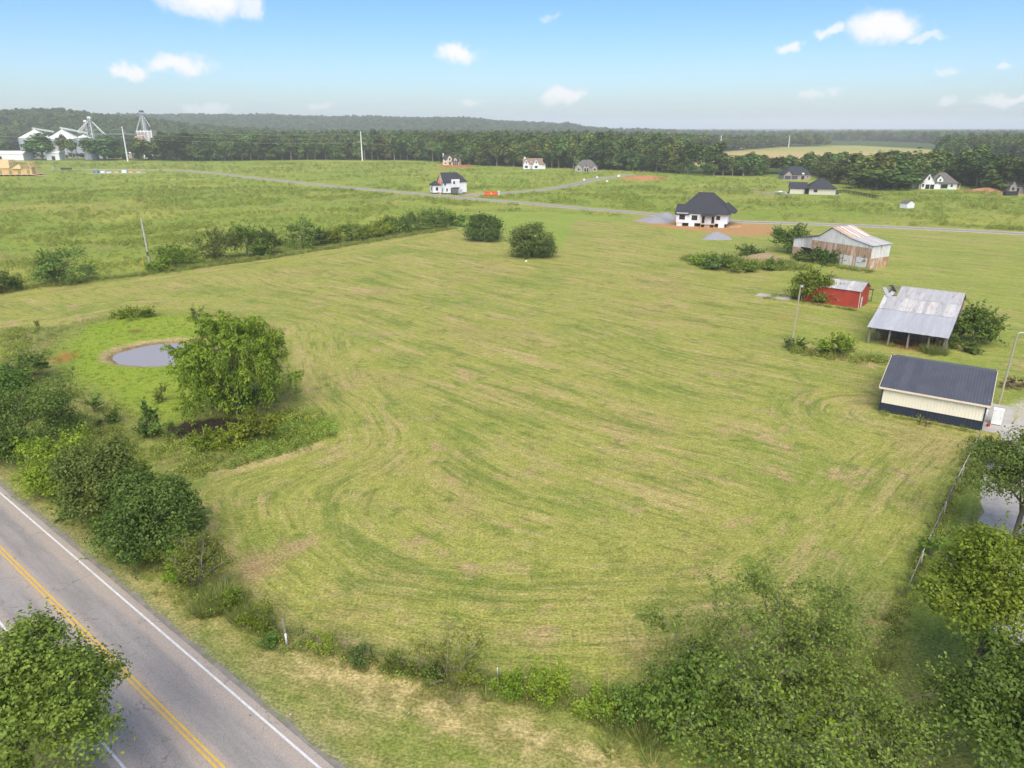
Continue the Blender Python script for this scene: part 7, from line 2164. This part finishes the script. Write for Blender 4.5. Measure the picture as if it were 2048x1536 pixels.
def build_wood_edge():
    rn = random.Random(12)
    n, cnt = 0, {}
    for p, px in wood_edge():
        cnt[sector(px)] = cnt.get(sector(px), 0) + 1
        plant = px < 345                                   # low hedge with a few taller trees before the grain plant
        hgt_ = rn.uniform(17, 24)
        if px > 1260: hgt_ = rn.uniform(9, 14)
        if 1330 < px < 1690: hgt_ = rn.uniform(7, 11)
        if 1690 < px < 1836: hgt_ = rn.uniform(13, 18)
        if px >= 1836: hgt_ = rn.uniform(15, 21)
        if plant: hgt_ = rn.uniform(4, 8)
        k = rn.randrange(7)
        wid = hgt_ / 20 * rn.uniform(1.05, 1.6) * (1.5 if plant else 1.0) * (1.25 if px > 1260 else 1)
        t = thing('wood_tree', ordinal(cnt[sector(px)]) + ' wood-edge tree from the left, ' + sector(px), 'tree', (p.x, p.y, 0), rn.uniform(0, 6.28), 'edge of the far wood')
        t.scale = (wid, wid, hgt_ / 20)
        link('crown', PROTO[k][0], t); link('trunk', PROTO[k][1], t)
        n += 1
    for px, pyb, w, yt, k, lb in ((85, 320, 40, 270, 4, 'round-crowned tree standing before the first grain bin'), (132, 320, 22, 273, 3, 'slim tree standing before the second grain bin'), (147, 320, 16, 277, 1, 'thin tree right of the slim one before the grain bins'), (208, 320, 56, 270, 2, 'broad dark tree right of the twin bin towers'), (283, 321, 36, 279, 4, 'dark tree below the ribbed silo block'), (303, 320, 26, 285, 6, 'smaller tree right of the dark tree below the silo block'),
                               (10, 319, 22, 290, 3, 'reddish-trunked tree at the left edge before the white shed'), (55, 319, 26, 297, 5, 'low tree between the white shed and the first bin'), (360, 321, 56, 262, 2, 'big bright tree where the wood begins right of the grain plant'), (330, 320, 24, 280, 0, 'tree at the right end of the grain plant sheds')):
        b = site(px, pyb); H = above(px, yt, b.y)[1]
        t = thing('wood_tree', lb, 'tree', (b.x, b.y, 0), px, 'trees before the grain plant')
        rr = w / FOC * b.length / 2
        t.scale = (rr / 5, rr / 5, H / 20)
        link('crown', PROTO[k][0], t); link('trunk', PROTO[k][1], t)
    for px, yt, w, Y, k, lb in ((1010, 250, 0, 0, 0, ''),):
        pass
    for k, (px, py, w, yt, lb) in enumerate(((1716, 377, 50, 338, 'left tree of the dark clump right of the cream house'), (1752, 380, 58, 332, 'middle tree of the dark clump right of the cream house'), (1790, 380, 54, 336, 'third tree of the dark clump right of the cream house'), (1818, 378, 44, 342, 'right tree of the dark clump next to the white gabled house'))):
        b = site(px, py); H = above(px, yt, b.y)[1]
        t = thing('wood_tree', lb, 'tree', (b.x, b.y, 0), k * 1.7, 'dark clump of trees')
        rr = w / FOC * b.length / 2
        t.scale = (rr / 5, rr / 5, H / 20)
        link('crown', PROTO[(k * 2) % 7][0], t); link('trunk', PROTO[(k * 2) % 7][1], t)
build_wood_edge()

# ------------------------------------------------------------------ uncountable growth: scattered instances
def scatter(name, pts, protos, label=None):
    """pts: array (n,6) x y z scale_xy rot pick, plus scale z in column 6"""
    n = len(pts)
    me = bpy.data.meshes.new(name)
    me.vertices.add(n)
    me.vertices.foreach_set('co', np.ascontiguousarray(pts[:, :3], dtype=np.float32).ravel())
    a = me.attributes.new('rot', 'FLOAT_VECTOR', 'POINT'); r = np.zeros((n, 3), np.float32); r[:, 2] = pts[:, 4]; a.data.foreach_set('vector', r.ravel())
    a = me.attributes.new('siz', 'FLOAT_VECTOR', 'POINT'); r = np.stack([pts[:, 3], pts[:, 3], pts[:, 6]], 1).astype(np.float32); a.data.foreach_set('vector', r.ravel())
    a = me.attributes.new('pick', 'INT', 'POINT'); a.data.foreach_set('value', pts[:, 5].astype(np.int32))
    o = link(name, me)
    ng = bpy.data.node_groups.new(name + '_scatter', 'GeometryNodeTree')
    ng.interface.new_socket(name='Geometry', in_out='INPUT', socket_type='NodeSocketGeometry')
    ng.interface.new_socket(name='Geometry', in_out='OUTPUT', socket_type='NodeSocketGeometry')
    N, L = ng.nodes.new, ng.links.new
    gi, go = N('NodeGroupInput'), N('NodeGroupOutput')
    jn = N('GeometryNodeJoinGeometry')
    def attr(nm, ty):
        x = N('GeometryNodeInputNamedAttribute'); x.data_type = ty; x.inputs['Name'].default_value = nm
        return x.outputs['Attribute']
    rot, siz, pick = attr('rot', 'FLOAT_VECTOR'), attr('siz', 'FLOAT_VECTOR'), attr('pick', 'INT')
    for k, pr in enumerate(protos):
        oi = N('GeometryNodeObjectInfo'); oi.inputs['Object'].default_value = pr; oi.inputs['As Instance'].default_value = True
        ip = N('GeometryNodeInstanceOnPoints')
        cp = N('FunctionNodeCompare'); cp.data_type = 'INT'; cp.operation = 'EQUAL'
        L(pick, cp.inputs[2]); cp.inputs[3].default_value = k
        L(gi.outputs[0], ip.inputs['Points']); L(cp.outputs[0], ip.inputs['Selection']); L(oi.outputs['Geometry'], ip.inputs['Instance'])
        L(rot, ip.inputs['Rotation']); L(siz, ip.inputs['Scale'])
        L(ip.outputs[0], jn.inputs[0])
    L(jn.outputs[0], go.inputs[0])
    md = o.modifiers.new('scatter', 'NODES'); md.node_group = ng
    tag(o, label, None, None, 'stuff')
    return o
def proto(name, me):
    return bpy.data.objects.new(name, me)            # never linked to the scene itself

def tuft(seed, n, h, spread, w, mat, lean=.5):
    rn = np.random.default_rng(seed)
    V = np.empty((n, 4, 3), np.float32)
    a = rn.uniform(0, 6.283, n); r = spread * np.sqrt(rn.random(n))
    p = np.stack([np.cos(a) * r, np.sin(a) * r, np.zeros(n)], 1)
    ll = h * rn.uniform(.55, 1.1, n)
    d = np.stack([np.cos(a) * lean * rn.uniform(.3, 1.2, n), np.sin(a) * lean * rn.uniform(.3, 1.2, n), np.ones(n)], 1) + rn.normal(size=(n, 3)) * .15
    d /= np.linalg.norm(d, axis=1, keepdims=True)
    b = rn.uniform(0, 6.283, n); s = np.stack([np.cos(b), np.sin(b), np.zeros(n)], 1) * w / 2
    tip = p + d * ll[:, None]; tip[:, 2] -= .15 * ll
    V[:, 0] = p - s; V[:, 1] = p + s; V[:, 2] = tip + s * .3; V[:, 3] = tip - s * .3
    return quads_mesh('tuft', V, mat)
def weed(seed, n, r, h, leaf, mat):
    rn = np.random.default_rng(seed)
    u = rn.normal(size=(n, 3)); u /= np.linalg.norm(u, axis=1, keepdims=True); u[:, 2] = np.abs(u[:, 2])
    P = u * np.array([r, r, h]) * rn.uniform(.4, 1, (n, 1)) ** .5
    P[:, 2] += .03
    return quads_mesh('weed', leaf_quads(P, u * .7 + np.array([0, 0, .6]) + rn.normal(size=(n, 3)) * .4, leaf * rn.uniform(.7, 1.3, n), rn), mat)

rs = np.random.default_rng(55)
def pack(x, y, s, pick, sz=None):
    return np.stack([x, y, hgt(x, y), s, rs.uniform(0, 6.283, len(x)), pick, s if sz is None else sz], 1)
def jitter_grid(x0, x1, y0, y1, st):
    gx, gy = np.meshgrid(np.arange(x0, x1, st), np.arange(y0, y1, st))
    return gx.ravel() + rs.uniform(-.5, .5, gx.size) * st, gy.ravel() + rs.uniform(-.5, .5, gx.size) * st
def in_view(x, y, m=1.3):
    return (np.abs(x) < y * .72 * m + 25)

def woods():
    P = [proto('wood_crown', c) for c, _ in PROTO]
    parts = []
    for y0, y1, st, s0 in ((360, 1150, 9.5, 1.3), (1150, 2000, 12.5, 1.4), (2000, 3400, 16, 1.6), (3400, 6000, 34, 1.5), (6000, 12500, 80, 1.3)):
        w = y1 * .82 + 60
        x, y = jitter_grid(-min(w * 1.2, 8500), min(w * 1.2, 8500), y0, y1, st)
        m = in_view(x, y) & (poly_sd(x, y, FOREST) > 9) & (poly_sd(x, y, TANFIELD) < -4) & (poly_sd(x, y, YARD) < -3)
        # beyond the stubble field the wood opens into hedges; the strip before it is thin
        X1 = (x > 70) & (x < 900)
        strip = (y > 560) & (y < 745) & (x > np.interp(y, [560, 745], [122, 150])) & (x < 480)
        m &= ~strip
        m &= ~((fbm(x / 190, y / 190, 2) < .56) & (y > 1200) & (x > 60) & (x < np.maximum(900, y * .52)))
        x, y = x[m], y[m]
        s = s0 * rs.uniform(.75, 1.2, len(x))
        clus = .72 + .56 * fbm(x / 55, y / 55, 3)
        hh = s / s0 * np.where((x > 150) & (y < 560), .62, np.where(x > 250, .85, 1.0)) * clus
        s = s * (2.6 if y0 >= 6000 else 1.5 if y0 >= 3400 else 1)
        if y0 >= 3400: hh = hh * .8
        parts.append(pack(x, y, s, rs.integers(0, 7, len(x)), hh))
    pts = np.concatenate(parts)
    scatter('woodland', pts, P)
    return len(pts)
woods()

def grasses():
    A = proto('grass_tuft', tuft(1, 26, .62, .28, .035, M_BLADE, .6))
    A2 = proto('dry_tuft', tuft(2, 22, .6, .24, .03, M_BLADE_DRY, .6))
    B = proto('weed_clump', weed(3, 46, .55, .75, .2, M_WEED))
    Lh = proto('lush_tuft', tuft(4, 26, .42, .30, .045, M_BLADE_LUSH, .8))
    Cc = proto('tall_grass', tuft(5, 40, 1.25, .38, .045, M_BLADE, .75))
    # pond bank and mud-pool rim
    x, y = jitter_grid(-85, -18, 62, 125, .55)
    ins = poly_sd(x + (fbm(x / 2, y / 2, 2) - .5) * 3, y, BANK)
    q1 = np.hypot((x - POND_C[0]) / POND_R[0], (y - POND_C[1]) / POND_R[1]); q2 = np.hypot((x - MUD_C[0]) / MUD_R[0], (y - MUD_C[1]) / MUD_R[1])
    lush = poly_sd(x, y, LUSH)
    q3 = np.hypot((x - REED_C[0]) / REED_R[0], (y - REED_C[1]) / REED_R[1])
    m = ((ins > 0) | (q3 < .95)) & (q1 > 1.16) & (q2 > 1.02) & (rs.random(len(x)) < np.where(lush > 0, .2, .62))
    x, y, lush = x[m], y[m], lush[m]
    n = fbm(x / 4, y / 4, 3)
    pick = np.where(lush > -1, 3, np.where(n > .56, 1, np.where(n < .4, 2, 0)))
    q3 = np.hypot((x - REED_C[0]) / REED_R[0], (y - REED_C[1]) / REED_R[1])
    pick = np.where((q3 < 1.0) & (lush < 0), 2, pick)
    s = rs.uniform(.6, 1.15, len(x)) * np.where(pick == 3, .8, 1)
    scatter('pond_bank_grass', pack(x, y, s, pick), [A, A2, B, Lh])
    # fence lines, hedge foot, weedy row, mound island, barn skirts
    segs = [([(430, 1175), (520, 1250), (570, 1284), (760, 1330), (920, 1362), (1160, 1402), (1320, 1450)], .9, 11, .8), ([(1957, 880), (1840, 1130), (1740, 1380)], .6, 9, .8), ([(-60, 590), (0, 584), (300, 548), (560, 513), (905, 457)], 1.5, 7, 1.25),
            ([(1580, 702), (1680, 716), (1770, 724), (1800, 722)], 1.7, 9, 1.3), ([(1585, 515), (1660, 533), (1745, 545)], 1.2, 7, 1.2), ([(1760, 828), (1950, 866)], .45, 10, .55), ([(1620, 608), (1712, 622)], .6, 7, .7), ([(1780, 692), (1890, 712)], 1.0, 4, .8),
            ([(60, 950), (180, 1010), (260, 1090), (380, 1180), (440, 1225)], 1.3, 11, .9), ([(1530, 598), (1560, 592), (1600, 600)], 1.0, 6, .8)]
    XS, YS, SS, PK = [], [], [], []
    for line, wd, den, sc in segs:
        P = [Vector((*p, 0)) for p in sites(line)]
        for a, b in zip(P, P[1:]):
            k = int((b - a).length * den)
            f = rs.random(k); d = (b - a).normalized(); nn = Vector((-d.y, d.x, 0)); o = rs.normal(size=k) * wd * .6
            XS.append(a.x + (b.x - a.x) * f + nn.x * o); YS.append(a.y + (b.y - a.y) * f + nn.y * o)
            SS.append(sc * rs.uniform(.55, 1.15, k)); PK.append(rs.choice([0, 1, 2, 4], k, p=[.38, .2, .27, .15]))
    ring = site(1485, 528); k = 900
    a = rs.uniform(0, 6.28, k); r = np.sqrt(rs.random(k))
    XS.append(ring.x + np.cos(a) * r * 14); YS.append(ring.y + np.sin(a) * r * 7.5 + np.cos(a) * r * -5); SS.append(rs.uniform(.9, 1.9, k)); PK.append(rs.choice([0, 2, 4, 1], k, p=[.3, .4, .2, .1]))
    # ornamental clump at the grey barn and tall roadside clump
    for px, py, k, rr, sc in ((1865, 706, 26, .9, 1.5), (440, 1215, 40, 1.1, 1.3), (1255, 1438, 30, 1.2, 1.3), (1290, 1462, 30, 1.2, 1.2), (490, 1235, 20, .7, 1.0)):
        c = site(px, py); XS.append(c.x + rs.normal(size=k) * rr * .6); YS.append(c.y + rs.normal(size=k) * rr * .6); SS.append(rs.uniform(.7, 1.1, k) * sc); PK.append(np.full(k, 4))
    x, y = np.concatenate(XS), np.concatenate(YS)
    scatter('rough_edge_grass', pack(x, y, np.concatenate(SS), np.concatenate(PK)), [A, A2, B, Lh, Cc])
    # meadow weeds beyond the hedge
    XS, YS = [], []
    for y0, y1, st in ((110, 250, 1.5), (250, 420, 2.4), (420, 720, 4.5)):
        w = y1 * .8 + 40
        x, y = jitter_grid(-w, w, y0, y1, st)
        m = in_view(x, y, 1.15) & (poly_sd(x, y, LAWN) < -1.5) & (poly_sd(x, y, MOWN) < -1.5) & (poly_sd(x, y, BANK) < -1) & (poly_sd(x, y, FOREST) < -3)
        m &= seg_dist(x, y, sites(MAINST)) > 7.5
        m &= seg_dist(x, y, sites(SIDEST)) > 7
        XS.append(x[m]); YS.append(y[m])
    x, y = np.concatenate(XS), np.concatenate(YS)
    n = fbm(x / 11, y / 11, 4); n2 = fbm(x / 45 + 7, y / 45, 3)
    m = rs.random(len(x)) < .25 + 1.5 * sstep(.42, .66, n)
    for px0, px1, py0, py1 in ((845, 935, 370, 392), (1250, 1560, 425, 475), (1575, 1700, 350, 395), (1820, 1930, 340, 384), (2000, 2100, 360, 394), (880, 935, 318, 336), (1040, 1110, 325, 343), (1145, 1205, 328, 346), (-80, 110, 330, 358), (195, 290, 338, 350), (940, 1010, 380, 394), (1800, 1845, 405, 420)):
        a, b, c_, d_ = site(px0, py1), site(px1, py1), site(px0, py0), site(px1, py0)
        m &= ~((y > a.y) & (y < c_.y) & (x / y > a.x / a.y) & (x / y < b.x / b.y))
    x, y, n, n2 = x[m], y[m], n[m], n2[m]
    pick = np.where(n > .6, 2, np.where(n2 > .55, 1, rs.choice([0, 2, 0], len(x))))
    s = rs.uniform(.7, 1.5, len(x)) * (1 + y / 500)
    scatter('meadow_weeds', pack(x, y, s, pick, s * .8), [A, A2, B])
    return len(x)
grasses()
# ------------------------------------------------------------------ haze
def build_haze():
    mb = MB().box(-9600, 9600, -2900, 15600, -3.0, 150.0)
    m = bpy.data.materials.new('haze')
    m.use_nodes = True
    nt = m.node_tree
    nt.nodes.clear()
    o, v = nt.nodes.new('ShaderNodeOutputMaterial'), nt.nodes.new('ShaderNodeVolumePrincipled')
    v.inputs['Color'].default_value = (0.95, 0.975, 1.0, 1)
    v.inputs['Density'].default_value = HAZE
    v.inputs['Anisotropy'].default_value = 0.0
    nt.links.new(v.outputs[0], o.inputs['Volume'])
    h = mb.build('haze', m)
    tag(h, kind='stuff')
HAZE = 0.00016
build_haze()
